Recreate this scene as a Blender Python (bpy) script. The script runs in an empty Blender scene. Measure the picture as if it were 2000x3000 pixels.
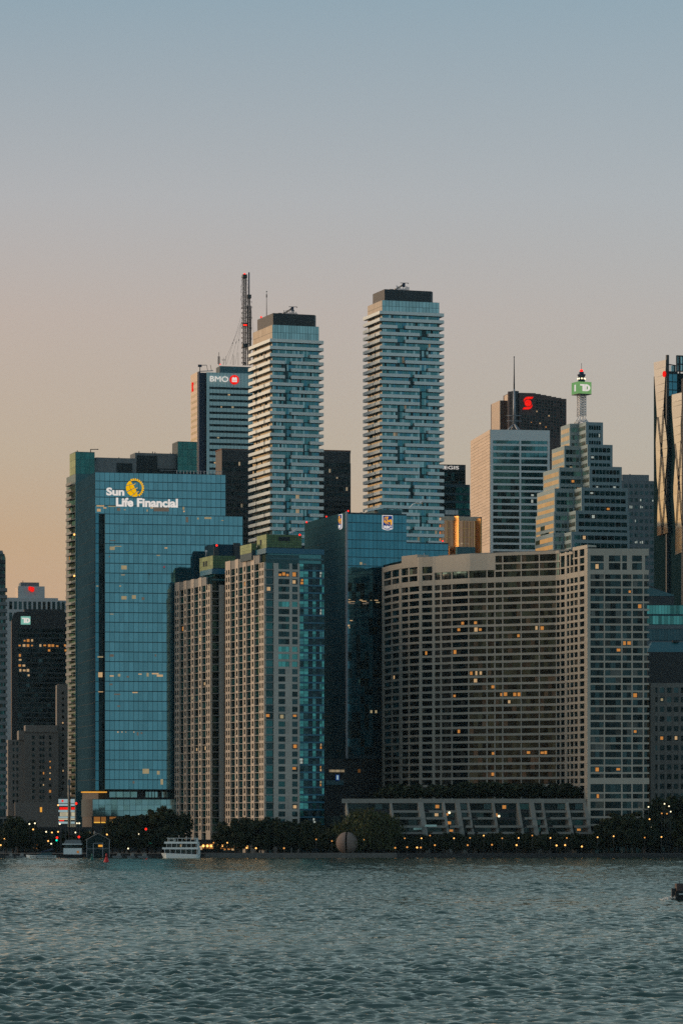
import bpy, math, random
import numpy as np
from mathutils import Vector

random.seed(7)
rng = np.random.default_rng(7)
SC = bpy.context.scene
COL = SC.collection
R = math.radians

# ---------------------------------------------------------------- camera
F = 10800.0          # focal length in photo pixels (photo 2000 x 3000)
CX, YH, CH = 1000.0, 2420.0, 13.0
cam = bpy.data.cameras.new("camera")
cam.sensor_fit = 'VERTICAL'
cam.sensor_height = 36.0
cam.lens = 36.0 * F / 3000.0
cam.shift_y = (YH - 1500.0) / 3000.0
cam.clip_start, cam.clip_end = 1.0, 60000.0
camo = bpy.data.objects.new("camera", cam)
camo.location = (0, 0, CH)
camo.rotation_euler = (R(90), 0, 0)
COL.objects.link(camo)
SC.camera = camo

# ---------------------------------------------------------------- sky, sun, exposure
SUN_AZ, SUN_EL = -75.0, 10.0      # degrees from the view direction (left is negative)
W = bpy.data.worlds.new("World")
SC.world = W
W.use_nodes = True
nt = W.node_tree
nt.nodes.clear()
def wn(t, **k):
    n = nt.nodes.new(t)
    for a, b in k.items():
        setattr(n, a, b)
    return n
def ramp(node, stops):
    cr = node.color_ramp
    while len(cr.elements) > 1:
        cr.elements.remove(cr.elements[-1])
    cr.elements[0].position = stops[0][0]
    cr.elements[0].color = (*stops[0][1], 1)
    for p, c in stops[1:]:
        e = cr.elements.new(p)
        e.color = (*c, 1)
def srgb(r, g, b):
    f = lambda c: c / 12.92 if c <= 0.04045 else ((c + 0.055) / 1.055) ** 2.4
    return tuple(f(x / 255.0) for x in (r, g, b))
tc = wn('ShaderNodeTexCoord')
nrm = wn('ShaderNodeVectorMath', operation='NORMALIZE')
sep = wn('ShaderNodeSeparateXYZ')
nt.links.new(tc.outputs['Generated'], nrm.inputs[0])
nt.links.new(nrm.outputs[0], sep.inputs[0])
# elevation: sin(el) 0 .. 1, spread with a square root so the low sky has room
mx = wn('ShaderNodeMath', operation='MAXIMUM'); mx.inputs[1].default_value = 0.0
sq = wn('ShaderNodeMath', operation='POWER'); sq.inputs[1].default_value = 0.5
nt.links.new(sep.outputs['Z'], mx.inputs[0]); nt.links.new(mx.outputs[0], sq.inputs[0])
# west factor: how far the direction turns to the sunset
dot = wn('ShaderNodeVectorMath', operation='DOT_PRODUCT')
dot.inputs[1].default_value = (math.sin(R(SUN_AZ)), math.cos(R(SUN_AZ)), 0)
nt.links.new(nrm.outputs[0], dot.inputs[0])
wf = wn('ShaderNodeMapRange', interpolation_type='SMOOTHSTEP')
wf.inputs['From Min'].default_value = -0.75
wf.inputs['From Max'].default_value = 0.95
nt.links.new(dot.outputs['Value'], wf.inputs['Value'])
west, east = wn('ShaderNodeValToRGB'), wn('ShaderNodeValToRGB')
ramp(west, [(0.0, srgb(222, 134, 70)), (0.16, srgb(216, 142, 78)), (0.278, srgb(206, 150, 84)), (0.317, srgb(201, 162, 120)), (0.37, srgb(199, 167, 146)),
            (0.41, srgb(184, 172, 168)), (0.472, srgb(137, 157, 170)), (0.58, srgb(140, 158, 168)), (1.0, srgb(122, 140, 154))])
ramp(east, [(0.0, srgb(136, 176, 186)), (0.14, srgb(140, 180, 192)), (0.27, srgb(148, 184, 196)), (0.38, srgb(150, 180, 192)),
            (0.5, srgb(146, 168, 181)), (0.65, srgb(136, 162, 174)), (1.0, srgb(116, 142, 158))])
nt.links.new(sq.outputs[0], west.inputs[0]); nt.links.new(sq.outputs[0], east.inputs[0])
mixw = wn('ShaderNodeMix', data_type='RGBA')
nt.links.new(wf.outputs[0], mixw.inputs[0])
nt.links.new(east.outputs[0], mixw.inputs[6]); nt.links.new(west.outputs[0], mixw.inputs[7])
sky = wn('ShaderNodeTexSky', sky_type='NISHITA', sun_disc=False)
sky.sun_elevation = R(SUN_EL)
sky.sun_rotation = R(SUN_AZ)
bg1, bg2 = wn('ShaderNodeBackground'), wn('ShaderNodeBackground')
bg1.inputs[1].default_value = 1.0
bg2.inputs[1].default_value = 0.008
addw, outw = wn('ShaderNodeAddShader'), wn('ShaderNodeOutputWorld')
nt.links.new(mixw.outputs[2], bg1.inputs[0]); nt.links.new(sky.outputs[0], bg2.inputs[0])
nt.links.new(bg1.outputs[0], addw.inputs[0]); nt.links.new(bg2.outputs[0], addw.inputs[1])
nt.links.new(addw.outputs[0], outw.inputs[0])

sun = bpy.data.lights.new("sun", 'SUN')
sun.energy = 3.3
sun.angle = R(50)
sun.color = (1.0, 0.72, 0.47)
suno = bpy.data.objects.new("sun", sun)
sd = Vector((math.sin(R(SUN_AZ)) * math.cos(R(SUN_EL)), math.cos(R(SUN_AZ)) * math.cos(R(SUN_EL)), math.sin(R(SUN_EL))))
suno.rotation_euler = sd.to_track_quat('Z', 'Y').to_euler()
suno.location = (-400, 600, 400)
COL.objects.link(suno)
SC.view_settings.view_transform = 'Standard'
SC.view_settings.look = 'None'
SC.view_settings.exposure = 0.0
SC.view_settings.gamma = 1.0
SC.view_settings.use_curve_mapping = False
SC.cycles.use_denoising = False
SC.cycles.sample_clamp_indirect = 1.5
SC.cycles.max_bounces = 6
SC.cycles.diffuse_bounces = 3
SC.cycles.glossy_bounces = 3
SC.cycles.transmission_bounces = 2

# ---------------------------------------------------------------- materials
MATS = {}
def newmat(name):
    m = bpy.data.materials.new(name)
    m.use_nodes = True
    m.node_tree.nodes.clear()
    MATS[name] = m
    t = m.node_tree
    def N(ty, **k):
        n = t.nodes.new(ty)
        for a, b in k.items():
            setattr(n, a, b)
        return n
    return m, t, N, t.links.new
def stone(name, col, rough=0.85, var=0.22, scale=0.35, spec=0.25, metal=0.0, streak=True):
    m, t, N, L = newmat(name)
    o, p = N('ShaderNodeOutputMaterial'), N('ShaderNodeBsdfPrincipled')
    g = N('ShaderNodeTexCoord')
    mp = N('ShaderNodeMapping'); mp.inputs['Scale'].default_value = (1, 1, 0.25 if streak else 1)
    n1 = N('ShaderNodeTexNoise'); n1.inputs['Scale'].default_value = scale; n1.inputs['Detail'].default_value = 5
    n2 = N('ShaderNodeTexNoise'); n2.inputs['Scale'].default_value = scale * 9; n2.inputs['Detail'].default_value = 2
    oi, gi = N('ShaderNodeObjectInfo'), N('ShaderNodeNewGeometry')
    L(g.outputs['Object'], mp.inputs[0])
    geo = N('ShaderNodeNewGeometry')
    L(geo.outputs['Position'], mp.inputs[0])
    L(mp.outputs[0], n1.inputs['Vector']); L(mp.outputs[0], n2.inputs['Vector'])
    a = N('ShaderNodeMath', operation='ADD'); L(n1.outputs[0], a.inputs[0]); L(n2.outputs[0], a.inputs[1])
    b = N('ShaderNodeMath', operation='ADD'); L(a.outputs[0], b.inputs[0]); L(oi.outputs['Random'], b.inputs[1])
    mr = N('ShaderNodeMapRange'); mr.inputs['From Min'].default_value = 0.6; mr.inputs['From Max'].default_value = 1.9
    mr.inputs['To Min'].default_value = 1 - var; mr.inputs['To Max'].default_value = 1 + var
    L(b.outputs[0], mr.inputs[0])
    hs = N('ShaderNodeHueSaturation'); hs.inputs['Color'].default_value = (*col, 1)
    L(mr.outputs[0], hs.inputs['Value'])
    L(hs.outputs[0], p.inputs['Base Color'])
    p.inputs['Roughness'].default_value = rough
    p.inputs['Metallic'].default_value = metal
    p.inputs['Specular IOR Level'].default_value = spec
    L(p.outputs[0], o.inputs[0])
    return m
def glass(name, dark, tint, refl=0.35, rough=0.07, var=0.25, wob=0.012, emit=None, estr=1.0, escale=0.5, ethr=0.5):
    m, t, N, L = newmat(name)
    o = N('ShaderNodeOutputMaterial')
    df, gl, mix = N('ShaderNodeBsdfDiffuse'), N('ShaderNodeBsdfGlossy'), N('ShaderNodeMixShader')
    lw = N('ShaderNodeLayerWeight'); lw.inputs[0].default_value = 0.12
    oi, gi = N('ShaderNodeObjectInfo'), N('ShaderNodeNewGeometry')
    s = N('ShaderNodeMath', operation='ADD'); L(oi.outputs['Random'], s.inputs[0]); L(gi.outputs['Random Per Island'], s.inputs[1])
    fr = N('ShaderNodeMath', operation='FRACT'); L(s.outputs[0], fr.inputs[0])
    mr = N('ShaderNodeMapRange'); mr.inputs['To Min'].default_value = 1 - var; mr.inputs['To Max'].default_value = 1 + var
    L(fr.outputs[0], mr.inputs[0])
    hs = N('ShaderNodeHueSaturation'); hs.inputs['Color'].default_value = (*tint, 1); L(mr.outputs[0], hs.inputs['Value'])
    L(hs.outputs[0], gl.inputs['Color'])
    hd = N('ShaderNodeHueSaturation'); hd.inputs['Color'].default_value = (*dark, 1); L(mr.outputs[0], hd.inputs['Value'])
    L(hd.outputs[0], df.inputs['Color'])
    gl.inputs['Roughness'].default_value = rough
    # slight pillowing of the panes
    n1 = N('ShaderNodeTexNoise'); n1.inputs['Scale'].default_value = 0.12; n1.inputs['Detail'].default_value = 1
    L(gi.outputs['Position'], n1.inputs['Vector'])
    vm = N('ShaderNodeVectorMath', operation='SUBTRACT'); vm.inputs[1].default_value = (0.5, 0.5, 0.5)
    L(n1.outputs['Color'], vm.inputs[0])
    vs = N('ShaderNodeVectorMath', operation='SCALE'); vs.inputs['Scale'].default_value = wob * 4
    L(vm.outputs[0], vs.inputs[0])
    va = N('ShaderNodeVectorMath', operation='ADD'); L(gi.outputs['Normal'], va.inputs[0]); L(vs.outputs[0], va.inputs[1])
    wv = N('ShaderNodeTexWhiteNoise', noise_dimensions='1D'); L(s.outputs[0], wv.inputs['W'])
    vm2 = N('ShaderNodeVectorMath', operation='SUBTRACT'); vm2.inputs[1].default_value = (0.5, 0.5, 0.5); L(wv.outputs['Color'], vm2.inputs[0])
    vs2 = N('ShaderNodeVectorMath', operation='SCALE'); vs2.inputs['Scale'].default_value = wob; L(vm2.outputs[0], vs2.inputs[0])
    vb = N('ShaderNodeVectorMath', operation='ADD'); L(va.outputs[0], vb.inputs[0]); L(vs2.outputs[0], vb.inputs[1])
    vn = N('ShaderNodeVectorMath', operation='NORMALIZE'); L(vb.outputs[0], vn.inputs[0])
    L(vn.outputs[0], gl.inputs['Normal'])
    mf = N('ShaderNodeMapRange'); mf.inputs['To Min'].default_value = refl; mf.inputs['To Max'].default_value = min(1, refl + 0.55)
    L(lw.outputs['Fresnel'], mf.inputs[0])
    L(mf.outputs[0], mix.inputs[0]); L(df.outputs[0], mix.inputs[1]); L(gl.outputs[0], mix.inputs[2])
    last = mix
    if emit and escale == 0:
        em, ad = N('ShaderNodeEmission'), N('ShaderNodeAddShader')
        em.inputs[0].default_value = (*emit, 1)
        er = N('ShaderNodeMapRange'); er.inputs['To Min'].default_value = estr * .25; er.inputs['To Max'].default_value = estr
        L(fr.outputs[0], er.inputs[0]); L(er.outputs[0], em.inputs[1])
        L(mix.outputs[0], ad.inputs[0]); L(em.outputs[0], ad.inputs[1])
        last = ad
    elif emit:
        em, ad = N('ShaderNodeEmission'), N('ShaderNodeAddShader')
        em.inputs[0].default_value = (*emit, 1)
        n3 = N('ShaderNodeTexNoise'); n3.inputs['Scale'].default_value = escale; n3.inputs['Detail'].default_value = 1
        m3 = N('ShaderNodeMapping'); m3.inputs['Scale'].default_value = (1, 1, 1.9)
        L(gi.outputs['Position'], m3.inputs[0]); L(m3.outputs[0], n3.inputs['Vector'])
        er = N('ShaderNodeMapRange', interpolation_type='SMOOTHSTEP'); er.inputs['From Min'].default_value = ethr - 0.12; er.inputs['From Max'].default_value = ethr + 0.2
        er.inputs['To Min'].default_value = estr * 0.04; er.inputs['To Max'].default_value = estr
        L(n3.outputs[0], er.inputs[0]); L(er.outputs[0], em.inputs[1])
        L(mix.outputs[0], ad.inputs[0]); L(em.outputs[0], ad.inputs[1])
        last = ad
    L(last.outputs[0], o.inputs[0])
    return m
def glow(name, col, strength):
    m, t, N, L = newmat(name)
    o, e = N('ShaderNodeOutputMaterial'), N('ShaderNodeEmission')
    n = N('ShaderNodeTexNoise'); n.inputs['Scale'].default_value = 0.7
    g = N('ShaderNodeNewGeometry'); L(g.outputs['Position'], n.inputs['Vector'])
    mr = N('ShaderNodeMapRange'); mr.inputs['To Min'].default_value = strength * 0.8; mr.inputs['To Max'].default_value = strength * 1.2
    L(n.outputs[0], mr.inputs[0])
    e.inputs[0].default_value = (*col, 1); L(mr.outputs[0], e.inputs[1])
    L(e.outputs[0], o.inputs[0])
    return m

# ---------------------------------------------------------------- mesh helpers
class MB:
    def __init__(s):
        s.v, s.f, s.m, s.sm, s.mats = [], [], [], [], []
    def mi(s, mat):
        mat = MATS[mat]
        if mat not in s.mats:
            s.mats.append(mat)
        return s.mats.index(mat)
    def face(s, pts, mat, smooth=False):
        i = len(s.v)
        s.v += [tuple(p) for p in pts]
        s.f.append(tuple(range(i, i + len(pts)))); s.m.append(s.mi(mat)); s.sm.append(smooth)
    def hexa(s, p, mat):           # 8 points: bottom ring 0-3 counter-clockwise, top ring 4-7
        i = len(s.v); k = s.mi(mat)
        s.v += [tuple(q) for q in p]
        for f in ((3, 2, 1, 0), (4, 5, 6, 7), (0, 1, 5, 4), (1, 2, 6, 5), (2, 3, 7, 6), (3, 0, 4, 7)):
            s.f.append(tuple(i + j for j in f)); s.m.append(k); s.sm.append(False)
    def box(s, x0, x1, y0, y1, z0, z1, mat):
        s.hexa([(x0, y0, z0), (x1, y0, z0), (x1, y1, z0), (x0, y1, z0), (x0, y0, z1), (x1, y0, z1), (x1, y1, z1), (x0, y1, z1)], mat)
    def prism(s, pts, z0, z1, mat):  # plan polygon counter-clockwise
        n = len(pts); i = len(s.v); k = s.mi(mat)
        s.v += [(x, y, z0) for x, y in pts] + [(x, y, z1) for x, y in pts]
        s.f.append(tuple(i + j for j in reversed(range(n)))); s.f.append(tuple(i + n + j for j in range(n)))
        for j in range(n):
            q = (j + 1) % n
            s.f.append((i + j, i + q, i + n + q, i + n + j))
        s.m += [k] * (n + 2); s.sm += [False] * (n + 2)
    def plate(s, pts, y0, y1, mat):  # outline in x,z (counter-clockwise seen from -y) given thickness in y
        n = len(pts); i = len(s.v); k = s.mi(mat)
        s.v += [(x, y0, z) for x, z in pts] + [(x, y1, z) for x, z in pts]
        s.f.append(tuple(i + j for j in range(n))); s.f.append(tuple(i + n + j for j in reversed(range(n))))
        for j in range(n):
            q = (j + 1) % n
            s.f.append((i + q, i + j, i + n + j, i + n + q))
        s.m += [k] * (n + 2); s.sm += [False] * (n + 2)
    def tube(s, p, q, r0, mat, r1=None, n=6, cap=True):
        r1 = r0 if r1 is None else r1
        p, q = Vector(p), Vector(q)
        d = (q - p).normalized()
        a = d.orthogonal().normalized(); b = d.cross(a)
        i = len(s.v); k = s.mi(mat)
        for c, r in ((p, r0), (q, r1)):
            for j in range(n):
                t = 2 * math.pi * j / n
                s.v.append(tuple(c + a * (r * math.cos(t)) + b * (r * math.sin(t))))
        for j in range(n):
            w = (j + 1) % n
            s.f.append((i + j, i + w, i + n + w, i + n + j)); s.m.append(k); s.sm.append(True)
        if cap:
            s.f.append(tuple(i + j for j in reversed(range(n)))); s.f.append(tuple(i + n + j for j in range(n)))
            s.m += [k, k]; s.sm += [False, False]
    def lathe(s, c, prof, mat, n=12):  # prof: (radius, z) from the bottom up
        i = len(s.v); k = s.mi(mat)
        for r, z in prof:
            for j in range(n):
                t = 2 * math.pi * j / n
                s.v.append((c[0] + r * math.cos(t), c[1] + r * math.sin(t), c[2] + z))
        for a in range(len(prof) - 1):
            for j in range(n):
                w = (j + 1) % n
                s.f.append((i + a * n + j, i + a * n + w, i + (a + 1) * n + w, i + (a + 1) * n + j)); s.m.append(k); s.sm.append(True)
        s.f.append(tuple(i + j for j in reversed(range(n)))); s.m.append(k); s.sm.append(False)
        e = i + (len(prof) - 1) * n
        s.f.append(tuple(e + j for j in range(n))); s.m.append(k); s.sm.append(False)
    def ball(s, c, r, mat, n=10, sq=1.0):
        s.lathe(c, [(r * max(0.02, math.cos(R(-88 + 176 * t / 6))), sq * r * math.sin(R(-88 + 176 * t / 6))) for t in range(7)], mat, n)
    def mesh(s, name):
        me = bpy.data.meshes.new(name)
        me.from_pydata(s.v, [], s.f)
        for m in s.mats:
            me.materials.append(m)
        me.polygons.foreach_set('material_index', s.m)
        me.polygons.foreach_set('use_smooth', s.sm)
        me.update()
        return me
    def build(s, name, parent=None, kind=None, loc=None, rz=0, label=None, cat=None, group=None):
        if not s.f:
            return None
        o = bpy.data.objects.new(name, s.mesh(name))
        put(o, parent)
        if loc: o.location = loc
        if rz: o.rotation_euler = (0, 0, rz)
        tag(o, label, cat, group, kind)
        return o
def put(o, parent=None):
    COL.objects.link(o)
    if parent is not None:
        o.parent = parent
def tag(o, label=None, cat=None, group=None, kind=None):
    if label: o['label'] = label
    if cat: o['category'] = cat
    if group: o['group'] = group
    if kind: o['kind'] = kind
def empty(name, loc, rz, label, cat, group=None):
    o = bpy.data.objects.new(name, None)
    o.empty_display_size = 1
    o.location = loc; o.rotation_euler = (0, 0, rz)
    COL.objects.link(o)
    tag(o, label, cat, group)
    return o
def copytree(o, parent=None, label=None, loc=None, rz=None, scale=None):
    c = o.copy(); COL.objects.link(c)
    if parent: c.parent = parent
    if label: c['label'] = label
    if loc: c.location = loc
    if rz is not None: c.rotation_euler = (0, 0, rz)
    if scale: c.scale = scale
    for ch in list(o.children):
        copytree(ch, c)
    return c
UB = {}
def ubox(mat, name):
    if (mat, name) not in UB:
        b = MB(); b.box(0, 1, 0, 1, 0, 1, mat)
        UB[(mat, name)] = b.mesh(name)
    return UB[(mat, name)]
def piece(name, parent, x0, x1, y0, y1, z0, z1, mat, rz=0):
    o = bpy.data.objects.new(name, ubox(mat, name))
    put(o, parent)
    o.location = (x0, y0, z0); o.scale = (x1 - x0, y1 - y0, z1 - z0)
    if rz: o.rotation_euler = (0, 0, rz)
    return o
def pieces(parent, name, boxes, limit=300, rest=None):
    """boxes: (x0,x1,y0,y1,z0,z1,mat[,rz]) - the largest become parts, the rest one stuff part"""
    out, lit = [], []
    for q in boxes:                       # a lit room shows as a smaller patch of light in a dark pane
        if q[6].startswith('glass_lit'):
            r_ = q[7] if len(q) > 7 else 0
            thin_x = (q[1] - q[0]) < (q[3] - q[2]) and not r_
            w = (q[3] - q[2]) if thin_x else (q[1] - q[0]); h = q[5] - q[4]
            fw = min(random.uniform(.45, .9), 1.5 / w); fh_ = random.uniform(.4, .8) if h > 1.2 else .8
            a = random.uniform(.05, .95 - fw) * w; z0 = q[4] + random.uniform(.1, .9 - fh_) * h
            mt = random.choice(('room_amber', 'room_amber', 'room_warm')) if q[6] == 'glass_lit_amber' else 'room_cool' if q[6] == 'glass_lit_cool' else random.choice(('room_warm', 'room_pale', 'room_amber'))
            if thin_x: lit.append((q[0] - .03, q[0] - .002, q[2] + a, q[2] + a + fw * w, z0, z0 + fh_ * h, mt))
            elif r_: lit.append((q[0] + math.cos(r_) * a + math.sin(r_) * .03, q[0] + math.cos(r_) * a + math.sin(r_) * .03 + fw * w, q[2] + math.sin(r_) * a - math.cos(r_) * .03, q[2] + math.sin(r_) * a - math.cos(r_) * .03 + .025, z0, z0 + fh_ * h, mt, r_))
            else: lit.append((q[0] + a, q[0] + a + fw * w, q[2] - .03, q[2] - .002, z0, z0 + fh_ * h, mt))
            q = q[:6] + ('glass_dark',) + tuple(q[7:])
        out.append(q)
    for q in lit: piece('lit_room', parent, *q)
    boxes = out
    if len(boxes) > limit:
        boxes = sorted(boxes, key=lambda b: -max(abs(b[1] - b[0]), abs(b[3] - b[2])) * (b[5] - b[4]))
    for b in boxes[:limit]:
        piece(name, parent, *b)
    if len(boxes) > limit:
        m = MB()
        for b in boxes[limit:]:
            if len(b) > 7 and b[7]:
                c, s_ = math.cos(b[7]), math.sin(b[7]); w, d = b[1] - b[0], b[3] - b[2]
                P = [(b[0] + x * c - y * s_, b[2] + x * s_ + y * c) for x, y in ((0, 0), (w, 0), (w, d), (0, d))]
                m.hexa([(x, y, b[4]) for x, y in P] + [(x, y, b[5]) for x, y in P], b[6])
            else:
                m.box(*b[:7])
        m.build(rest or name + '_field', parent, kind='stuff')
def X(px, Y): return (px - CX) / F * Y
def Z(py, Y): return CH + (YH - py) / F * Y
def proj(x, y, z): return CX + F * x / y, YH - (z - CH) * F / y
GZ = 1.6
class Bld:
    """a building in its own frame: u along the front, v into the depth, z up; origin at its near left corner"""
    def __init__(s, name, label, px0, Y, a, cat='building', group=None, base=GZ):
        s.Y0, s.X0 = Y, X(px0, Y)
        s.a = R(a); s.ca, s.sa = math.cos(s.a), math.sin(s.a)
        s.base = base
        s.e = empty(name, (s.X0, s.Y0, base), s.a, label, cat, group)
    def u(s, px, v=0):
        t = (px - CX) / F
        return (t * (s.Y0 + v * s.ca) - s.X0 + v * s.sa) / (s.ca - t * s.sa)
    def v(s, px, u=0):
        t = (px - CX) / F
        return (s.X0 + u * s.ca - t * (s.Y0 + u * s.sa)) / (s.sa + t * s.ca)
    def z(s, py, u=0, v=0):
        return Z(py, s.Y0 + u * s.sa + v * s.ca) - s.base
    def w(s, u, v, z):
        return (s.X0 + u * s.ca - v * s.sa, s.Y0 + u * s.sa + v * s.ca, z + s.base)
    def p(s, u, v, z):
        return proj(*s.w(u, v, z))
    def pxm(s, u=0, v=0):          # metres per photo pixel there
        return (s.Y0 + u * s.sa + v * s.ca) / F
def hit(lits, p, rx, ry):
    return any(abs(p[0] - a) <= rx and abs(p[1] - b) <= ry for a, b in lits)
def letters(parent, text, x0, x1, z0, z1, y, depth, mat, bold=0.0, rz=0):
    """letter meshes laid out in the x,z plane of the parent, one child per letter"""
    cu = bpy.data.curves.new("letter_curve", 'FONT')
    cu.body = text; cu.offset = bold; cu.extrude = 0.5; cu.resolution_u = 4
    to = bpy.data.objects.new("letter_curve", cu)
    COL.objects.link(to)
    dg = bpy.context.evaluated_depsgraph_get(); dg.update()
    me = bpy.data.meshes.new_from_object(to.evaluated_get(dg))
    bpy.data.objects.remove(to); bpy.data.curves.remove(cu)
    n = len(me.vertices)
    co = np.empty(n * 3); me.vertices.foreach_get('co', co); co = co.reshape(-1, 3)
    par = list(range(n))
    def find(i):
        while par[i] != i:
            par[i] = par[par[i]]; i = par[i]
        return i
    for e in me.edges:
        a, b = find(e.vertices[0]), find(e.vertices[1])
        if a != b: par[a] = b
    isl = {}
    for i in range(n): isl.setdefault(find(i), []).append(i)
    grp = []
    for ids in sorted(isl.values(), key=lambda q: co[q, 0].min()):
        lo, hi = co[ids, 0].min(), co[ids, 0].max()
        for g in grp:
            if min(hi, g[1]) - max(lo, g[0]) > 0.4 * min(hi - lo, g[1] - g[0]):
                g[0], g[1] = min(lo, g[0]), max(hi, g[1]); g[2] += ids; break
        else:
            grp.append([lo, hi, list(ids)])
    lo, hi = co.min(0), co.max(0)
    out = []
    for g in grp:
        idx = {j: k for k, j in enumerate(g[2])}
        vs = []
        for j in g[2]:
            q = (co[j] - lo) / (hi - lo)
            vs.append((x0 + q[0] * (x1 - x0), y - depth * q[2], z0 + q[1] * (z1 - z0)))
        fs = [tuple(idx[j] for j in p.vertices) for p in me.polygons if p.vertices[0] in idx]
        m2 = bpy.data.meshes.new('letter'); m2.from_pydata(vs, [], fs); m2.materials.append(MATS[mat]); m2.update()
        o = bpy.data.objects.new('letter', m2); put(o, parent)
        out.append(o)
    bpy.data.meshes.remove(me)
    return out
# ---------------------------------------------------------------- the materials used
stone('beige_concrete', (0.47, 0.41, 0.345), var=0.12)
stone('hotel_concrete', (0.42, 0.385, 0.325), var=0.12)
stone('grey_concrete', (0.22, 0.22, 0.21))
stone('pale_parapet', (0.72, 0.76, 0.73), var=0.07, rough=0.6)
stone('pale_sunlit_stone', (0.58, 0.47, 0.37), var=0.08)  # sunset warmth of west-facing walls put into the colour
stone('grey_stone', (0.45, 0.48, 0.48), var=0.08)
stone('marble', (0.42, 0.60, 0.60), var=0.07, rough=0.5)
stone('granite', (0.065, 0.045, 0.042), var=0.25, rough=0.5)
stone('brown_brick', (0.16, 0.075, 0.05))
stone('old_masonry', (0.19, 0.172, 0.155))
stone('dark_metal', (0.022, 0.028, 0.033), rough=0.5, spec=0.4)
stone('black_steel', (0.012, 0.014, 0.017), rough=0.45, spec=0.4)
stone('mech_grey', (0.14, 0.16, 0.17))
stone('dark_louvre', (0.02, 0.03, 0.035))
stone('mullion', (0.02, 0.05, 0.065), rough=0.5)
stone('roof_gravel', (0.12, 0.12, 0.12))
stone('blue_spandrel', (0.01, 0.11, 0.18), rough=0.35, spec=0.5)
stone('teal_spandrel', (0.02, 0.10, 0.12), rough=0.35, spec=0.5)
stone('green_panel', (0.10, 0.16, 0.07), rough=0.6)
stone('sunlit_green_panel', (0.22, 0.27, 0.13), rough=0.6)  # lighter copy for left faces, evening light put into the colour
stone('teal_panel', (0.025, 0.20, 0.19), rough=0.4, spec=0.4)
stone('dark_teal_wall', (0.020, 0.052, 0.078), rough=0.9, spec=0.0, var=0.10, scale=0.08)
stone('deep_teal', (0.008, 0.022, 0.027), rough=0.8, spec=0.0)
stone('silver_stone', (0.62, 0.66, 0.65), var=0.06)
stone('steel_white', (0.55, 0.55, 0.56), rough=0.4)
stone('galvanised', (0.30, 0.31, 0.33), rough=0.45, metal=0.3)
stone('crane_tan', (0.42, 0.30, 0.22), rough=0.6)
stone('navy_steel', (0.02, 0.035, 0.07), rough=0.5)
stone('gold_metal', (0.78, 0.40, 0.13), rough=0.38, metal=0.85, var=0.06)
stone('tar', (0.03, 0.03, 0.032))
glass('glass_blue', (0.008, 0.05, 0.072), (0.36, 0.71, 0.80), refl=0.38, var=0.10, wob=.002, rough=0.035)
glass('glass_blue_deep', (0.004, 0.035, 0.05), (0.18, 0.50, 0.62), refl=0.34, var=0.12, wob=.005)
glass('glass_teal', (0.006, 0.04, 0.045), (0.24, 0.56, 0.58), refl=0.30, var=0.18)
glass('glass_pale', (0.05, 0.10, 0.11), (0.55, 0.78, 0.78), refl=0.42, var=0.15)
glass('glass_dark', (0.005, 0.012, 0.014), (0.20, 0.34, 0.36), refl=0.12, var=0.5)
glass('glass_black', (0.003, 0.006, 0.008), (0.13, 0.2, 0.21), refl=0.08, var=0.5)
glass('glass_dim_teal', (0.004, 0.022, 0.024), (0.2, 0.5, 0.5), refl=0.16, var=0.4)
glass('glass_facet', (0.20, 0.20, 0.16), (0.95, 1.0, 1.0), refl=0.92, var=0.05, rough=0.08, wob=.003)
glass('glass_curtain', (0.045, 0.042, 0.036), (0.3, 0.34, 0.34), refl=0.10, var=0.6)
glass('glass_green', (0.008, 0.09, 0.085), (0.25, 0.7, 0.65), refl=0.3, var=0.5)
glass('glass_sunset', (0.16, 0.13, 0.08), (1.0, 0.92, 0.74), refl=0.75, var=0.07, rough=0.10, wob=.004)  # for west-facing panes, sunset reflection put into the warm tint
glass('glass_bronze', (0.22, 0.08, 0.035), (0.9, 0.42, 0.24), refl=0.38, var=0.6)
WARM, AMBER, COOL = (1.0, 0.62, 0.26), (1.0, 0.40, 0.09), (0.9, 0.95, 0.85)
glass('glass_lit', (0.01, 0.03, 0.035), (0.3, 0.5, 0.55), refl=0.2, emit=WARM, estr=0.32, escale=0)
glass('glass_lit_amber', (0.02, 0.015, 0.01), (0.2, 0.25, 0.25), refl=0.1, emit=AMBER, estr=0.34, escale=0)
glass('glass_lit_cool', (0.02, 0.04, 0.04), (0.3, 0.45, 0.45), refl=0.2, emit=COOL, estr=0.35, escale=0)
glow('lamp_amber', (1.0, 0.48, 0.13), 2.2)
glow('lamp_dim', (1.0, 0.42, 0.10), 0.9)
glow('room_warm', (1.0, 0.64, 0.32), 0.5)
glow('room_amber', (1.0, 0.40, 0.09), 0.5)
glow('room_cool', (0.85, 0.95, 0.85), 0.35)
glow('room_pale', (0.9, 0.72, 0.4), 0.32)
glow('room_dim', (0.55, 0.45, 0.36), 0.2)
glow('lamp_white', (1.0, 0.85, 0.55), 1.8)
glow('lamp_red', (1.0, 0.02, 0.01), 2.0)
glow('lamp_green', (0.0, 0.9, 0.6), 1.4)
glow('shop_glow', (1.0, 0.55, 0.08), 0.9)
glow('strip_amber', (1.0, 0.45, 0.06), 0.8)
glow('sign_white', (1.0, 0.92, 0.85), 0.72)
glow('sign_yellow', (1.0, 0.52, 0.0), 0.85)
glow('sign_red', (1.0, 0.012, 0.006), 0.9)
glow('sign_blue', (0.01, 0.05, 0.22), 0.8)
glow('sign_green', (0.20, 0.42, 0.15), 0.75)
stone('teal_wall', (0.036, 0.095, 0.115), rough=0.9, spec=0.0, var=0.10, scale=0.08)
glow('sign_pale_green', (0.22, 0.52, 0.42), 0.8)
glow('sign_cream', (0.85, 0.75, 0.5), 0.6)
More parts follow.
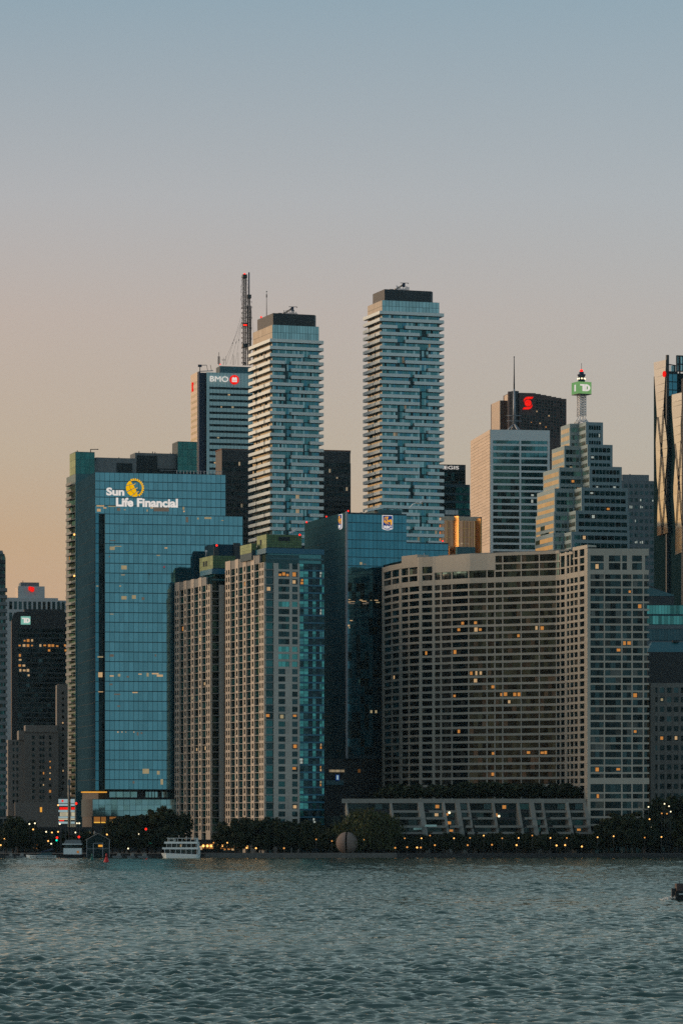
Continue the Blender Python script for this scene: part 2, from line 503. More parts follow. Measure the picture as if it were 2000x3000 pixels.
glow('sign_gold', (1.0, 0.45, 0.03), 0.75)
glow('board_white', (0.36, 0.5, 0.52), 0.75)

# ================================================================ generic tower helper
def core(b, D, W_, H, mat, v0=0.0, u0=0.0, z0=0.0, name='body', roof='roof_gravel'):
    m = MB(); m.box(u0, W_, v0, D, z0, H, mat)
    o = m.build(name, b.e)
    return o
def front_panes(b, us, zs, gap, gz, matf, v=0.0, t=0.06):
    """panes between consecutive u and z lines on the front plane v"""
    out = []
    for j in range(len(zs) - 1):
        for i in range(len(us) - 1):
            m = matf(i, j, (us[i] + us[i + 1]) / 2, (zs[j] + zs[j + 1]) / 2)
            if m:
                out.append((us[i] + gap / 2, us[i + 1] - gap / 2, v - t, v, zs[j] + gz / 2, zs[j + 1] - gz / 2, m))
    return out
def left_panes(b, vs, zs, gap, gz, matf, u=0.0, t=0.06):
    out = []
    for j in range(len(zs) - 1):
        for i in range(len(vs) - 1):
            m = matf(i, j, (vs[i] + vs[i + 1]) / 2, (zs[j] + zs[j + 1]) / 2)
            if m:
                out.append((u - t, u, vs[i] + gap / 2, vs[i + 1] - gap / 2, zs[j] + gz / 2, zs[j + 1] - gz / 2, m))
    return out
def lin(a, b, n): return [a + (b - a) * i / n for i in range(n + 1)]
def pick(*wm):
    ms = [m for m, w in wm]; ws = [w for m, w in wm]
    return random.choices(ms, ws)[0]
def beacon(px, py, Y, r, label):
    m = MB(); m.tube((0, 0, -r * 2), (0, 0, -r * 0.6), r * 0.5, 'dark_metal'); m.ball((0, 0, 0), r, 'lamp_red', 8)
    m.build('beacon', None, loc=(X(px, Y), Y, Z(py, Y)), label=label, cat='beacon light', group='red beacons on the roofs')

# ================================================================ glass office tower with the sun emblem (left)
b = SL = Bld('office_tower', 'blue glass office tower with white lettering and a yellow sun emblem', 279, 1652, 12.5)
Wd, D, H = b.u(661), b.v(228), b.z(1383)
zb, ztop = b.z(2316), b.z(1505)
m = MB(); m.box(0, Wd, 0, D, zb, H, 'mullion')
m.box(2, Wd - 1, 3, D - 1, 0, zb, 'dark_metal')
m.build('body', b.e)
us = lin(0, Wd, 27); zs = [ztop] + [b.z(y) for y in (1480, 1456, 1433, 1409)] + [H]
def mf(i, j, uc, zc): return 'glass_blue'
P = front_panes(b, us, zs, 0.14, 0.3, mf)
# the slab in front: bay from the recess to the right, standing 3 m proud
u0, u1 = b.u(308, -3), b.u(711, -3)
bay = MB(); bay.box(u0, u1, -3, 8, zb + 0.5, b.z(1505, 0, -3), 'mullion'); bay.build('bay', b.e)
zt = b.z(1505, 0, -3)
nfl = 28
us = lin(u0, u1, 29); zs = lin(b.z(2313, 0, -3), zt, nfl)
P += front_panes(b, us, zs, 0.14, 0.34, mf, v=-3.0)
P3 = left_panes(b, lin(0.3, D, 5), lin(zb, H, 29), .1, .12, lambda i, j, u, z: 'dark_teal_wall', t=.1)
pieces(b.e, 'wall_panel', P3, 200)
# panes in the dark recess
zs2 = lin(zb, ztop, 28)
P2 = front_panes(b, [b.u(280), b.u(290)], zs2, 0.1, 0.3, lambda i, j, u, z: 'glass_blue_deep')
P2 += front_panes(b, [b.u(290), b.u(299), b.u(307.6)], zs2, 0.1, 0.3, lambda i, j, u, z: 'glass_black')
pieces(b.e, 'window_pane', P + P2, 300, 'window_panes')
# lights seen in single rooms: (x, y, width, height) in pixels of two enlargements of the photograph
LA = [(660, 632, 50, 8, 0), (650, 660, 24, 18, 0), (690, 645, 20, 8, 0), (735, 635, 50, 6, 1), (780, 655, 22, 20, 2), (820, 657, 10, 8, 1), (967, 662, 9, 14, 1), (997, 645, 18, 8, 0), (1060, 655, 100, 26, 2), (1205, 648, 12, 18, 1), (1208, 668, 10, 10, 0)]
LB = [(1228, 722, 16, 36, 2), (1300, 715, 10, 12, 1), (1365, 712, 46, 12, 1), (1460, 728, 14, 5, 1), (740, 860, 36, 5, 2), (738, 910, 32, 22, 1), (775, 897, 46, 5, 1), (1090, 908, 18, 8, 0), (1040, 957, 22, 6, 1), (720, 965, 9, 8, 2), (815, 1036, 36, 26, 1), (808, 1085, 24, 6, 1),
      (790, 1158, 12, 8, 1), (815, 1235, 34, 22, 1), (880, 1230, 26, 24, 1), (940, 1240, 18, 18, 2), (735, 1342, 24, 5, 1)]
LC = [(735, 46, 26, 16, 2), (1022, 45, 10, 14, 2), (735, 180, 26, 9, 0), (783, 175, 16, 18, 1), (840, 185, 14, 12, 2), (920, 168, 22, 7, 0), (970, 172, 14, 24, 1), (1020, 165, 44, 9, 0), (1050, 178, 40, 14, 0), (887, 289, 34, 7, 0), (775, 548, 9, 8, 0), (802, 548, 7, 7, 0), (827, 548, 7, 6, 1), (880, 548, 7, 6, 0),
      (905, 560, 11, 22, 2), (930, 555, 11, 13, 2), (958, 805, 42, 32, 1), (1040, 815, 18, 24, 1), (1063, 875, 16, 36, 1), (780, 378, 18, 9, 2), (770, 300, 40, 8, 2), (730, 235, 20, 10, 2), (878, 878, 12, 16, 2)]
LD = [(660, 55, 36, 9, 1), (660, 172, 28, 32, 0), (662, 284, 32, 5, 0), (640, 1158 - 1568, 14, 6, 1)]
RM = ('room_warm', 'room_pale', 'room_dim')
for lst, oy, v_ in ((LA, 1200, -.14), (LB, 1200, -3.14), (LC, 1900, -3.14), (LD, 1900, -.14)):
    for x, y, w, h, k in lst:
        px, py = x / 2.24, oy + y / 2.24
        piece('lit_room', b.e, b.u(px - w / 4.48, v_), b.u(px + w / 4.48, v_), v_ - .03, v_, b.z(py + h / 4.48, b.u(px), v_), b.z(py - h / 4.48, b.u(px), v_), RM[k])
# roof rail, soffit light and podium
m = MB()
for k in range(14): m.box(b.u(520 + 10 * k) - .1, b.u(520 + 10 * k) + .1, 1.2, 1.4, H, H + 1.6, 'steel_white')
m.box(b.u(470), b.u(655), 1.25, 1.35, H + 1.5, H + 1.65, 'galvanised')
m.build('roof_rail', b.e)
piece('soffit_light', b.e, b.u(244, -4), b.u(312, -4), -6, 2, zb - 1.0, zb - 0.5, 'strip_amber')
m = MB()
m.box(b.u(272, -9), b.u(560, -9), -9, 25, b.z(2392, 0, -9), b.z(2341, 0, -9), 'mullion')
m.build('podium', b.e)
P = front_panes(b, lin(b.u(272, -9), b.u(560, -9), 16), lin(b.z(2391, 0, -9), b.z(2342, 0, -9), 3), 0.12, 0.12, lambda i, j, u, z: 'glass_pale', v=-9)
pieces(b.e, 'podium_pane', P, 60)
P = []
for a, c in ((322, 405), (428, 465), (476, 520)):
    P += front_panes(b, lin(b.u(a), b.u(c), 4), [b.z(2337), b.z(2318)], 0.3, 0.4, lambda i, j, u, z: 'glass_pale', v=1.9)
pieces(b.e, 'lobby_pane', P, 60)
for a, c in ((276, 294), (297, 311), (322, 343), (408, 437), (461, 476)):
    piece('shop_window', b.e, b.u(a, -6), b.u(c, -6), -6, -5.8, b.z(2411, 0, -6), b.z(2393, 0, -6), 'glass_lit_amber')
    piece('shop_light', b.e, b.u(a, -6), b.u(c, -6), -6.4, -6.0, b.z(2411, 0, -6), b.z(2408, 0, -6), 'shop_glow')
m = MB(); m.box(b.u(268, -4), b.u(560, -4), -5.7, 20, 0, b.z(2393, 0, -6), 'dark_metal'); m.build('ground_floor', b.e)

# lettering
s = empty('illuminated_sign', b.w(0, 0, 0), b.a, 'two rows of white letters with a yellow sun and rays, high on blue glass', 'sign')
letters(s, 'Sun', b.u(311.5), b.u(364), b.z(1451), b.z(1428), -0.5, 0.4, 'sign_white', bold=0.035)
letters(s, 'Life Financial', b.u(340), b.u(520.5), b.z(1483), b.z(1457), -0.5, 0.4, 'sign_white', bold=0.035)
cu_, cz_ = b.u(394.5), b.z(1427.5)
Rr = 25.5 * b.pxm()
sun_m = MB()
def disc_cell(t0, t1, s0, s1):
    # chord runs from 123 to 293 degrees; s from 0 (chord) to 1 (arc), t along
    A = []
    c0 = Vector((math.cos(R(123)), math.sin(R(123)))); c1 = Vector((math.cos(R(293)), math.sin(R(293))))
    def pt(t, s_):
        ch = c0.lerp(c1, t); bow = Vector((0.10, 0.04)) * (1 - (2 * t - 1) ** 2)
        an = R(123 + 170 * t); arc = Vector((math.cos(an), math.sin(an)))
        q = (ch + bow).lerp(arc, s_)
        return (cu_ + q.x * Rr, cz_ + q.y * Rr)
    n = 5
    A = [pt(t0 + (t1 - t0) * i / n, s1) for i in range(n + 1)] + [pt(t1 + (t0 - t1) * i / n, s0) for i in range(n + 1)]
    sun_m.plate(A, -0.6, -0.25, 'sign_yellow')
for i in range(4):
    for s0, s1 in ((0.0, 0.47), (0.53, 1.0)):
        disc_cell(0.02 + i * 0.245, 0.02 + i * 0.245 + 0.215, s0, s1)
sun_m.build('sun_disc', s)
for k, (x0, y0, x1, y1) in enumerate(((-0.30, 0.22, 0.10, 0.52), (-0.05, -0.22, 0.33, 0.05), (0.22, -0.55, 0.48, -0.38))):
    m = MB(); d = Vector((x1 - x0, y1 - y0)).normalized(); n_ = Vector((-d.y, d.x)) * 0.05
    m.plate([(cu_ + Rr * x, cz_ + Rr * y) for x, y in ((x0 + n_.x, y0 + n_.y), (x0 - n_.x, y0 - n_.y), (x1 - n_.x * .5, y1 - n_.y * .5), (x1 + n_.x * .5, y1 + n_.y * .5))], -0.6, -0.25, 'sign_yellow')
    m.build('sun_beam', s)
for k in range(13):
    an = R(112 - 14.0 * k); m = MB()
    e = Vector((math.cos(an), math.sin(an))); n_ = Vector((-e.y, e.x))
    m.plate([(cu_ + Rr * q.x, cz_ + Rr * q.y) for q in (e * 0.86 + n_ * 0.10, e * 0.86 - n_ * 0.10, e * 1.10 - n_ * 0.06, e * 1.10 + n_ * 0.06)][::1], -0.6, -0.25, 'sign_yellow')
    m.build('sun_ray', s)

# ================================================================ condominium behind it
b = Bld('condo_tower', 'condo tower with green glass roof blocks and edge balconies behind the blue tower', 222, 1830, 16)
Wd = b.u(640); H = b.z(1388)
D = b.v(213)
m = MB(); m.box(0, Wd, 0, 22, 0, H, 'teal_spandrel'); m.build('body', b.e)
zs = [b.z(y) for y in (1408, 1380, 1352, 1324)]
m = MB(); m.box(0, b.u(278), 0.0, 14, H, b.z(1323), 'mullion'); m.build('roof_block', b.e)
P = front_panes(b, lin(0, b.u(278), 4), lin(H, b.z(1324), 3), 0.1, 0.12, lambda i, j, u, z: 'teal_panel')
P += left_panes(b, lin(0, 14, 3), lin(H, b.z(1324), 3), 0.1, 0.12, lambda i, j, u, z: 'sunlit_green_panel')
m = MB(); m.box(b.u(521), b.u(578), 0, 12, H, b.z(1284), 'mullion'); m.build('roof_block', b.e)
P += front_panes(b, lin(b.u(521), b.u(578), 4), lin(b.z(1374), b.z(1285), 4), 0.1, 0.12, lambda i, j, u, z: 'teal_panel')
pieces(b.e, 'glass_panel', P, 100)
for a, c, y, d0, d1 in ((279, 284, 1347, 2, 12), (284, 403, 1337, 2, 14), (401, 521, 1319, 3.5, 15)):
    m = MB(); m.box(b.u(a), b.u(c), d0, d1, H, b.z(y), 'mech_grey'); m.build('mechanical_room', b.e)
for a, c, y0, y1, d in ((345, 390, 1382, 1352, 1.9), (406, 465, 1366, 1327, 3.4), (403, 520, 1384, 1364, 3.3)):
    m = MB(); m.box(b.u(a), b.u(c), d - .3, d, b.z(y0), b.z(y1), 'dark_louvre'); m.build('louvre', b.e)
m = MB()
for px, y0, y1 in ((232, 1324, 1317), (271, 1324, 1312), (413, 1320, 1314), (453, 1320, 1314), (460, 1320, 1315), (505, 1320, 1316), (512, 1320, 1316), (354, 1338, 1334)):
    m.tube((b.u(px), 4, b.z(y0)), (b.u(px), 4, b.z(y1)), 0.22, 'dark_metal')
m.build('vent_pipe', b.e)
m = MB(); m.tube((b.u(271), 4, b.z(1313)), (b.u(293), 4, b.z(1312)), 0.2, 'dark_metal'); m.box(b.u(290), b.u(294), 3.8, 4.2, b.z(1313.5), b.z(1311), 'dark_metal'); m.build('davit_arm', b.e)
# left face balconies
nb = 46
z0, zt = b.z(2350), b.z(1418)
Dl = 16
for k in range(nb):
    zz = z0 + (zt - z0) * k / (nb - 1)
    m = MB()
    m.prism([(-1.7, 2.5), (-0.02, 0.4), (-0.02, Dl), (-1.7, Dl)], 0, 0.28, 'grey_concrete')
    m.prism([(-1.7, 2.5), (-1.6, 2.5), (-1.6, Dl), (-1.7, Dl)], 0.28, 1.3, 'grey_concrete')
    if k == 0:
        bal_me = m.mesh('balcony')
    o = bpy.data.objects.new('balcony', bal_me); put(o, b.e); o.location = (0, 0, zz)
P = left_panes(b, lin(0.5, Dl, 4), lin(z0, zt, nb), 0.3, 0.9, lambda i, j, u, z: pick(('glass_dark', 6), ('glass_teal', 3), ('glass_lit', .2)))
pieces(b.e, 'balcony_door', P, 20, 'balcony_doors')
for y in (1566, 1687): m = MB(); m.ball((-0.6, 0.2, b.z(y)), 0.5, 'lamp_amber'); m.build('balcony_lamp', b.e)

# ================================================================ tower with the red roundel (marble bands)
b = BM = Bld('bank_tower', 'pale banded office tower with white letters, red roundel and masts on its roof', 583, 2500, 15)
pm = b.pxm(); H = b.z(1090)
Wd, D = b.u(760), b.v(561)
un = b.u(605)
m = MB()
m.box(un, Wd, 0, D, 0, H, 'black_steel'); m.box(0, un, 2.5, D, 0, H, 'navy_steel')
m.build('body', b.e)
piece('corner_pier', b.e, 0, 0.9, -0.2, 2.5, 0, b.z(1088), 'navy_steel')
sp = 18.2 * pm
zc = b.z(1132)
piece('sign_band', b.e, un, Wd, -0.35, 0, zc, H, 'marble')
piece('corner_pier', b.e, un, b.u(613.5), -0.35, 0, 0, zc, 'marble')
k = 0
while zc - k * sp > 150:
    zt_ = zc - k * sp - 7 * pm
    piece('spandrel', b.e, b.u(613.5), Wd, -0.35, 0, zt_ - 11.2 * pm, zt_, 'marble')
    k += 1
nwin = k
P = []
for k in range(nwin):
    zt_ = zc - k * sp
    for i in range(14):
        ua = b.u(613.5 + 10.5 * i)
        p = b.p(ua + 1.2, 0, zt_ - 3.5 * pm)
        lit = random.random() < 0.03
        P.append((ua + 0.15, ua + 10.5 * pm - 0.15, -0.15, 0, zt_ - 7 * pm, zt_, 'glass_lit' if lit else 'glass_black'))
pieces(b.e, 'window', P, 300, 'window_field')
# fine panel joints on the white front
m = MB()
for i in range(15):
    ua = b.u(613.5 + 10.2 * i); m.box(ua - .06, ua + .06, -0.37, -0.352, zc - nwin * sp, H, 'mullion')
m.build('panel_joint', b.e, kind='stuff')
# left face
piece('left_wall', b.e, -0.5, 0, 2.6, D, 0, b.z(1088), 'pale_sunlit_stone')  # warm copy of the front cladding, low sun painted into it
for k in range(-1, nwin):
    zt_ = zc - k * sp
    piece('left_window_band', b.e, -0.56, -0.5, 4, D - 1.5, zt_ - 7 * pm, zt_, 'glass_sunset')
# penthouse
m = MB(); m.box(b.u(644, 6), Wd, 6, D - 6, H, b.z(1070, 0, 6), 'mullion'); m.build('penthouse', b.e)
P = front_panes(b, lin(b.u(644, 6), Wd, 9), lin(H + .2, b.z(1070.5, 0, 6), 2), 0.12, 0.12, lambda i, j, u, z: 'teal_spandrel', v=6)
pieces(b.e, 'penthouse_panel', P, 50)
zp = b.z(1070, 0, 10)
s = empty('illuminated_sign', b.w(0, 0, 0), b.a, 'three white letters beside a red roundel on the pale banded tower', 'sign')
letters(s, 'BMO', b.u(614.5), b.u(668), b.z(1117), b.z(1101), -0.9, 0.4, 'sign_white', bold=0.0)
m = MB(); cu_, cz_ = b.u(686), b.z(1109.5); rr = 13.6 * pm
m.plate([(cu_ + rr * math.cos(2 * math.pi * i / 28), cz_ + rr * math.sin(2 * math.pi * i / 28)) for i in range(28)], -1.0, -0.5, 'sign_red'); m.build('roundel', s)
m = MB()
sh = [(-.55, -.5), (.55, -.5), (.55, .28), (.42, .48), (.22, .55), (0, .33), (-.22, .55), (-.42, .48), (-.55, .28)]
m.plate([(cu_ + rr * x, cz_ + rr * z) for x, z in sh], -1.25, -1.02, 'sign_white')
for x0 in (-.33, .12): m.plate([(cu_ + rr * x, cz_ + rr * z) for x, z in ((x0, -.12), (x0 + .21, -.12), (x0 + .1, .02))], -1.35, -1.27, 'sign_red')
m.plate([(cu_ + rr * x, cz_ + rr * z) for x, z in ((-.5, -.24), (.5, -.24), (.5, -.19), (-.5, -.19))], -1.35, -1.27, 'sign_red')
m.build('crest', s)
mm = MB(); mm.box(-0.9, -0.62, b.v(568.5), b.v(565.5), b.z(1139), b.z(1112), 'sign_red'); mm.build('side_panel', s)

def lattice(m, x, y, z0, z1, wd, mat, bays, r=0.18, taper=1.0, arms=0, armlen=2.0, arz=(0, 1)):
    dz = (z1 - z0) / bays
    def c(k, z):
        w = wd / 2 * (1 + (taper - 1) * (z - z0) / (z1 - z0))
        return (x + (-w, w, w, -w)[k], y + (-w, -w, w, w)[k], z)
    for k in range(4): m.tube(c(k, z0), c(k, z1), r, mat, n=4)
    for j in range(bays):
        a, e = z0 + j * dz, z0 + (j + 1) * dz
        for k in range(4):
            q = (k + 1) % 4
            m.tube(c(k, a), c(q, e), r * .6, mat, n=3, cap=False); m.tube(c(q, a), c(k, e), r * .6, mat, n=3, cap=False); m.tube(c(k, e), c(q, e), r * .6, mat, n=3, cap=False)
    for j in range(arms):
        z = z0 + (z1 - z0) * (arz[0] + (arz[1] - arz[0]) * (j + .5) / arms)
        for sx, sy in ((1, .3), (-1, -.3)):
            L_ = armlen * random.uniform(.6, 1)
            m.tube((x, y, z), (x + sx * L_, y + sy * L_, z), r * .7, mat, n=4)
            m.tube((x + sx * L_, y + sy * L_, z - .8), (x + sx * L_, y + sy * L_, z + .8), r * .6, mat, n=4)
# masts (each its own thing)
Ym = 2540
def wmast(px, py): return X(px, Ym), Z(py, Ym)
x_, _ = wmast(716.5, 0); zlo, zhi = Z(1071, Ym), Z(806, Ym)
t = empty('lattice_mast', (x_, Ym, zlo), R(20), 'lattice radio mast crowded with antennas, left of the pair on the banded tower', 'radio mast', 'masts on the banded tower')
m = MB(); lattice(m, 0, 0, 0, zhi - zlo, 1.7, 'black_steel', 26, r=.17, arms=24, armlen=2.9, arz=(.62, .98))
lattice(m, 0, 0, 0, 2, 1.7, 'black_steel', 1, r=.2, arms=0)
m.build('lattice', t)
for j in range(12):
    z = (zhi - zlo) * (.03 + .055 * j); m = MB(); m.tube((-2.0, 0, z), (2.0, 0, z), .12, 'black_steel', n=4); m.box(-2.1, -1.7, -.3, .3, z - .6, z + .6, 'black_steel'); m.build('antenna', t)
for z in (.22, .45, .987): m = MB(); m.box(-1.5, 1.5, -1.3, 1.3, (zhi - zlo) * z - 1.2, (zhi - zlo) * z + 1.2, 'black_steel'); m.build('antenna_drum', t)
m = MB(); m.ball((0, 0, zhi - zlo + .6), .8, 'lamp_red'); m.box(-1.3, 1.3, -1.4, -1.2, Z(955, Ym) - zlo, Z(951, Ym) - zlo, 'lamp_red'); m.build('beacon', t)
x2_, _ = wmast(729.5, 0); zhi2, zp2 = Z(866, Ym), Z(798, Ym)
t2 = empty('lattice_mast', (x2_, Ym, zlo), R(20), 'lattice radio mast ending in a smooth pole, right of the pair on the banded tower', 'radio mast', 'masts on the banded tower')
m = MB(); lattice(m, 0, 0, 0, zhi2 - zlo, 1.8, 'black_steel', 22, r=.18, taper=.6, arms=10, armlen=2.6, arz=(.2, .95)); m.build('lattice', t2)
m = MB(); m.tube((0, 0, zhi2 - zlo), (0, 0, zp2 - zlo), .5, 'navy_steel', n=8); m.box(-1.3, 1.3, -1.2, 1.2, zhi2 - zlo - 2, zhi2 - zlo + .6, 'black_steel'); m.build('pole', t2)
m = MB()
for j in range(9):
    z = (zhi2 - zlo) * (.25 + .07 * j); m.tube((-1.4, -.6, z - 2.2), (-1.4, -.6, z + 2.2), .28, 'black_steel', n=6); m.tube((1.2, -.6, z - 2.2), (1.2, -.6, z + 2.0), .3, 'black_steel', n=6)
m.build('panel_antenna', t2)
for j, (pxa, pya, pxe, pye) in enumerate(((712, 912, 664, 1036), (712, 915, 690, 1068), (712, 930, 675, 1050), (712, 935, 655, 1040), (735, 895, 752, 950))):
    m = MB(); m.tube((X(pxa, Ym), Ym - 2, Z(pya, Ym)), (X(pxe, Ym - 6), Ym - 6, Z(max(pye, 1070), Ym)), .07, 'dark_metal', n=3)
    f = .5; pa = Vector((X(pxa, Ym), Ym - 2, Z(pya, Ym))); pe = Vector((X(pxe, Ym - 6), Ym - 6, Z(max(pye, 1070), Ym)))
    q = pa.lerp(pe, .52); d = (pe - pa).normalized(); m.tube(q, q + d * 1.4, .22, 'black_steel', n=5)
    m.build('guy_wire', None, label='thin guy wire with an insulator bracing the radio masts on the banded tower', cat='guy wire', group='guy wires of the masts')
for px, y0, y1, r_, kind in ((641.5, 1070, 1032, .18, 0), (655, 1070, 1048, .12, 1), (662, 1070, 1043, .1, 0), (683, 1070, 1038, .1, 0), (686, 1070, 1042, .1, 0), (698, 1070, 1032, .1, 0)):
    m = MB(); Yq = 2522; m.tube((0, 0, 0), (0, 0, (y0 - y1) * Yq / F), r_, 'dark_metal', n=5)
    if kind: m.tube((-.9, 0, 3.6), (.9, 0, 3.6), .12, 'dark_metal'); m.tube((-.9, 0, 3.2), (-.9, 0, 4.3), .1, 'dark_metal'); m.tube((.9, 0, 3.2), (.9, 0, 4.3), .1, 'dark_metal')
    if r_ > .15:
        for q in range(7): m.box(-.9, .8, -.4, .4, 1.0 + q * .75, 1.4 + q * .75, 'black_steel')
        m.ball((.9, 0, .6), .4, 'lamp_red')
    m.build('whip_antenna', None, loc=(X(px, Yq), Yq, Z(y0, Yq)), cat='antenna', group='small antennas on the banded tower',
            label='slim whip antenna standing on the banded tower penthouse' if not kind and r_ < .15 else ('forked antenna on the banded tower penthouse' if kind else 'stubby antenna cluster with red lamp on the banded tower penthouse'))
t = empty('window_washing_crane', (X(586, 2505), 2505, Z(1089, 2505)), R(12), 'dark spindly roof crane at the left corner of the pale banded tower', 'roof crane')
m = MB(); m.tube((0, 0, 0), (0, 0, 4.6), .3, 'dark_metal'); m.box(-1.3, 1.2, -.5, .5, 3.2, 4.8, 'navy_steel'); m.build('post', t)
m = MB(); m.tube((0, 0, 4.4), (4.6, 0, 4.6), .2, 'dark_metal'); m.tube((4.6, 0, 4.6), (5.4, 0, .4), .15, 'dark_metal'); m.tube((0, 0, .3), (9, 0, .9), .3, 'galvanised'); m.tube((8, 0, .9), (7.2, 0, 4.8), .15, 'dark_metal'); m.build('jib', t)

# ================================================================ dark steel towers behind
def dark_tower(px0, pxl, pxr, top, Y, a, label, red):
    b = Bld('dark_tower', label, px0, Y, a, group='black steel office towers')
    Wd = b.u(pxr); D = b.v(pxl) if pxl else 24; H = b.z(top)
    m = MB(); m.box(0, Wd, 0, D, 0, H, 'black_steel'); m.build('body', b.e)
    pm = b.pxm(); sp = 17.5 * pm
    n = int((H - 150) / sp)
    P = []
    nc = max(3, int(Wd / (7.0 * pm)))
    for k in range(2, n):
        for i in range(nc):
            P.append((Wd * i / nc + .2, Wd * (i + 1) / nc - .2, -.08, 0, H - (k + 1) * sp + 1.5, H - k * sp, 'glass_lit' if random.random() < .012 else 'glass_black'))
    m = MB()
    for q in P: m.box(*q)
    m.build('window_field', b.e, kind='stuff')
    for i in range(nc + 1):
        piece('steel_rib', b.e, Wd * i / nc - .12, Wd * i / nc + .12, -.45, -.1, 0, H - sp * 2, 'black_steel')
    for k in range(0, n, 4):
        piece('floor_band', b.e, -.1, Wd + .1, -.3, -.09, H - k * sp - 1.2, H - k * sp, 'dark_metal')
    piece('roof_edge', b.e, -.2, Wd + .2, -.3, D + .2, H, H + .7, 'brown_brick')
    return b
dark_tower(650, 632, 800, 1317, 2280, 16, 'black steel tower left of the lower balconied tower, behind the blue glass one', 1)
dark_tower(905, None, 1026, 1320, 2320, 14, 'black steel tower right of the lower balconied tower, against bare sky', 1)
# ================================================================ the twin balconied towers
GAPS = {'N': None, 'A': (.245, .385), 'B': (.635, .785), 'C': (.465, .545)}
LGAP = {'N': None, 'A': (.62, .66), 'B': (.20, .25), 'C': (.36, .42)}
def balcony_mesh(kind, W, D, part):
    bd, zt = 1.75, 1.55
    m = MB()
    S, PP = 'grey_concrete', 'pale_parapet'
    g = GAPS[kind] or (1.0, None); h = LGAP[kind] or (1.0, None)
    if part == 0:        # wraps the near left corner
        gu, hv = (g[0] * W if g[1] else W + bd), (h[0] * D if h[1] else D + bd)
        m.box(-bd, gu, -bd, 0, 0, .3, S); m.box(-bd, 0, 0, hv, 0, .3, S)
        m.box(-bd - .12, gu, -bd - .12, -bd, -.02, zt, PP); m.box(-bd - .12, -bd, -bd, hv, -.02, zt, PP)
        if g[1]: m.box(gu - .12, gu, -bd, -.1, .3, zt, PP)
        else:
            m.box(W, W + bd, 0, D, 0, .3, S); m.box(W + bd, W + bd + .12, -bd, D, -.02, zt, PP)
        if h[1]: m.box(-bd, -.1, hv - .12, hv, .3, zt, PP)
    elif part == 1:      # wraps the right corner
        gu = g[1] * W
        m.box(gu, W + bd, -bd, 0, 0, .3, S); m.box(W, W + bd, 0, D, 0, .3, S)
        m.box(gu, W + bd + .12, -bd - .12, -bd, -.02, zt, PP); m.box(W + bd, W + bd + .12, -bd, D, -.02, zt, PP)
        m.box(gu, gu + .12, -bd, -.1, .3, zt, PP)
    else:                # far end of the left face
        hv = h[1] * D
        m.box(-bd, 0, hv, D + bd, 0, .3, S); m.box(-bd - .12, -bd, hv, D + bd, -.02, zt, PP)
        m.box(-bd, -.1, hv, hv + .12, .3, zt, PP); m.box(-bd, 0, D + bd - .12, D + bd, .3, zt, PP)
    return m.mesh('balcony')
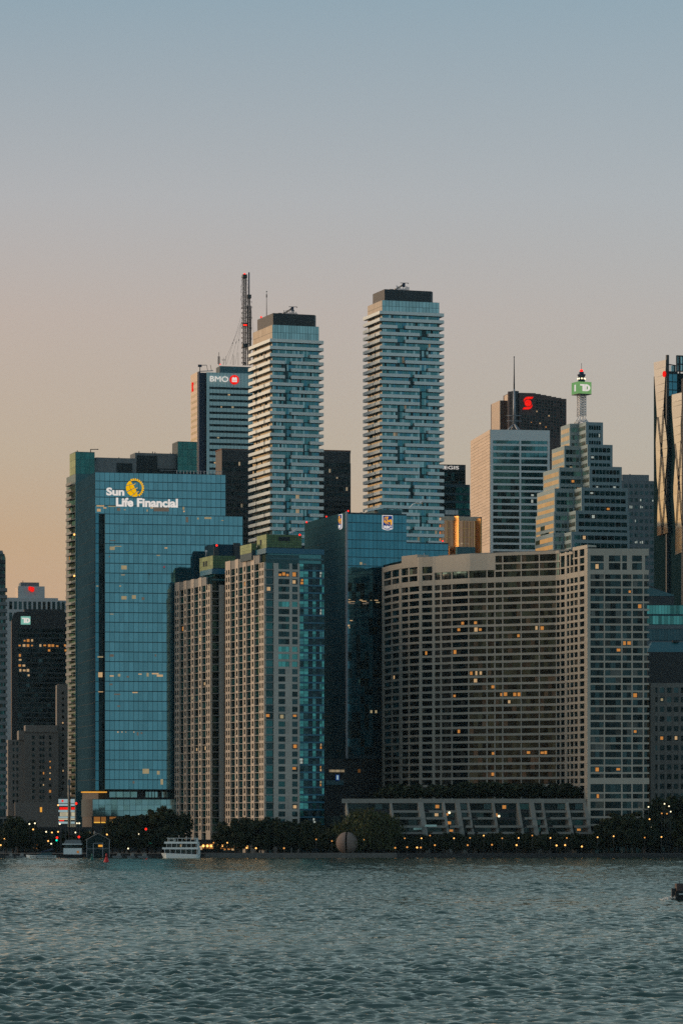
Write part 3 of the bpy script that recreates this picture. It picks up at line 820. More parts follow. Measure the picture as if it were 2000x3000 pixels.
def plaza(label, px0, Y, a, pxl, pxr, ytop, yband, crown, seq, fpx, lit, craneX, nglass=26):
    b = Bld('residential_tower', label, px0, Y, a, group='twin balconied towers')
    W, D, H = b.u(pxr), b.v(pxl), b.z(ytop)
    zb = b.z(yband); fs = fpx * b.pxm()
    m = MB(); m.box(0, W, 0, D, 0, H, 'mullion'); m.build('body', b.e)
    # tall glass screen round the top
    hz = [zb, zb + (H - zb) * .47, H]
    P = front_panes(b, lin(0, W, 17), hz, .14, .14, lambda i, j, u, z: 'glass_pale')
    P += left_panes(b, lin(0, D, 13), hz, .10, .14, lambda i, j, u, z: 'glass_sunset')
    pieces(b.e, 'screen_panel', P, 200)
    # dark plant room
    c0, cl, cr, cy = crown
    v0 = .8; ua, ue, vd = b.u(c0, v0), b.u(cr, v0), b.v(cl, .8)
    m = MB(); zc = b.z(cy, ua, v0)
    m.prism([(ua, v0), (ue - 1.5, v0), (ue, v0 + 2), (ue, vd), (ua, vd)], H, zc, 'dark_metal'); m.build('plant_room', b.e)
    m = MB()
    for i in range(13):
        q = b.u(c0 + (craneX - c0) * .8 + 8 + 3.2 * i, 6); m.tube((q, 6, zc), (q, 6, zc + random.uniform(1, 3)), .2, 'galvanised', n=5)
    m.tube((b.u(craneX, 6), 6, zc + 1.2), (b.u(craneX + 35, 6), 6, zc + 1.2), .08, 'galvanised', n=4)
    m.build('roof_pipe', b.e)
    meshes = {}
    nfl = len(seq)
    bot = zb - nfl * fs
    for k, kd in enumerate(seq):
        z = zb - k * fs - 1.6
        for part in (0, 1, 2):
            if part == 1 and not GAPS[kd]: continue
            if part == 2 and not LGAP[kd]: continue
            if (kd, part) not in meshes: meshes[kd, part] = balcony_mesh(kd, W, D, part)
            o = bpy.data.objects.new('balcony', meshes[kd, part]); put(o, b.e); o.location = (0, 0, z)
    m = MB()
    def col(i, j):
        r = random.random()
        return 'glass_teal' if r < .58 else 'glass_pale' if r < .76 else 'glass_blue_deep' if r < .94 else 'glass_dark'
    dark_u = {}
    for k in range(nfl):
        z1 = zb - k * fs - 1.6 - .0; z0 = z1 - fs + .35
        for i in range(nglass):
            u0, u1 = W * i / nglass, W * (i + 1) / nglass
            p = b.p((u0 + u1) / 2, 0, (z0 + z1) / 2)
            mt = 'glass_lit' if hit(lit, p, 4, 8) else col(i, k)
            if seq[k] != 'N' and abs((i + .5) / nglass - GAPS[seq[k]][0] - .03) < .025: mt = 'glass_dark'
            m.box(u0 + .05, u1 - .05, -.06, 0, z0 + .05, z1 - .05, mt)
        nl = 16
        for i in range(nl):
            v0_, v1_ = D * i / nl, D * (i + 1) / nl
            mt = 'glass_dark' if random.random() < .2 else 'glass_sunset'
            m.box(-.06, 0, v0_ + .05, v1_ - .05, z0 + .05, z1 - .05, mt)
        for i in range(nl):
            v0_, v1_ = D * i / nl, D * (i + 1) / nl
            m.box(W, W + .06, v0_ + .05, v1_ - .05, z0 + .05, z1 - .05, col(i, k))
    m.build('glazing', b.e, kind='stuff')
    # lower storeys, hidden from the lake by the nearer buildings
    m = MB(); k = 0; z = bot - 1.6
    while z > 4:
        m.box(-1.6, W + 1.6, -1.6, D + 1.6, z, z + 1.2, 'pale_parapet'); z -= fs
    m.build('lower_floor', b.e, kind='stuff')
    # window cleaning crane
    Yc = Y + 10
    t = empty('window_cleaning_crane', (X(craneX, Yc), Yc, b.base + zc), R(6), 'tan roof crane with dark head on the %s tower' % ('lower balconied' if ytop > 920 else 'taller balconied'), 'roof crane', 'cranes on the balconied towers')
    q = Yc / F
    m = MB(); m.box(-16 * q, -4 * q, -1, 1, 0, 7 * q, 'crane_tan'); m.box(-12 * q, -4 * q, -1.1, -1.02, .1, 6.8 * q, 'mech_grey'); m.build('counterweight', t)
    m = MB(); m.hexa([(-1 * q, -.6, 3 * q), (3 * q, -.6, 2 * q), (3 * q, .6, 2 * q), (-1 * q, .6, 3 * q), (-1 * q, -.6, 9 * q), (3 * q, -.6, 9 * q), (3 * q, .6, 9 * q), (-1 * q, .6, 9 * q)], 'crane_tan')
    m.hexa([(2 * q, -.5, 4 * q), (22 * q, -.5, 16 * q), (22 * q, .5, 16 * q), (2 * q, .5, 4 * q), (2 * q, -.5, 9 * q), (21 * q, -.5, 21 * q), (21 * q, .5, 21 * q), (2 * q, .5, 9 * q)], 'crane_tan'); m.build('boom', t)
    m = MB(); m.box(23 * q, 30 * q, -.8, .8, 14 * q, 25 * q, 'navy_steel'); m.box(21 * q, 24 * q, -.6, .6, 16 * q, 22 * q, 'dark_metal'); m.build('head', t)
    m = MB(); m.box(16 * q, 40 * q, -.3, .3, 25.4 * q, 26.6 * q, 'dark_metal'); m.tube((39.5 * q, 0, 25.4 * q), (40.5 * q, 0, 23 * q), .15, 'dark_metal'); m.build('spreader_bar', t)
    m = MB(); m.tube((0, 0, 0), (0, 0, 4 * q), .5, 'dark_metal', n=8); m.build('pedestal', t)
    return b
b = plaza('lower of the two white balconied towers, just right of the pale banded tower', 798, 1800, 19, 741, 934, 951, 993, (800, 755, 929, 917),
      ['N', 'N', 'B', 'A', 'A', 'A', 'B', 'A', 'A', 'B', 'A', 'B', 'A', 'A', 'B', 'B', 'A', 'A', 'B', 'A', 'A', 'N', 'A', 'A', 'B', 'A', 'A', 'A'], 21.2, [(872, 1459), (875, 1505), (868, 1500)], 830)
m = MB(); m.tube((0, 0, 0), (0, 0, 11.9), .2, 'dark_metal', r1=.1, n=5); m.ball((0, 0, 11.9), .3, 'dark_metal'); m.tube((0, 0, 9), (0, 0, 10.5), .3, 'dark_metal', n=5)
m.build('whip_antenna', None, loc=(X(781, 1810), 1810, Z(925, 1810)), label='tall thin antenna at the left roof edge of the lower balconied tower', cat='antenna')
beacon(765, 929, 1825, .5, 'small red beacon on the left rim of the lower balconied tower')
plaza('taller of the two white balconied towers, right of centre', 1119, 1790, 18, 1076.5, 1286, 879, 911.5, (1126, 1087.5, 1271, 847),
      ['N', 'N', 'A', 'B', 'A', 'B', 'B', 'A', 'B', 'C', 'C', 'B', 'B', 'B', 'A', 'A', 'C', 'B', 'B', 'A', 'A', 'A', 'B', 'B', 'A', 'C', 'C', 'N', 'N', 'B', 'B', 'C', 'A', 'B', 'A'], 20.3,
      [(1257, 1012), (1189, 1191), (1157, 1273), (1178, 1051), (1276, 1563), (1224, 1580)], 1156)

# ================================================================ small hotel-sign tower, gold tower
b = Bld('stepped_tower', 'dark teal stepped tower with white letters, right of the taller balconied tower', 1262, 2200, 10)
m = MB(); H1, H2, H3 = b.z(1360), b.z(1419), b.z(1493)
m.box(0, b.u(1363), 0, 20, 0, H1, 'dark_metal'); m.build('body', b.e)
m = MB(); m.box(b.u(1270), b.u(1374), -1.5, 22, 0, H2, 'mullion'); m.box(b.u(1270), b.u(1378), -3, 23, 0, H3, 'mullion'); m.build('lower_tier', b.e)
P = []
for y0, y1 in ((1443, 1427), (1466, 1450), (1489, 1474)):
    P += front_panes(b, lin(b.u(1292), b.u(1373), 8), [b.z(y0), b.z(y1)], .12, 0, lambda i, j, u, z: 'glass_green' if i > 3 else 'glass_dark', v=-1.5)
P += front_panes(b, lin(b.u(1300), b.u(1377), 8), [b.z(1508), b.z(1495)], .12, 0, lambda i, j, u, z: 'glass_green' if i > 3 else 'grey_stone', v=-3)
P += front_panes(b, lin(b.u(1290), b.u(1362), 7), [b.z(y) for y in (1416, 1408, 1396, 1384, 1376)], .15, .3, lambda i, j, u, z: pick(('glass_dark', 3), ('glass_black', 2), ('glass_teal', 1)), v=0)
pieces(b.e, 'window', P, 100)
s = empty('illuminated_sign', b.w(0, 0, 0), b.a, 'row of white letters at the top of the dark teal stepped tower', 'sign')
letters(s, 'REGIS', b.u(1286.5), b.u(1342.5), b.z(1374), b.z(1364.5), -.5, .3, 'sign_white', bold=0.0)
b = Bld('gold_tower', 'copper and gold glass tower glowing between the balconied tower and the pale stone one', 1290, 1950, 15)
H = b.z(1524); Wd = b.u(1407)
m = MB(); m.box(0, Wd, 0, 20, 0, H, 'glass_bronze'); m.build('body', b.e)
m = MB(); m.box(0, b.u(1401), -.6, 20, H, b.z(1512), 'pale_sunlit_stone'); m.build('roof_band', b.e)
piece('dark_edge', b.e, b.u(1401), Wd, -2, 20, 0, b.z(1513), 'dark_metal')
for p0, p1, yt in ((1325, 1337, 1512), (1389, 1401, 1518), (1311, 1314, 1600), (1320, 1323, 1600)):
    ua, ue = b.u(p0), b.u(p1); m = MB(); m.prism([(ua, 0), (ua + .3, -.05), (ue, -3.4), (ue + .4, -3.4), (ue + .4, 0)] if p1 - p0 > 5 else [(ua, 0), (ue, -1.2), (ue, 0)], 0, b.z(yt), 'gold_metal'); m.build('gold_fin', b.e)
for px in (1309, 1358, 1374.5): piece('gold_mullion', b.e, b.u(px) - .12, b.u(px) + .12, -.35, 0, 0, H, 'gold_metal')
P = []
for px in range(1291, 1401, 4):
    if 1323 < px < 1340 or px > 1386: continue
    P.append((b.u(px) + .1, b.u(px + 4) - .1, -.12, 0, b.z(1620), H - .3, 'glass_bronze'))
pieces(b.e, 'glass_strip', P, 60)
for y in (1547, 1573): piece('floor_line', b.e, 0, b.u(1389), -.16, -.122, b.z(y) - .1, b.z(y) + .1, 'gold_metal')
for i in range(3): piece('lit_window', b.e, b.u(1348 + i * 10), b.u(1355 + i * 8), -.2, -.13, b.z(1593), b.z(1589), 'glass_lit')
m = MB(); m.box(b.u(1338, -8), b.u(1391, -8), -8, -5, 0, b.z(1601, 0, -8), 'teal_spandrel'); m.build('annex', b.e)

# ================================================================ pale stone tower with spire
b = Bld('stone_tower', 'pale stone office tower with banded windows and a thin spire on its roof', 1435.5, 2060, 8)
pm = b.pxm(); Wd, D, H = b.u(1609), b.v(1379), b.z(1258.5)
m = MB(); m.box(0, Wd, 0, D, 0, H, 'mullion'); m.build('body', b.e)
zt = b.z(1290)
piece('top_band', b.e, 0, Wd, -.4, 0, zt, H, 'silver_stone')
piece('corner_pier', b.e, 0, b.u(1443), -.4, 0, 0, zt, 'silver_stone'); piece('corner_pier', b.e, b.u(1602), Wd, -.4, 0, 0, zt, 'silver_stone')
piece('middle_pier', b.e, b.u(1520), b.u(1525), -.5, 0, 0, zt, 'silver_stone')
rows = [1290, 1300, 1306] ; y = 1306; segs = [(1290, 1299.5)]
k = 0
while y < 1700:
    segs.append((y, y + 13.2)); y += 19.3; k += 1
for (y0, y1), (y2, y3) in zip(segs, segs[1:]):
    piece('spandrel', b.e, b.u(1443), b.u(1520), -.4, 0, b.z(y2), b.z(y1), 'silver_stone'); piece('spandrel', b.e, b.u(1525), b.u(1602), -.4, 0, b.z(y2), b.z(y1), 'silver_stone')
P = []
lit = [(1450, 1477), (1465, 1476), (1490, 1476), (1500, 1477), (1535, 1475), (1550, 1477), (1562, 1472), (1515, 1340), (1540, 1458), (1555, 1455)]
for k, (y0, y1) in enumerate(segs[:22]):
    for a0, a1, n in ((1443.5, 1519.5, 6), (1525.5, 1601.5, 6)):
        us = lin(b.u(a0), b.u(a1), n)
        for i in range(n):
            p = b.p((us[i] + us[i + 1]) / 2, 0, (b.z(y0) + b.z(y1)) / 2)
            dk = k > 5 and i < 6 and a0 < 1500 and random.random() < .25 + .05 * k
            mt = 'glass_lit_cool' if hit(lit, p, 6, 6) else 'glass_dark' if dk else 'glass_teal'
            P.append((us[i] + .07, us[i + 1] - .07, -.12, 0, b.z(y1), b.z(y0), mt))
pieces(b.e, 'window', P, 290, 'window_field')
# stone panels on the left face, evening light put into their colour
vs = lin(0, D, 5); zs = [H - 14 * pm] + [H - (14 + 9.65 * k) * pm for k in range(1, 34)]
P = []
for j in range(len(zs) - 1):
    for i in range(5):
        P.append((-.35, 0, vs[i] + .09, vs[i + 1] - .09, zs[j + 1] + .13, zs[j] - .0, 'pale_sunlit_stone'))
P.append((-.35, 0, 0, D, zs[0] + .12, H, 'pale_sunlit_stone'))
pieces(b.e, 'stone_panel', P, 300)
piece('left_wall', b.e, -.35, -.1, 0, D, 0, zs[-1], 'pale_sunlit_stone')
t = empty('spire', b.w(b.u(1505, 14), 14, H), b.a, 'thin grey spire on splayed legs, on the roof of the pale stone tower', 'spire')
q = (2060 + 14) / F; zz = lambda y: (1258 - y) * q
m = MB(); m.tube((0, 0, zz(1236)), (0, 0, zz(1130)), .75, 'galvanised', r1=.5, n=8); m.tube((0, 0, zz(1130)), (0, 0, zz(1036)), .42, 'dark_metal', r1=.2, n=6); m.ball((0, 0, zz(1036)), .4, 'dark_metal'); m.build('pole', t)
for dx, dy in ((-25 * q, 0), (25 * q, 1), (8 * q, -5), (-6 * q, 6)):
    m = MB(); m.tube((0, 0, zz(1232)), (dx, dy, 0), .45, 'galvanised', n=6); m.build('leg', t)
for y in (1208, 1224): 
    m = MB(); m.tube((-22 * q, 0, zz(y)), (22 * q, 0, zz(y)), .22, 'galvanised', n=5); m.build('cross_bar', t)

# ================================================================ dark granite tower with red emblem
b = Bld('granite_tower', 'dark brown granite tower with a glowing red curved emblem and stepped top', 1520, 2450, 12)
pm = b.pxm(); Wd = b.u(1658)
steps = [(1520, 1568, 1150.5), (1568, 1583, 1152.5), (1583, 1599, 1155), (1599, 1614, 1157.5), (1614, 1628, 1160), (1628, 1643, 1162.5), (1643, 1658, 1165)]
m = MB()
for a, c, y in steps: m.box(b.u(a), b.u(c), 0, 24, 0, b.z(y), 'granite')
m.build('body', b.e)
P = []
for k in range(13):
    for i in range(15):
        p0 = 1526 + 8.7 * i
        if k < 6 and 1526 <= p0 < 1566: continue
        lit = (k, i) in ((4, 5), (5, 9), (8, 3), (8, 6), (9, 8))
        yt = 1163 + .09 * (p0 - 1520)
        P.append((b.u(p0), b.u(p0 + 5.2), -.1, 0, b.z(yt + 8.5 * k + 5.5), b.z(yt + 8.5 * k), 'glass_lit' if lit else pick(('glass_black', 4), ('granite', 1))))
pieces(b.e, 'window', P, 300)
m = MB(); m.box(b.u(1493, 8), b.u(1521, 8), 8, 26, 0, b.z(1151, 0, 8), 'granite'); m.build('rear_wing', b.e)
m = MB(); m.lathe((b.u(1511), 3, 0), [(2.6, 0), (2.6, b.z(1145))], 'dark_metal', 12); m.lathe((b.u(1499), 5, 0), [(1.7, 0), (1.7, b.z(1145.5))], 'granite', 12); m.build('stair_shaft', b.e)
piece('west_wall', b.e, b.u(1492, 8), b.u(1492, 8) + .5, 8, 22, 0, b.z(1153, 0, 8), 'pale_sunlit_stone')  # sunlit side of the granite painted as pale warm stone
m = MB(); m.box(b.u(1465, 14), b.u(1493, 14), 14, 40, 0, b.z(1174, 0, 14), 'granite'); m.build('lower_wing', b.e)
piece('west_wall', b.e, b.u(1465, 14) - .5, b.u(1465, 14), 14, 36, 0, b.z(1174, 0, 14), 'pale_sunlit_stone')  # sunlit flank of this wing, also painted pale
s = empty('illuminated_sign', b.w(0, 0, 0), b.a, 'glowing red curved emblem with a round globe on the dark granite tower', 'sign')
cu_, cz_ = b.u(1545), b.z(1180.5); q = pm
m = MB(); m.plate([(cu_ + 10.2 * q * math.cos(2 * math.pi * i / 20), cz_ + 10.2 * q * math.sin(2 * math.pi * i / 20)) for i in range(20)], -.7, -.2, 'sign_red'); m.build('globe', s)
def swash(sg):
    o_ = [(16.5, 18.5), (-1, 18.5), (-8, 16), (-12.5, 10), (-12.5, 3), (-10.5, 7.5), (-5, 11.5), (2, 12), (12, 12.5)]
    pts = [(cu_ + sg * x * q, cz_ + sg * z * q) for x, z in o_]
    m = MB(); m.plate(pts, -.7, -.2, 'sign_red'); m.build('ribbon', s)
swash(1); swash(-1)

stone('zig_stone', (0.26, 0.335, 0.35), var=0.1)
# ================================================================ stepped ziggurat tower with green sign mast
b = Bld('ziggurat_tower', 'stepped grey-teal office tower with notched corners under a lattice sign mast', 1668, 1950, 14)
pm = b.pxm()
tiers = [(1641, 1668, 1693, 1715, 1765, 1241, 1306), (1615, 1652, 1690, 1720, 1793, 1306, 1370), (1590, 1637, 1687, 1725, 1820, 1370, 1432),
         (1572, 1624, 1670, 1702, 1838, 1432, 1500), (1568, 1622, 1655, 1685, 1842, 1500, 1562), (1566, 1620, 1638, 1672, 1843, 1562, 1640)]
prev = []
bases = [b.z(t_[6] + 4) for t_ in tiers]; bases[-1] = 0
win = []
for ti, (l0, l1, c0, c1, r_, y0, y1) in enumerate(tiers):
    v0 = -ti * 4.0                          # each lower tier stands 4 m further forward
    z1, z0 = b.z(y0, 0, v0), (b.z(y1 + 6, 0, v0) if ti < 5 else 0)
    ul, ur = b.u(l1, v0), b.u(r_, v0 - 13)
    uc = b.u(c1, v0 - 13)
    # back volume with its left face, front volume 7 m proud
    t_ = (l0 - CX) / F
    vl = (b.X0 + ul * b.ca - t_ * (b.Y0 + ul * b.sa)) / (b.sa + t_ * b.ca)
    dep = max(vl, 12 + v0 + 14)
    m = MB(); m.box(ul, ur, v0, vl, z0, z1, 'zig_stone'); m.box(uc, ur + .01, v0 - 13, v0, z0, z1 - .4, 'zig_stone'); m.build('tier', b.e)
    nb = max(1, int(round((y1 - y0) / 22.5))) if ti < 5 else 4
    for k in range(nb):
        zt = z1 - 12 * pm - k * 22.3 * pm; zb_ = zt - 12.5 * pm
        if zb_ < 0: continue
        win += left_panes(b, lin(v0 + 1, vl - 1, 4), [zb_, zt], .2, 0, lambda i, j, u, z: 'glass_sunset' if (ti < 4 or random.random() < .7) else 'glass_dark', u=ul)
        win += left_panes(b, lin(v0 - 12.4, v0 - .4, 3), [zb_, zt], .2, 0, lambda i, j, u, z: 'glass_sunset', u=uc)
        win += front_panes(b, lin(ul + .8, uc - .5, 4), [zb_, zt], .2, 0, lambda i, j, u, z: pick(('glass_teal', 4), ('glass_dark', 2), ('glass_lit', .15)), v=v0)
        win += front_panes(b, lin(uc + 1.5, ur - 1.2, 5 if ti < 2 else 8), [zb_, zt], .3, 0, lambda i, j, u, z: pick(('glass_teal', 5), ('glass_dark', 2), ('glass_lit_cool', .25), ('glass_lit', .2)), v=v0 - 13)
pieces(b.e, 'window', win, 300, 'window_field')
t = empty('sign_mast', b.w(b.u(1702, -3.5), -3.5, b.z(1241)), R(24), 'white lattice mast carrying a square green sign box with a dark lantern on top', 'sign mast')
Yq = b.w(b.u(1702, -3.5), -3.5, 0)[1]; q = Yq / F; zz = lambda y: (1241 - y) * q
m = MB(); lattice(m, 0, 0, zz(1222), zz(1158), 19 * q, 'steel_white', 9, r=.24); 
for k in range(8):
    an = 2 * math.pi * k / 8
    m.tube((9.5 * q * math.cos(an), 9.5 * q * math.sin(an), zz(1224)), (22 * q * math.cos(an), 22 * q * math.sin(an), 0), .22, 'steel_white', n=4)
    an2 = an + math.pi / 4
    m.tube((22 * q * math.cos(an), 22 * q * math.sin(an), .3), (22 * q * math.cos(an2), 22 * q * math.sin(an2), .3), .2, 'steel_white', n=4)
    m.tube((15 * q * math.cos(an), 15 * q * math.sin(an), zz(1233)), (15 * q * math.cos(an2), 15 * q * math.sin(an2), zz(1233)), .18, 'steel_white', n=4)
    m.tube((15 * q * math.cos(an), 15 * q * math.sin(an), zz(1233)), (22 * q * math.cos(an2), 22 * q * math.sin(an2), .3), .14, 'steel_white', n=4)
m.build('lattice', t)
m = MB(); hw = 21.5 * q; m.box(-hw, hw, -hw, hw, zz(1157), zz(1122), 'sign_green'); m.box(-hw - .05, hw + .05, -hw - .05, hw + .05, zz(1158.4), zz(1157), 'dark_metal'); sbx = m.build('sign_box', t)
def td_mark(parent, cx, cz, h, yf, dep, mat):
    """the T bar and the D as one block, in the x,z plane"""
    k = h / 20.0
    m = MB()
    m.plate([(cx + x * k, cz + z * k) for x, z in ((-17, 5.5), (-9.5, 5.5), (-9.5, -10), (-2, -10), (-2, 10), (-17, 10))], yf, yf + dep, mat)
    m.build('letter', parent)
    m = MB()
    m.plate([(cx + x * k, cz + z * k) for x, z in ((-1, -10), (4, -10), (4, 10), (-1, 10))], yf, yf + dep, mat)
    n = 10
    for i in range(n):
        a0, a1 = R(-90 + 180 * i / n), R(-90 + 180 * (i + 1) / n)
        ins = lambda a: (4 + 5.0 * math.cos(a), 5.6 * math.sin(a)); outp = lambda a: (4 + 12 * math.cos(a), 10 * math.sin(a))
        m.plate([(cx + x * k, cz + z * k) for x, z in (ins(a0), outp(a0), outp(a1), ins(a1))], yf, yf + dep, mat)
    m.build('letter', parent)
td_mark(sbx, 1.0 * q, zz(1139.5), 20 * q, -hw - .2, .15, 'sign_white')
e2 = empty('side_mark', (0, 0, 0), R(-90), None, None); e2.parent = sbx
mm = MB()
mm.box(-hw - .2, -hw - .05, -6 * q, 2 * q, zz(1149), zz(1130), 'sign_white'); mm.build('side_letter', sbx)
bpy.data.objects.remove(e2)
m = MB(); m.lathe((0, 0, 0), [(10.5 * q, zz(1121)), (10.5 * q, zz(1103)), (12.5 * q, zz(1102)), (12.5 * q, zz(1098)), (7.5 * q, zz(1097)), (7 * q, zz(1091)), (4 * q, zz(1090))], 'navy_steel', 8)
m.build('lantern', t)
m = MB()
for k in range(8):
    an = 2 * math.pi * (k + .5) / 8; m.ball((10.6 * q * math.cos(an), 10.6 * q * math.sin(an), zz(1111)), .45, 'lamp_white', 6)
m.build('lantern_lamp', t)
m = MB(); m.ball((0, 0, zz(1088)), .9, 'lamp_red'); m.build('beacon', t)
m = MB(); m.tube((0, 0, zz(1089)), (0, 0, zz(1065)), .12, 'dark_metal', n=5); m.build('whip', t)

# ================================================================ grey slab right of it
b = Bld('grey_tower', 'plain grey tower with small square windows, right of the stepped tower', 1822, 2250, 8)
m = MB(); m.box(b.u(1790), b.u(1925), 0, 25, 0, b.z(1408), 'mech_grey'); m.build('body', b.e)
m = MB(); m.box(0, b.u(1900), .5, 20, b.z(1408), b.z(1390), 'mech_grey'); m.build('penthouse', b.e)
m = MB(); m.tube((b.u(1849), 5, b.z(1390)), (b.u(1849), 5, b.z(1386)), .4, 'dark_metal'); m.build('vent_pipe', b.e)
P = []
lit = [(1873, 1459), (1908, 1462), (1846, 1482), (1875, 1484), (1855, 1525), (1859, 1585), (1874, 1590)]
for k in range(17):
    for i in range(6):
        for h_ in range(2):
            px = 1827 + 15.2 * i + 5 * h_; y = 1418 + 20.6 * k
            mt = 'glass_lit_cool' if hit(lit, (px, y), 4, 9) else 'glass_dark'
            P.append((b.u(px), b.u(px + 4.6), -.05, .0, b.z(y + 10.5), b.z(y), mt))
pieces(b.e, 'window', P, 300)

# ================================================================ faceted glass tower at the right edge
b = Bld('faceted_tower', 'tall faceted glass tower with diagonal folds at the right edge', 1952, 1850, 20)
D = b.v(1912); pm = b.pxm(); Wd = 42
m = MB(); m.box(0.3, Wd, .3, D, 0, b.z(1092), 'deep_teal'); m.build('body', b.e)
piece('corner_column', b.e, -.4, .9, -.6, .6, 0, b.z(1040), 'dark_metal')
# folded left face: facets between the far edge and the corner column
def facet(poly, off, mat, nm='facet'):
    m = MB()
    P3 = []
    for px, py, o_ in poly:
        v_ = b.v(px, -o_ - off); P3.append((-o_ - off, v_, b.z(py, -o_ - off, v_)))
    m.face(P3, mat)
    n = Vector((-.22, 0, 0)); q = [Vector(p) - n for p in P3]
    for i in range(len(P3)):
        j = (i + 1) % len(P3); m.face([P3[j], P3[i], q[i], q[j]], 'mullion')
    return m.build(nm, b.e)
# rows of glass on the bright facets, each row one pane
def bright(left, right, rows, skew=9):
    def at(edge, y):
        for (x0, y0), (x1, y1) in zip(edge, edge[1:]):
            if y0 <= y <= y1: return x0 + (x1 - x0) * (y - y0) / (y1 - y0)
        return edge[-1][0] if y > edge[-1][1] else edge[0][0]
    for ya, yb in zip(rows, rows[1:]):
        pts = [(at(left, ya), ya, .9), (at(left, yb), yb, .9), (at(right, yb - skew), yb - skew - 0.6, .9), (at(right, ya - skew), ya - skew + .6, .9)]
        facet(pts, 0, 'glass_facet', 'glass_facet')
Lf = [(1913, 1060), (1914, 1085), (1923, 1222), (1919, 1300), (1920, 1335), (1922, 1400), (1927, 1450), (1924, 1500), (1923, 1572)]
Rf = [(1949, 1050), (1948, 1085), (1941, 1200), (1950, 1270), (1953, 1310), (1951, 1350), (1945, 1420), (1948, 1480), (1955, 1562)]
bright(Lf, Rf, [1062, 1084, 1107, 1131, 1153, 1177, 1201, 1225, 1249, 1273, 1297, 1322, 1347, 1372, 1397, 1420, 1445, 1470, 1496, 1522, 1546, 1570])
L2 = [(1964, 1150), (1965, 1185), (1974, 1300), (1978, 1320), (1970, 1440), (1977, 1540), (1976, 1626)]
R2 = [(1998, 1150), (1995, 1195), (1992, 1240), (1993, 1300), (2001, 1330), (2006, 1420), (2000, 1500), (2004, 1610)]
for px0_, dv in ((0, 0),):
    pass
for px, y0_, px1, y1_ in ((1924, 1222, 1936, 1330), (1941, 1200, 1933, 1330), (1935, 1320, 1926, 1450), (1934, 1310, 1945, 1440), (1926, 1450, 1938, 1560), (1946, 1440, 1936, 1570)):
    va, ve = b.v(px, -1.2), b.v(px1, -1.2); m = MB(); m.tube((-1.2, va, b.z(y0_, -1.2, va)), (-1.2, ve, b.z(y1_, -1.2, ve)), .24, 'dark_metal', n=5); m.build('diagonal_brace', b.e)
# upper frame to the right of the column
m = MB()
z0, z1 = b.z(1087), b.z(1066)
m.tube((1, 2, b.z(1065)), (b.u(1983), 2, b.z(1068)), .25, 'dark_metal'); m.tube((1, 2, z0), (b.u(1983), 2, z0), .25, 'dark_metal')
for px in (1957, 1966, 1975): m.tube((b.u(px), 2, z0), (b.u(px), 2, b.z(1066.5)), .12, 'dark_metal')
for px in (1983.5, 1992, 2004): m.tube((b.u(px), 1, b.z(1150)), (b.u(px), 1, b.z(1039)), .45, 'dark_metal')
for y in (1040, 1064, 1085): m.tube((b.u(1983.5), 1, b.z(y)), (b.u(2020), 1, b.z(y)), .3, 'dark_metal')
m.build('crown_frame', b.e)
m = MB(); m.box(b.u(1984), b.u(2020), 1.4, 1.6, b.z(1086), b.z(1041), 'glass_pale'); m.box(b.u(1970), b.u(1983), 2.2, 2.4, z0 + .2, b.z(1068.5), 'glass_pale'); m.build('crown_glass', b.e)
m = MB(); m.prism([(1, .1), (b.u(1983), .1), (b.u(1983), 3), (1, 3)], b.z(1160), b.z(1087), 'dark_louvre'); m.build('louvre', b.e)
P = front_panes(b, [b.u(1956), b.u(1968), b.u(1982)], [b.z(y) for y in (1165, 1142, 1118, 1094)], .3, .5, lambda i, j, u, z: 'glass_blue_deep', v=0.0)
pieces(b.e, 'crown_pane', P, 20)
m = MB(); m.ball((-1.35, b.v(1945, -1.2), b.z(1096)), 1, 'sign_red', 8, sq=1.6)
m.build('emblem', b.e)
# front: dark glass in long vertical folds
us = [0.9, b.u(1964), b.u(1980), b.u(2004), b.u(2030)]
for i, (ua, ue) in enumerate(zip(us, us[1:])):
    m = MB(); off = (-1.2, -.2)[i % 2], (-.2, -1.2)[i % 2]
    m.prism([(ua, off[0]), (ue, off[1]), (ue, .3), (ua, .3)], 0, b.z(1160) if i == 0 else b.z(1156), 'glass_blue_deep'); m.build('glass_fold', b.e)
# second bright fold, set on a bay standing forward
b2 = b
bay = MB(); ub0, ub1 = b.u(1999, -16), b.u(2080, -16)
bay.box(ub0, ub1, -16, -.1, 0, b.z(1150, ub0, -16), 'deep_teal'); bay.build('second_bay', b.e)
def facet2(poly, mat):
    m = MB(); P3 = []
    for px, py in poly:
        # plane running from the corner (1964,v=12)… seen as a second left face, parallel to the first
        t_ = (px - CX) / F; uu = ub0 - .3
        v_ = (b.X0 + uu * b.ca - t_ * (b.Y0 + uu * b.sa)) / (b.sa + t_ * b.ca)
        P3.append((uu, v_, b.z(py, uu, v_)))
    m.face(P3, mat); q = [(p[0] + .25, p[1], p[2]) for p in P3]
    for i in range(len(P3)):
        j = (i + 1) % len(P3); m.face([P3[j], P3[i], q[i], q[j]], 'mullion')
    m.build('glass_facet', b.e)
def at(edge, y):
    for (x0, y0), (x1, y1) in zip(edge, edge[1:]):
        if y0 <= y <= y1: return x0 + (x1 - x0) * (y - y0) / (y1 - y0)
    return edge[-1][0] if y > edge[-1][1] else edge[0][0]
rows = [1157, 1180, 1193, 1228, 1253, 1278, 1301, 1325, 1350, 1375, 1400, 1425, 1450, 1475, 1500, 1526, 1552, 1578, 1604, 1626]
R2 = [(1996.5, 1140), (1995, 1195), (1992, 1240), (1993, 1300), (1998, 1330), (1998.5, 1420), (1994, 1500), (1997, 1610)]
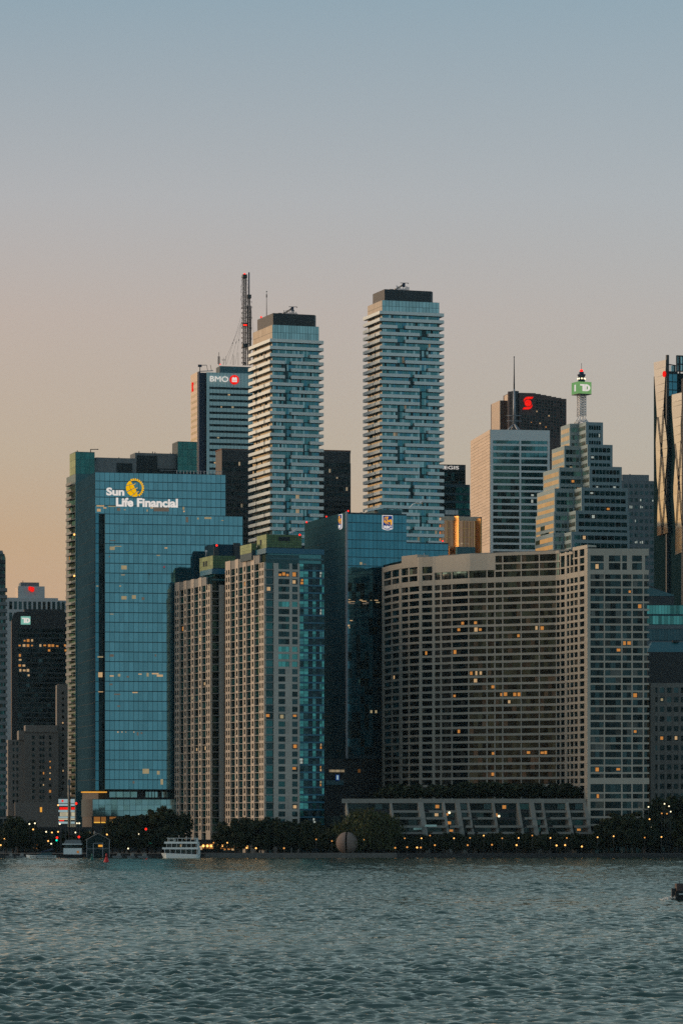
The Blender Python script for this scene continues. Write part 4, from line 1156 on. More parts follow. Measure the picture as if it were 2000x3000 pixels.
for ya, yb in zip(rows, rows[1:]):
    facet2([(at(L2, ya), ya), (at(L2, yb), yb), (at(R2, yb - 8), yb - 8.6), (at(R2, ya - 8), ya - 7.4)], 'glass_facet')
for pa in ((1974, 1300, 1986, 1420), (1993, 1290, 1984, 1420), (1986, 1410, 1978, 1540), (1985, 1410, 1996, 1540)):
    m = MB(); uu = ub0 - .6; va, ve = b.v(pa[0], uu), b.v(pa[2], uu); m.tube((uu, va, b.z(pa[1], uu, va)), (uu, ve, b.z(pa[3], uu, ve)), .22, 'dark_metal', n=5); m.build('diagonal_brace', b.e)
m = MB(); m.box(ub0 - .5, ub0 + .5, -16.5, -15.5, 0, b.z(1110, ub0, -16), 'dark_metal'); m.build('corner_column', b.e)
# ================================================================ bank building with shield sign (centre)
b = RB = Bld('office_building', 'teal glass office building with a blue shield sign and a blank dark left wall', 1015, 1650, 18)
pm = b.pxm(); D, H = b.v(893), b.z(1501)
uA, uB = b.u(1190), b.u(1312)
zb = b.z(2222)
m = MB(); m.box(0, uA, 0, D, zb, H, 'mullion'); m.box(uA, uB, 0, D, zb, b.z(1588, uA), 'mullion'); m.build('body', b.e)
pieces(b.e, 'wall_panel', left_panes(b, lin(0.5, D, 8), lin(zb, H + .2, 28), .1, .12, lambda i, j, u, z: 'teal_wall', t=.2), 240)
# plant on the roof
for i in range(7):
    q = random.uniform(2, uA - 4); piece('cooling_unit', b.e, q, q + random.uniform(1, 2.4), 12 + i * 1.7, 13.4 + i * 1.7, H, H + random.uniform(.8, 1.8), random.choice(('mech_grey', 'galvanised')))
m = MB(); m.box(-.5, .4, -.6, .3, zb, H + .4, 'galvanised'); m.build('corner_trim', b.e)
H2 = b.z(1588, uA)
m = MB(); m.box(b.u(1108, 3), b.u(1176, 3), 3, D - 4, H, b.z(1492, 12, 3), 'teal_spandrel'); m.build('penthouse', b.e)
m = MB(); m.prism([(b.u(1078, 6), 6), (b.u(1142, 6), 6), (b.u(1142, 6), 9), (b.u(1078, 6), 9)], H, H + .5, 'galvanised')
q0, q1 = b.u(1076, 5), b.u(1142, 5)
m.hexa([(q0, 5, b.z(1499, q0, 5)), (q1, 5, b.z(1485, q1, 5)), (q1, 9, b.z(1485, q1, 5)), (q0, 9, b.z(1499, q0, 5)), (q0, 5, b.z(1494, q0, 5)), (q1, 5, b.z(1479, q1, 5)), (q1, 9, b.z(1479, q1, 5)), (q0, 9, b.z(1494, q0, 5))], 'pale_parapet')
m.build('roof_gangway', b.e)
sp = 25.3 * pm
lit = []
us = [0.5] + lin(0.5, uA, 14)[1:]; zs = [H - .6 - k * sp for k in range(29)]
def mf(i, j, uc, zc):
    p = b.p(uc, 0, zc)
    if hit(lit, p, 6, 13): return 'glass_lit'
    return 'glass_blue_deep' if p[1] < 1720 or random.random() < .6 else 'glass_dark'  # random darker panes lower down paint in the hotel's reflection
P = front_panes(b, us, zs[::-1], .12, .3, mf)
us2 = lin(uA, uB, 9); zs2 = [z for z in zs if z < H2 - 1]; zs2 = [H2 - .4] + zs2
P += front_panes(b, us2, zs2[::-1], .12, .3, mf)
pieces(b.e, 'window_pane', P, 300, 'window_panes')
for x, y, w, h, k in ((990, 955, 40, 40, 1), (1050, 968, 50, 14, 2), (835, 1580, 110, 8, 0), (800, 1600, 40, 8, 0), (800, 1548, 30, 10, 0), (840, 1612, 90, 20, 2), (990, 1558, 50, 14, 0), (1040, 1575, 80, 12, 0), (1090, 1600, 50, 20, 2), (1050, 1615, 70, 22, 2), (1155, 1560, 30, 10, 1), (1240, 1560, 60, 12, 0), (1265, 1595, 60, 16, 1),
                      (830, 1893, 45, 14, 0), (785, 1975, 40, 26, 0), (800, 2010, 20, 20, 1)):
    px, py = 880 + x / 5.6, 1480 + y / 5.6
    piece('lit_room', b.e, b.u(px - w / 11.2), b.u(px + w / 11.2), -.13, -.09, b.z(py + h / 11.2, b.u(px)), b.z(py - h / 11.2, b.u(px)), RM[k])
for x in (1058, 1128): piece('lit_room', b.e, b.u(880 + x / 5.11 - 3), b.u(880 + x / 5.11 + 3), -.13, -.09, b.z(2089, 12), b.z(2081, 12), 'room_pale')
# podium with lit band
m = MB(); m.box(-14, uB, 2, D, 0, zb, 'black_steel'); m.build('podium', b.e)
for i in range(9): piece('lit_window', b.e, b.u(964 + 5 * i, 2), b.u(968 + 5 * i, 2), 1.8, 2, b.z(2262), b.z(2255), 'glass_lit')
piece('lit_window', b.e, b.u(1048, 2), b.u(1055, 2), 1.8, 2, b.z(2263), b.z(2253), 'glass_lit_amber')
m = MB(); m.box(b.u(955, -1), b.u(1006, -1), -1, 1.9, b.z(2300), b.z(2286), 'teal_spandrel'); m.build('canopy', b.e)
s = empty('lit_panel', b.w(0, 0, 0), b.a, 'small glowing blue and white sign panel on the dark podium of the teal glass building', 'sign')
piece('panel', s, b.u(983.5, -2), b.u(994, -2), -2, -1.8, b.z(2286), b.z(2270), 'sign_blue'); piece('panel_centre', s, b.u(986, -2), b.u(991, -2), -2.1, -2.02, b.z(2284), b.z(2272), 'board_white')
def shield(parent, f, wpx, hpx, cx, cz, scale_x=1.0):
    """f maps (x,z,depth) in photo pixels from the centre to the parent's frame"""
    def pl(pts, d0, d1, mat, name):
        m = MB()
        A = [f(x, z, d0) for x, z in pts]; B = [f(x, z, d1) for x, z in pts]
        m.face(A, mat); n = len(A)
        for i in range(n):
            j = (i + 1) % n; m.face([A[j], A[i], B[i], B[j]], mat)
        return m.build(name, parent)
    def outline(w, h):
        pts = [(-w, h), (-w, -h * .72)]
        pts += [(-w + w * 2 * i / 10, -h * .82 - h * .18 * math.sin(math.pi * i / 10)) for i in range(0, 11)]
        return pts + [(w, -h * .72), (w, h)]
    w, h = wpx / 2, hpx / 2
    pl(outline(w, h), .30, 0, 'sign_white', 'shield_rim'); pl(outline(w - 1.7, h - 1.7), .40, .31, 'sign_blue', 'shield_field')
    G = 'sign_gold'
    k = w / 16.0
    for pts in ([(-4, 17), (1, 18.5), (2, 14), (-1, 12), (1, 9), (-3, 7.5), (-5, 11)],
                [(-10.5, 15), (-6, 18), (-4.5, 16.5), (-8, 13.5), (-9, 9), (-5, 4), (2, -1.5), (6, -7), (2, -4), (-5, 0), (-10, 4)],
                [(-12.5, 10), (-11.5, 5), (-6, -1), (0, -6.5), (-5, -4), (-12, 2)],
                [(2, 3), (5, 9), (10, 10.5), (13, 7), (13, -4), (10, -8), (8, -4), (9, 1), (5, 2)],
                [(-3, 7), (2, 8), (5, 4), (3, 1), (-2, 3)]):
        pl([(x * k, z * k) for x, z in pts], .5, .41, G, 'lion_shape')
    return pl
s = empty('shield_sign', b.w(0, 0, 0), b.a, 'blue shield sign with gold lion and white letters facing the lake', 'sign')
c0, z0 = b.u(1133.5), b.z(1528.5)
shield(s, lambda x, z, d: (c0 + x * pm, -d - .3, z0 + z * pm), 32, 44, 0, 0)
letters(s, 'RBC', c0 - 11.5 * pm, c0 + 12 * pm, z0 - 17.5 * pm, z0 - 8.7 * pm, -.72, .1, 'sign_white', bold=.05)
s = empty('shield_sign', b.w(0, 0, 0), b.a, 'blue shield sign seen edge-on near the top of the blank dark left wall', 'sign')
vc = b.v(1001.5); pl_ = b.pxm(0, vc)
shield(s, lambda x, z, d: (-d - .6, vc - x * pm, b.z(1529, 0, vc) + z * pm), 32, 44, 0, 0)
ls = empty('x', (0, 0, 0), 0, None, None)
lt = letters(s, 'RBC', -11.5 * pm, 12 * pm, -17.5 * pm, -8.7 * pm, 0, .1, 'sign_white', bold=.05)
for o in lt:
    o.rotation_euler = (0, 0, R(-90)); o.location = (-1.02, vc, b.z(1529, 0, vc))
bpy.data.objects.remove(ls)
beacon(1019.5, 1497, 1651, .4, 'red beacon on the near top corner of the teal glass building'); beacon(956, 1514, 1680, .4, 'red beacon halfway along the left roof edge of the teal glass building')
beacon(898, 1530, 1705, .4, 'red beacon at the far left roof end of the teal glass building'); beacon(1167, 1500, 1662, .4, 'red beacon right of the shield sign on the roof of the teal glass building'); beacon(1296, 1585, 1690, .4, 'orange red beacon on the lower right roof of the teal glass building')

# ================================================================ the two beige condominiums
def condo(label, px0, Y, a, pxl, seq, front, ytop, ycrown, fpx, nfl, lit, seed):
    random.seed(seed)
    b = Bld('condominium', label, px0, Y, a, group='twin beige condominiums')
    pm = b.pxm(); D = b.v(pxl); fs = fpx * pm
    zt = b.z(ytop)                      # top of the window rows at the near corner
    Wd = b.u(front[-1][1]) if front[-1][2] != 'teal' else b.u(front[-1][0])
    Wall = b.u(front[-1][1])
    H = zt + 1.2 * fs
    m = MB(); m.box(.5, Wd, .5, D, 0, H - .3, 'glass_dark'); 
    if front[-1][2] == 'teal': m.box(Wd, Wall, 1.2, 14, 0, zt, 'mullion')
    m.build('body', b.e)
    # left side: pilasters with narrow windows, recessed glazed bays with slab edges
    wins, wpan = [], []
    for px_a, px_b, kind in seq:
        v1, v0 = b.v(px_a), b.v(px_b)
        if kind in ('p', 'd'):
            top = H if px_a < seq[-1][0] else zt + .1
            o = piece('pilaster', b.e, -.45, .5, v0, v1, 0, top, 'beige_concrete')
            n = 2 if kind == 'd' else 1
            for k in range(nfl):
                z = zt - (k + 1) * fs
                for q in range(n):
                    va = v0 + (v1 - v0) * (.16 + .46 * q if n == 2 else .24); ve = va + (v1 - v0) * (.24 if n == 2 else .42)
                    wins.append((-.47, -.44, va, ve, z + .32 * fs, z + .98 * fs, 'glass_lit' if random.random() < .006 else 'glass_dark'))
        else:
            piece('parapet', b.e, -.2, .5, v0, v1, zt, H - .2, 'grey_concrete')
            for k in range(nfl):
                z = zt - (k + 1) * fs
                piece('balcony_slab', b.e, -.4, .5, v0 + .02, v1 - .02, z, z + .12 * fs, 'grey_concrete')
                p = b.p(0, (v0 + v1) / 2, z + .6 * fs)
                mt = 'glass_lit_amber' if hit(lit, p, 6, 9) else pick(('glass_dark', 3), ('glass_dim_teal', 4))
                wpan.append((.3, .49, v0 + .25, v1 - .25, z + .2 * fs, z + .97 * fs, mt))
    pieces(b.e, 'bay_window', wpan, 150, 'bay_windows')
    pieces(b.e, 'window', wins, 0, 'narrow_windows')
    for k in range(nfl):                # spandrel courses between the windows of the corner pilaster are the wall itself
        pass
    # front
    fw = []
    for px_a, px_b, kind in front:
        ua, ue = b.u(px_a), b.u(px_b)
        if kind == 'w':                 # plain concrete
            piece('concrete_wall', b.e, ua, ue, -.35, .5, 0, zt - .05 * fs, 'front_concrete')
        elif kind == 'b':
            for k in range(nfl):
                z = zt - (k + 1) * fs
                piece('balcony_slab', b.e, ua, ue, -.5, .5, z, z + .13 * fs, 'grey_concrete')
                p = b.p((ua + ue) / 2, 0, z + .6 * fs)
                fw.append((ua + .1, ue - .1, .3, .49, z + .18 * fs, z + .98 * fs, 'glass_lit_amber' if hit(lit, p, 10, 10) else pick(('glass_dark', 3), ('glass_dim_teal', 2))))
        elif kind in ('win', 'win2'):
            for k in range(nfl):
                z = zt - (k + 1) * fs
                piece('spandrel', b.e, ua, ue, -.35, .5, z - .14 * fs, z + .16 * fs, 'front_concrete')
                n = 3 if kind == 'win' and k < 14 else 1
                p = b.p((ua + ue) / 2, 0, z + .6 * fs)
                if kind == 'win' and k >= 14:
                    piece('concrete_wall', b.e, ua + (ue - ua) * .62, ue, -.34, .5, z + .16 * fs, z + .86 * fs, 'front_concrete')
                    fw.append((ua + .05, ua + (ue - ua) * .62, -.06, .45, z + .17 * fs, z + .85 * fs, 'glass_lit' if hit(lit, p, 16, 10) else pick(('glass_dark', 6), ('glass_dim_teal', 1))))
                    continue
                tealf = k in (5, 11, 12, 13)
                for q in range(n):
                    fw.append((ua + (ue - ua) * q / n + .04, ua + (ue - ua) * (q + 1) / n - .04, -.06, .45, z + .17 * fs, z + .85 * fs,
                               'glass_lit_amber' if hit(lit, p, 16, 10) else ('glass_green' if tealf else pick(('glass_dark', 8), ('glass_dim_teal', 1)))))
        elif kind == 'teal':
            for k in range(nfl + 0):
                z = zt - (k + 1) * fs
                piece('blue_spandrel', b.e, ua, ue - (0 if k else 0), .75, 1.2, z - .02, z + .20 * fs, 'blue_spandrel')
                cols = [(.03, .36), (.40, .50), (.56, .64), (.72, .80), (.81, .94)]
                for c0, c1 in ((.02, .20), (.20, .38), (.54, .68), (.82, .91), (.91, 1.0)) if True else cols:
                    x0, x1 = ua + (ue - ua) * c0, ua + (ue - ua) * c1
                    p = b.p((x0 + x1) / 2, 1, z + .6 * fs)
                    mt = 'glass_lit' if hit(lit, p, 6, 9) else pick(('glass_green', 5), ('glass_teal', 2), ('glass_dark', 4), ('glass_lit_cool', .15))
                    fw.append((x0 + .08, x1 - .08, 1.08, 1.2, z + .22 * fs, z + .6 * fs, mt)); fw.append((x0 + .08, x1 - .08, 1.08, 1.2, z + .62 * fs, z + .98 * fs, mt))
    pieces(b.e, 'front_window', fw, 300, 'front_windows')
    return b, pm, D, fs, zt, H, Wd, Wall
stone('front_concrete', (0.43, 0.40, 0.355), var=0.16)
seqA = [(515, 528.5, 'd'), (528.5, 541, 'b'), (541, 549.5, 'p'), (549.5, 562, 'b'), (562, 571, 'p'), (571, 584, 'b'), (584, 593.5, 'p'), (593.5, 606, 'b'), (606, 619, 'd')]
frA = [(619, 642, 'b'), (642, 656, 'w'), (656, 690, 'b')]
litA = [(538, 1722), (534, 1846), (604, 2005), (580, 2194), (600, 2198)]
b, pm, D, fs, zt, H, Wd, Wall = condo('left of the two beige condominium towers, set further back', 619, 1604, 20, 515, seqA, frA, 1712, 1665, 21.4, 34, litA, 3)
def crown(b, Wc, u_in, zt, fs, ycr, pm, penth, blue_left):
    z0, z1 = zt + .1, b.z(ycr)
    m = MB(); m.box(blue_left + 1.2, Wc - 1.0, 1.4, 15, z0, z1 - 2.2, 'glass_teal'); m.build('setback_glass', b.e)
    m = MB(); m.box(blue_left, Wc, 0.2, 17, z1 - 2.2, z1, 'blue_spandrel'); m.build('blue_fascia', b.e)
    zm = z0 + (z1 - 2.2 - z0) * .45
    m = MB(); m.box(blue_left + .2, Wc - .2, .3, 1.35, zm - .35, zm + .35, 'teal_spandrel'); m.build('terrace_slab', b.e)
    return z1
z1 = crown(b, b.u(690), 0, zt, fs, 1666, pm, None, b.u(609, 6))
def penthouse(b, pxl, px0, pxr, y0, y1, vfront, nm='penthouse'):
    u0 = b.u(px0, vfront); ue = b.u(pxr, vfront); t_ = (pxl - CX) / F
    vl = (b.X0 + u0 * b.ca - t_ * (b.Y0 + u0 * b.sa)) / (b.sa + t_ * b.ca)
    z0, z1 = b.z(y0, u0, vfront), b.z(y1, u0, vfront)
    m = MB(); m.box(u0, ue, vfront, vl, z0 - 4, z1, 'mullion'); m.build(nm, b.e)
    P = front_panes(b, lin(u0, ue, max(3, int((pxr - px0) / 7))), lin(z0, z1, max(2, int((y0 - y1) / 7))), .12, .12, lambda i, j, u, z: 'green_panel', v=vfront)
    P += left_panes(b, lin(vfront, vl, 5), lin(z0 - 1, z1, 3), .06, .06, lambda i, j, u, z: 'sunlit_green_panel', u=u0)
    pieces(b.e, 'green_panel', P, 120)
    return u0, ue, vl, z0, z1
u0, ue, vl, z0, z1 = penthouse(b, 585, 624, 690, 1664, 1627, 5)
for k in (.42, .60): piece('louvre', b.e, u0 - .12, u0 - .07, 5 + (vl - 5) * k, 5 + (vl - 5) * (k + .12), z0 + 1.4, z0 + 3.6, 'dark_louvre')
m = MB(); m.box(b.u(628, 26), b.u(706, 26), 26, 40, 60, b.z(1594, 10, 26), 'dark_teal_wall'); m.box(b.u(628, 25), b.u(641, 25), 25, 26, 60, b.z(1602, 5, 25), 'dark_metal'); m.box(b.u(685, 25), b.u(704, 25), 25, 26, 60, b.z(1588, 5, 25), 'dark_metal'); m.build('rear_block', b.e)
beacon(635, 1598, 1593, .45, 'red beacon beside the green roof block of the left beige condominium')
m = MB()
m.tube((0, 0, 0), (0, 0, 2.6), .1, 'steel_white', n=5); m.box(-.5, .5, -.1, .1, 2.2, 3, 'steel_white'); m.build('roof_antenna', None, loc=(X(604, 1585), 1585, Z(1632, 1585)), label='small white antenna on the green roof block of the left beige condominium', cat='antenna')
seqB = [(663, 678, 'd'), (678, 691.5, 'b'), (691.5, 701, 'p'), (701, 714, 'b'), (714, 724, 'p'), (724, 737.5, 'b'), (737.5, 747.5, 'p'), (747.5, 761.5, 'b'), (761.5, 776, 'd')]
frB = [(776, 801, 'b'), (801, 815, 'w'), (815, 847, 'win'), (847, 855, 'w'), (855, 871, 'win2'), (871, 877, 'w'), (877, 952, 'teal')]
litB = [(744, 1668), (783, 1714), (832, 1672), (860, 1672), (836, 1690), (832, 1713), (860, 1711), (884, 1711), (781, 2089), (844, 2089), (865, 2093), (862, 2177), (860, 2250), (721, 2295), (755, 2315), (906, 2115), (940, 2110),
        (911, 2180), (940, 2180), (906, 2222), (908, 2246), (938, 2249), (940, 2288), (907, 2314), (860, 2357), (930, 2360), (928, 1780), (905, 1802), (930, 1804)]
b, pm, D, fs, zt, H, Wd, Wall = condo('right of the two beige condominium towers, nearer, with a teal glass side', 776, 1550, 20, 663, seqB, frB, 1648, 1604, 22.0, 35, litB, 4)
z1 = crown(b, b.u(950), 0, zt, fs, 1605, pm, None, b.u(768, 5))
u0, ue, vl, z0, z1 = penthouse(b, 753, 781, 884, 1603, 1565, 5)
piece('louvre', b.e, b.u(815, 5), b.u(849, 5), 4.8, 4.9, b.z(1584, 6, 5), b.z(1572, 6, 5), 'dark_louvre')
piece('louvre', b.e, u0 - .12, u0 - .07, 5 + (vl - 5) * .5, 5 + (vl - 5) * .66, z0 + 1.4, z0 + 3.6, 'dark_louvre')
penthouse(b, 704, 737, 752, 1612, 1592, 14, 'low_penthouse')
beacon(878, 1567, 1556, .45, 'red beacon at the right end of the green roof block of the right beige condominium')
m = MB(); m.lathe((0, 0, 0), [(.1, 0), (.1, .9)], 'steel_white', 6); m.hexa([(-1.6, 0, .6), (-1.2, 0, .2), (1.6, .3, 1.7), (1.2, .3, 2.2), (-1.6, .3, .8), (-1.2, .3, .4), (1.6, .6, 1.9), (1.2, .6, 2.4)], 'steel_white')
m.build('satellite_dish', None, loc=(X(858, 1556), 1556, Z(1566, 1556)), label='pale tilted dish antenna on the green roof block of the right beige condominium', cat='antenna')

# ================================================================ the curved hotel slab
hp = [(1119, 1648), (1146, 1633), (1174, 1621), (1200, 1614), (1227, 1608), (1274, 1603), (1322, 1596.5), (1373, 1590), (1425, 1586.5), (1456, 1584), (1525, 1579), (1579, 1575), (1632, 1571), (1650, 1565.5), (1667, 1559), (1692, 1549.5), (1718, 1540)]
def hY(px):
    for (a, ya), (c, yc) in zip(hp, hp[1:]):
        if a <= px <= c: return ya + (yc - ya) * (px - a) / (c - a)
    return hp[-1][1] if px > 1718 else hp[0][1]
HX0, HY0 = X(1119, 1648), 1648.0
ht = empty('hotel_slab', (HX0, HY0, GZ), 0, 'long curved beige concrete slab tower with ribbon windows behind the terraced podium', 'building')
def hq(px, off=0.0):              # plan point on the facade line, in the hotel's frame; off > 0 goes behind
    Y = hY(px); a, c = hY(px - 3), hY(px + 3)
    d = Vector((X(px + 3, c) - X(px - 3, a), c - a)); d.normalize()
    n = Vector((-d.y, d.x))
    return (X(px, Y) - HX0 + n.x * off, Y - HY0 + n.y * off)
zband = Z(1703.5, 1608) - GZ
fh = 3.13
piers = [1119, 1146, 1172, 1196, 1231, 1269, 1290, 1322, 1371, 1425, 1448, 1471, 1525, 1578, 1628, 1639, 1656, 1667, 1679, 1694, 1716]
pw = {1119: 5, 1172: 7, 1231: 8, 1269: 7, 1290: 4, 1656: 6, 1694: 6, 1716: 11}
line = [1119] + list(range(1126, 1716, 10)) + [1719]
bottom = 0
def ring(m, pxs, o0, o1, z0, z1, mat):
    for a, c in zip(pxs, pxs[1:]):
        p = [hq(a, o0), hq(c, o0), hq(c, o1), hq(a, o1)]
        m.hexa([(x, y, z0) for x, y in p] + [(x, y, z1) for x, y in p], mat)
def sub(a, c): return [a] + [q for q in line if a + 3 < q < c - 3] + [c]
zroof = zband + 2 * fh + 4.3
m = MB(); ring(m, line, .5, 17, bottom, zroof - .6, 'glass_dark'); m.build('body', ht)
# parapets and the blank wall at the top
def toppart(a, c, y0, y1, name='parapet', off=-.02):
    m = MB(); Ym = hY((a + c) / 2); ring(m, sub(a, c), off, 6, Z(y0, Ym) - GZ, Z(y1, Ym) - GZ, 'hotel_concrete'); m.build(name, ht)
zt_ = lambda y, px: Z(y, hY(px)) - GZ
def topz(a, c, z0, z1, name='parapet'):
    m = MB(); ring(m, sub(a, c), -.05, 6, z0, z1, 'hotel_concrete'); m.build(name, ht)
topz(1119, 1176, zband + 2 * fh + .2, zt_(1655, 1150))
topz(1176, 1222, zband + 2 * fh + .2, zt_(1627, 1200))
topz(1222, 1236, zband, zroof); topz(1267, 1345, zband + 1 * fh + .3, zroof, 'blank_wall'); topz(1236, 1267, zband + 2 * fh, zroof, 'blank_wall')
topz(1345, 1390, zband + 1 * fh + .2, zroof + .2, 'blank_wall'); topz(1390, 1450, zband + 1 * fh + .3, zroof, 'blank_wall')
topz(1450, 1637, zband + 3 * fh, zroof + .1); topz(1637, 1676, zband + 2.6 * fh, zroof - 1.4); topz(1676, 1719, zband + 3 * fh, zroof + .3)
m = MB(); ring(m, sub(1268, 1640), 4, 14, zroof - 1, zroof + .7, 'grey_concrete'); m.build('roof_slab', ht)
for px, y0, h_ in ((1228, 1624, 2), (1426, 1612, 1.8), (1428, 1612, 1.8)):
    m = MB(); x, y = hq(px, 3); m.tube((x, y, zroof - 1), (x, y, zroof + h_), .15, 'galvanised'); m.build('vent_pipe', ht)
# spandrels: the thick band under the top windows, then one per floor
nfl = 27
m = MB(); ring(m, line, 0, .5, zband - 2.0, zband + .25, 'hotel_concrete'); m.build('spandrel', ht)
for k in range(1, nfl + 3):
    z = zband - 2.0 - k * fh + .35
    m = MB(); ring(m, line, 0, .5, z - .5, z + .5, 'hotel_concrete'); m.build('spandrel', ht)
for k, (a, c) in ((1, (1119, 1266)), (1, (1628, 1719)), (2, (1450, 1640)), (2, (1676, 1719)), (1, (1450, 1640)), (2, (1119, 1222))):
    z = zband + k * fh - .1
    if k == 2 and a == 1119: continue
    m = MB(); ring(m, sub(a, c), 0, .5, z - .4, z + .3, 'hotel_concrete'); m.build('spandrel', ht)
for px in piers:
    w = pw.get(px, 3.0); m = MB()
    a, c = (px, px + w) if px == 1119 else (px - w / 2, px + w / 2)
    p = [hq(a, .12 if w < 5 else -.06), hq(c, .12 if w < 5 else -.06), hq(c, .5), hq(a, .5)]
    zt2 = zband + 2 * fh if px < 1300 else zroof - 1
    m.hexa([(x, y, bottom) for x, y in p] + [(x, y, zt2) for x, y in p], 'hotel_concrete'); m.build('pier', ht)
litH = [(1358, 1822), (1352, 1824), (1397, 1820), (1400, 1840), (1391, 1842), (1340, 1845), (1568, 1838), (1585, 1838), (1522, 1862), (1245, 1910), (1335, 1905), (1160, 1978), (1380, 1968), (1395, 1968), (1410, 1970), (1290, 1992),
        (1388, 1990), (1447, 2007), (1465, 2030), (1480, 2030), (1500, 2030), (1520, 2030), (1335, 2035), (1496, 2050), (1448, 2065), (1530, 2110), (1168, 2222), (1445, 2200), (1545, 2198), (1590, 2200), (1600, 2199), (1445, 2262), (1470, 2260), (1690, 2280), (1345, 2141)]
curt = set()
P = []
for k in range(-3, nfl + 2):
    z1 = zband - 2.0 - k * fh + .35 - .45 if k > 0 else (zband - 2.0 if k == 0 else zband - (k) * fh - .5 + .0)
    if k == 0: z0_, z1_ = zband - 2.0 - fh + .80, zband - 2.0
    elif k > 0: z0_, z1_ = zband - 2.0 - (k + 1) * fh + .8, zband - 2.0 - k * fh - .1
    elif k == -1: z0_, z1_ = zband + .25, zband + fh - .5
    elif k == -2: z0_, z1_ = zband + fh + .2, zband + 2 * fh - .5
    else: z0_, z1_ = zband + 2 * fh + .2, zband + 3 * fh
    for a, c in zip(piers, piers[1:]):
        if k == -3 and a < 1448: continue
        if k == -2 and 1231 <= a < 1448: continue
        a2, c2 = a + pw.get(a, 3.0) / 2 + (2 if a == 1119 else 0), c - pw.get(c, 3.0) / 2
        n = 1 if c2 - a2 < 16 else 2 if c2 - a2 < 28 else 4
        for i in range(n):
            pa, pb = a2 + (c2 - a2) * i / n, a2 + (c2 - a2) * (i + 1) / n
            q0, q1 = Vector(hq(pa, .44)), Vector(hq(pb, .44))
            d = q1 - q0; ang = math.atan2(d.y, d.x)
            pc = proj(HX0 + q0.x + d.x / 2, HY0 + q0.y + d.y / 2, GZ + (z0_ + z1_) / 2)
            if hit(litH, pc, (pb - pa) / 2, 8): mt = 'glass_lit_amber'
            elif k == -2 and 1176 < pa < 1222: mt = 'glass_sunset'  # upper windows tinted warm to paint in the sunset's reflection
            elif 1269 < pa < 1320: mt = pick(('glass_curtain', 6), ('glass_dark', 1))
            else: mt = pick(('glass_black', 7), ('glass_dark', 5), ('glass_curtain', 1.6))
            P.append((q0.x, q0.x + d.length - .04, q0.y, q0.y + .06, z0_, z1_, mt, ang))
pieces(ht, 'window', P, 300, 'window_field')
# right wing, squarer to the lake, its balcony slabs running past the end
wX, wY = X(1719, 1538), 1538.0
b = Bld('hotel_wing', 'straight right wing of the beige hotel with slab ends projecting at its right edge', 1719, 1538.5, 2.5)
pm = b.pxm()
Wd = b.u(1884); zr = b.z(1607)
m = MB(); m.box(.2, Wd, .5, 16, 0, zr - .3, 'glass_dark'); m.build('body', b.e)
m = MB(); m.box(0, .9, .45, 16, 0, zr, 'hotel_concrete'); m.build('end_wall', b.e)
piece('pier', b.e, 0, b.u(1728), -.1, .5, 0, zr, 'hotel_concrete')
piece('parapet', b.e, b.u(1728), b.u(1899), -.05, 10, b.z(1627), zr, 'hotel_concrete')
wp = [1728, 1769, 1820, 1850, 1883]
for px, w in ((1769, 3.8), (1820, 3.8), (1850, 3.8), (1883, 3.8)):
    piece('pier', b.e, b.u(px - w / 2), b.u(px + w / 2), -.06, .5, 0, b.z(1672), 'hotel_concrete')
for a, c in ((1767, 1782), (1816, 1821), (1835, 1850), (1879, 1888)): piece('pier', b.e, b.u(a), b.u(c), -.05, .5, b.z(1672), b.z(1627), 'hotel_concrete')
piece('spandrel', b.e, b.u(1728), b.u(1899), -.04, .5, b.z(1682.5), b.z(1669), 'hotel_concrete')
piece('spandrel', b.e, b.u(1728), b.u(1879), -.04, .5, b.z(1649), b.z(1645), 'hotel_concrete')
ys = []
y = 1699.0
while y < 2270: ys.append((y, 5.6)); y += 21.75
ys += [(2288, 18), (2323, 5), (2344, 9), (2371, 6), (2394, 6), (2417, 6), (2440, 6)]
for y, t_ in ys:
    piece('spandrel', b.e, b.u(1728), b.u(1900), -.05 if t_ < 10 else -.1, .5, b.z(y + t_ * .5), b.z(y - t_ * .5), 'hotel_concrete')
    piece('balcony_slab', b.e, Wd, b.u(1900), .5, 12, b.z(y + 2), b.z(y - 2), 'hotel_concrete')
litW = [(1840, 1732), (1868, 1773), (1826, 1886), (1835, 1886), (1848, 1886), (1810, 1908), (1860, 2038), (1858, 2145), (1750, 2252), (1807, 2254), (1747, 2328), (1850, 2383), (1742, 1657)]
P = []
rows = [(1629, 1644), (1650, 1668)] + [(a + t / 2, c - u_ / 2) for (a, t), (c, u_) in zip([(1676, 13)] + ys, ys)]
for j, (y0, y1) in enumerate(rows):
    for a, c in zip(wp, wp[1:] + [1897]) if j > 1 else (((1729, 1766)), ((1783, 1815)), ((1822, 1834)), ((1851, 1878))):
        n = 3 if c - a > 35 else 2 if c - a > 18 else 1
        a2, c2 = (a + 2.4, c - 2.4) if j > 1 else (a, c)
        for i in range(n):
            pa, pb = a2 + (c2 - a2) * i / n, a2 + (c2 - a2) * (i + 1) / n
            mt = 'glass_lit_amber' if hit(litW, ((pa + pb) / 2, (y0 + y1) / 2), (pb - pa) / 2, 9) else pick(('glass_black', 5), ('glass_dark', 4), ('glass_curtain', 2))
            P.append((b.u(pa) + .03, b.u(pb) - .03, .38, .46, b.z(y1), b.z(y0), mt))
pieces(b.e, 'window', P, 300, 'window_field')

stone('terrace_concrete', (0.215, 0.215, 0.195), var=0.25)
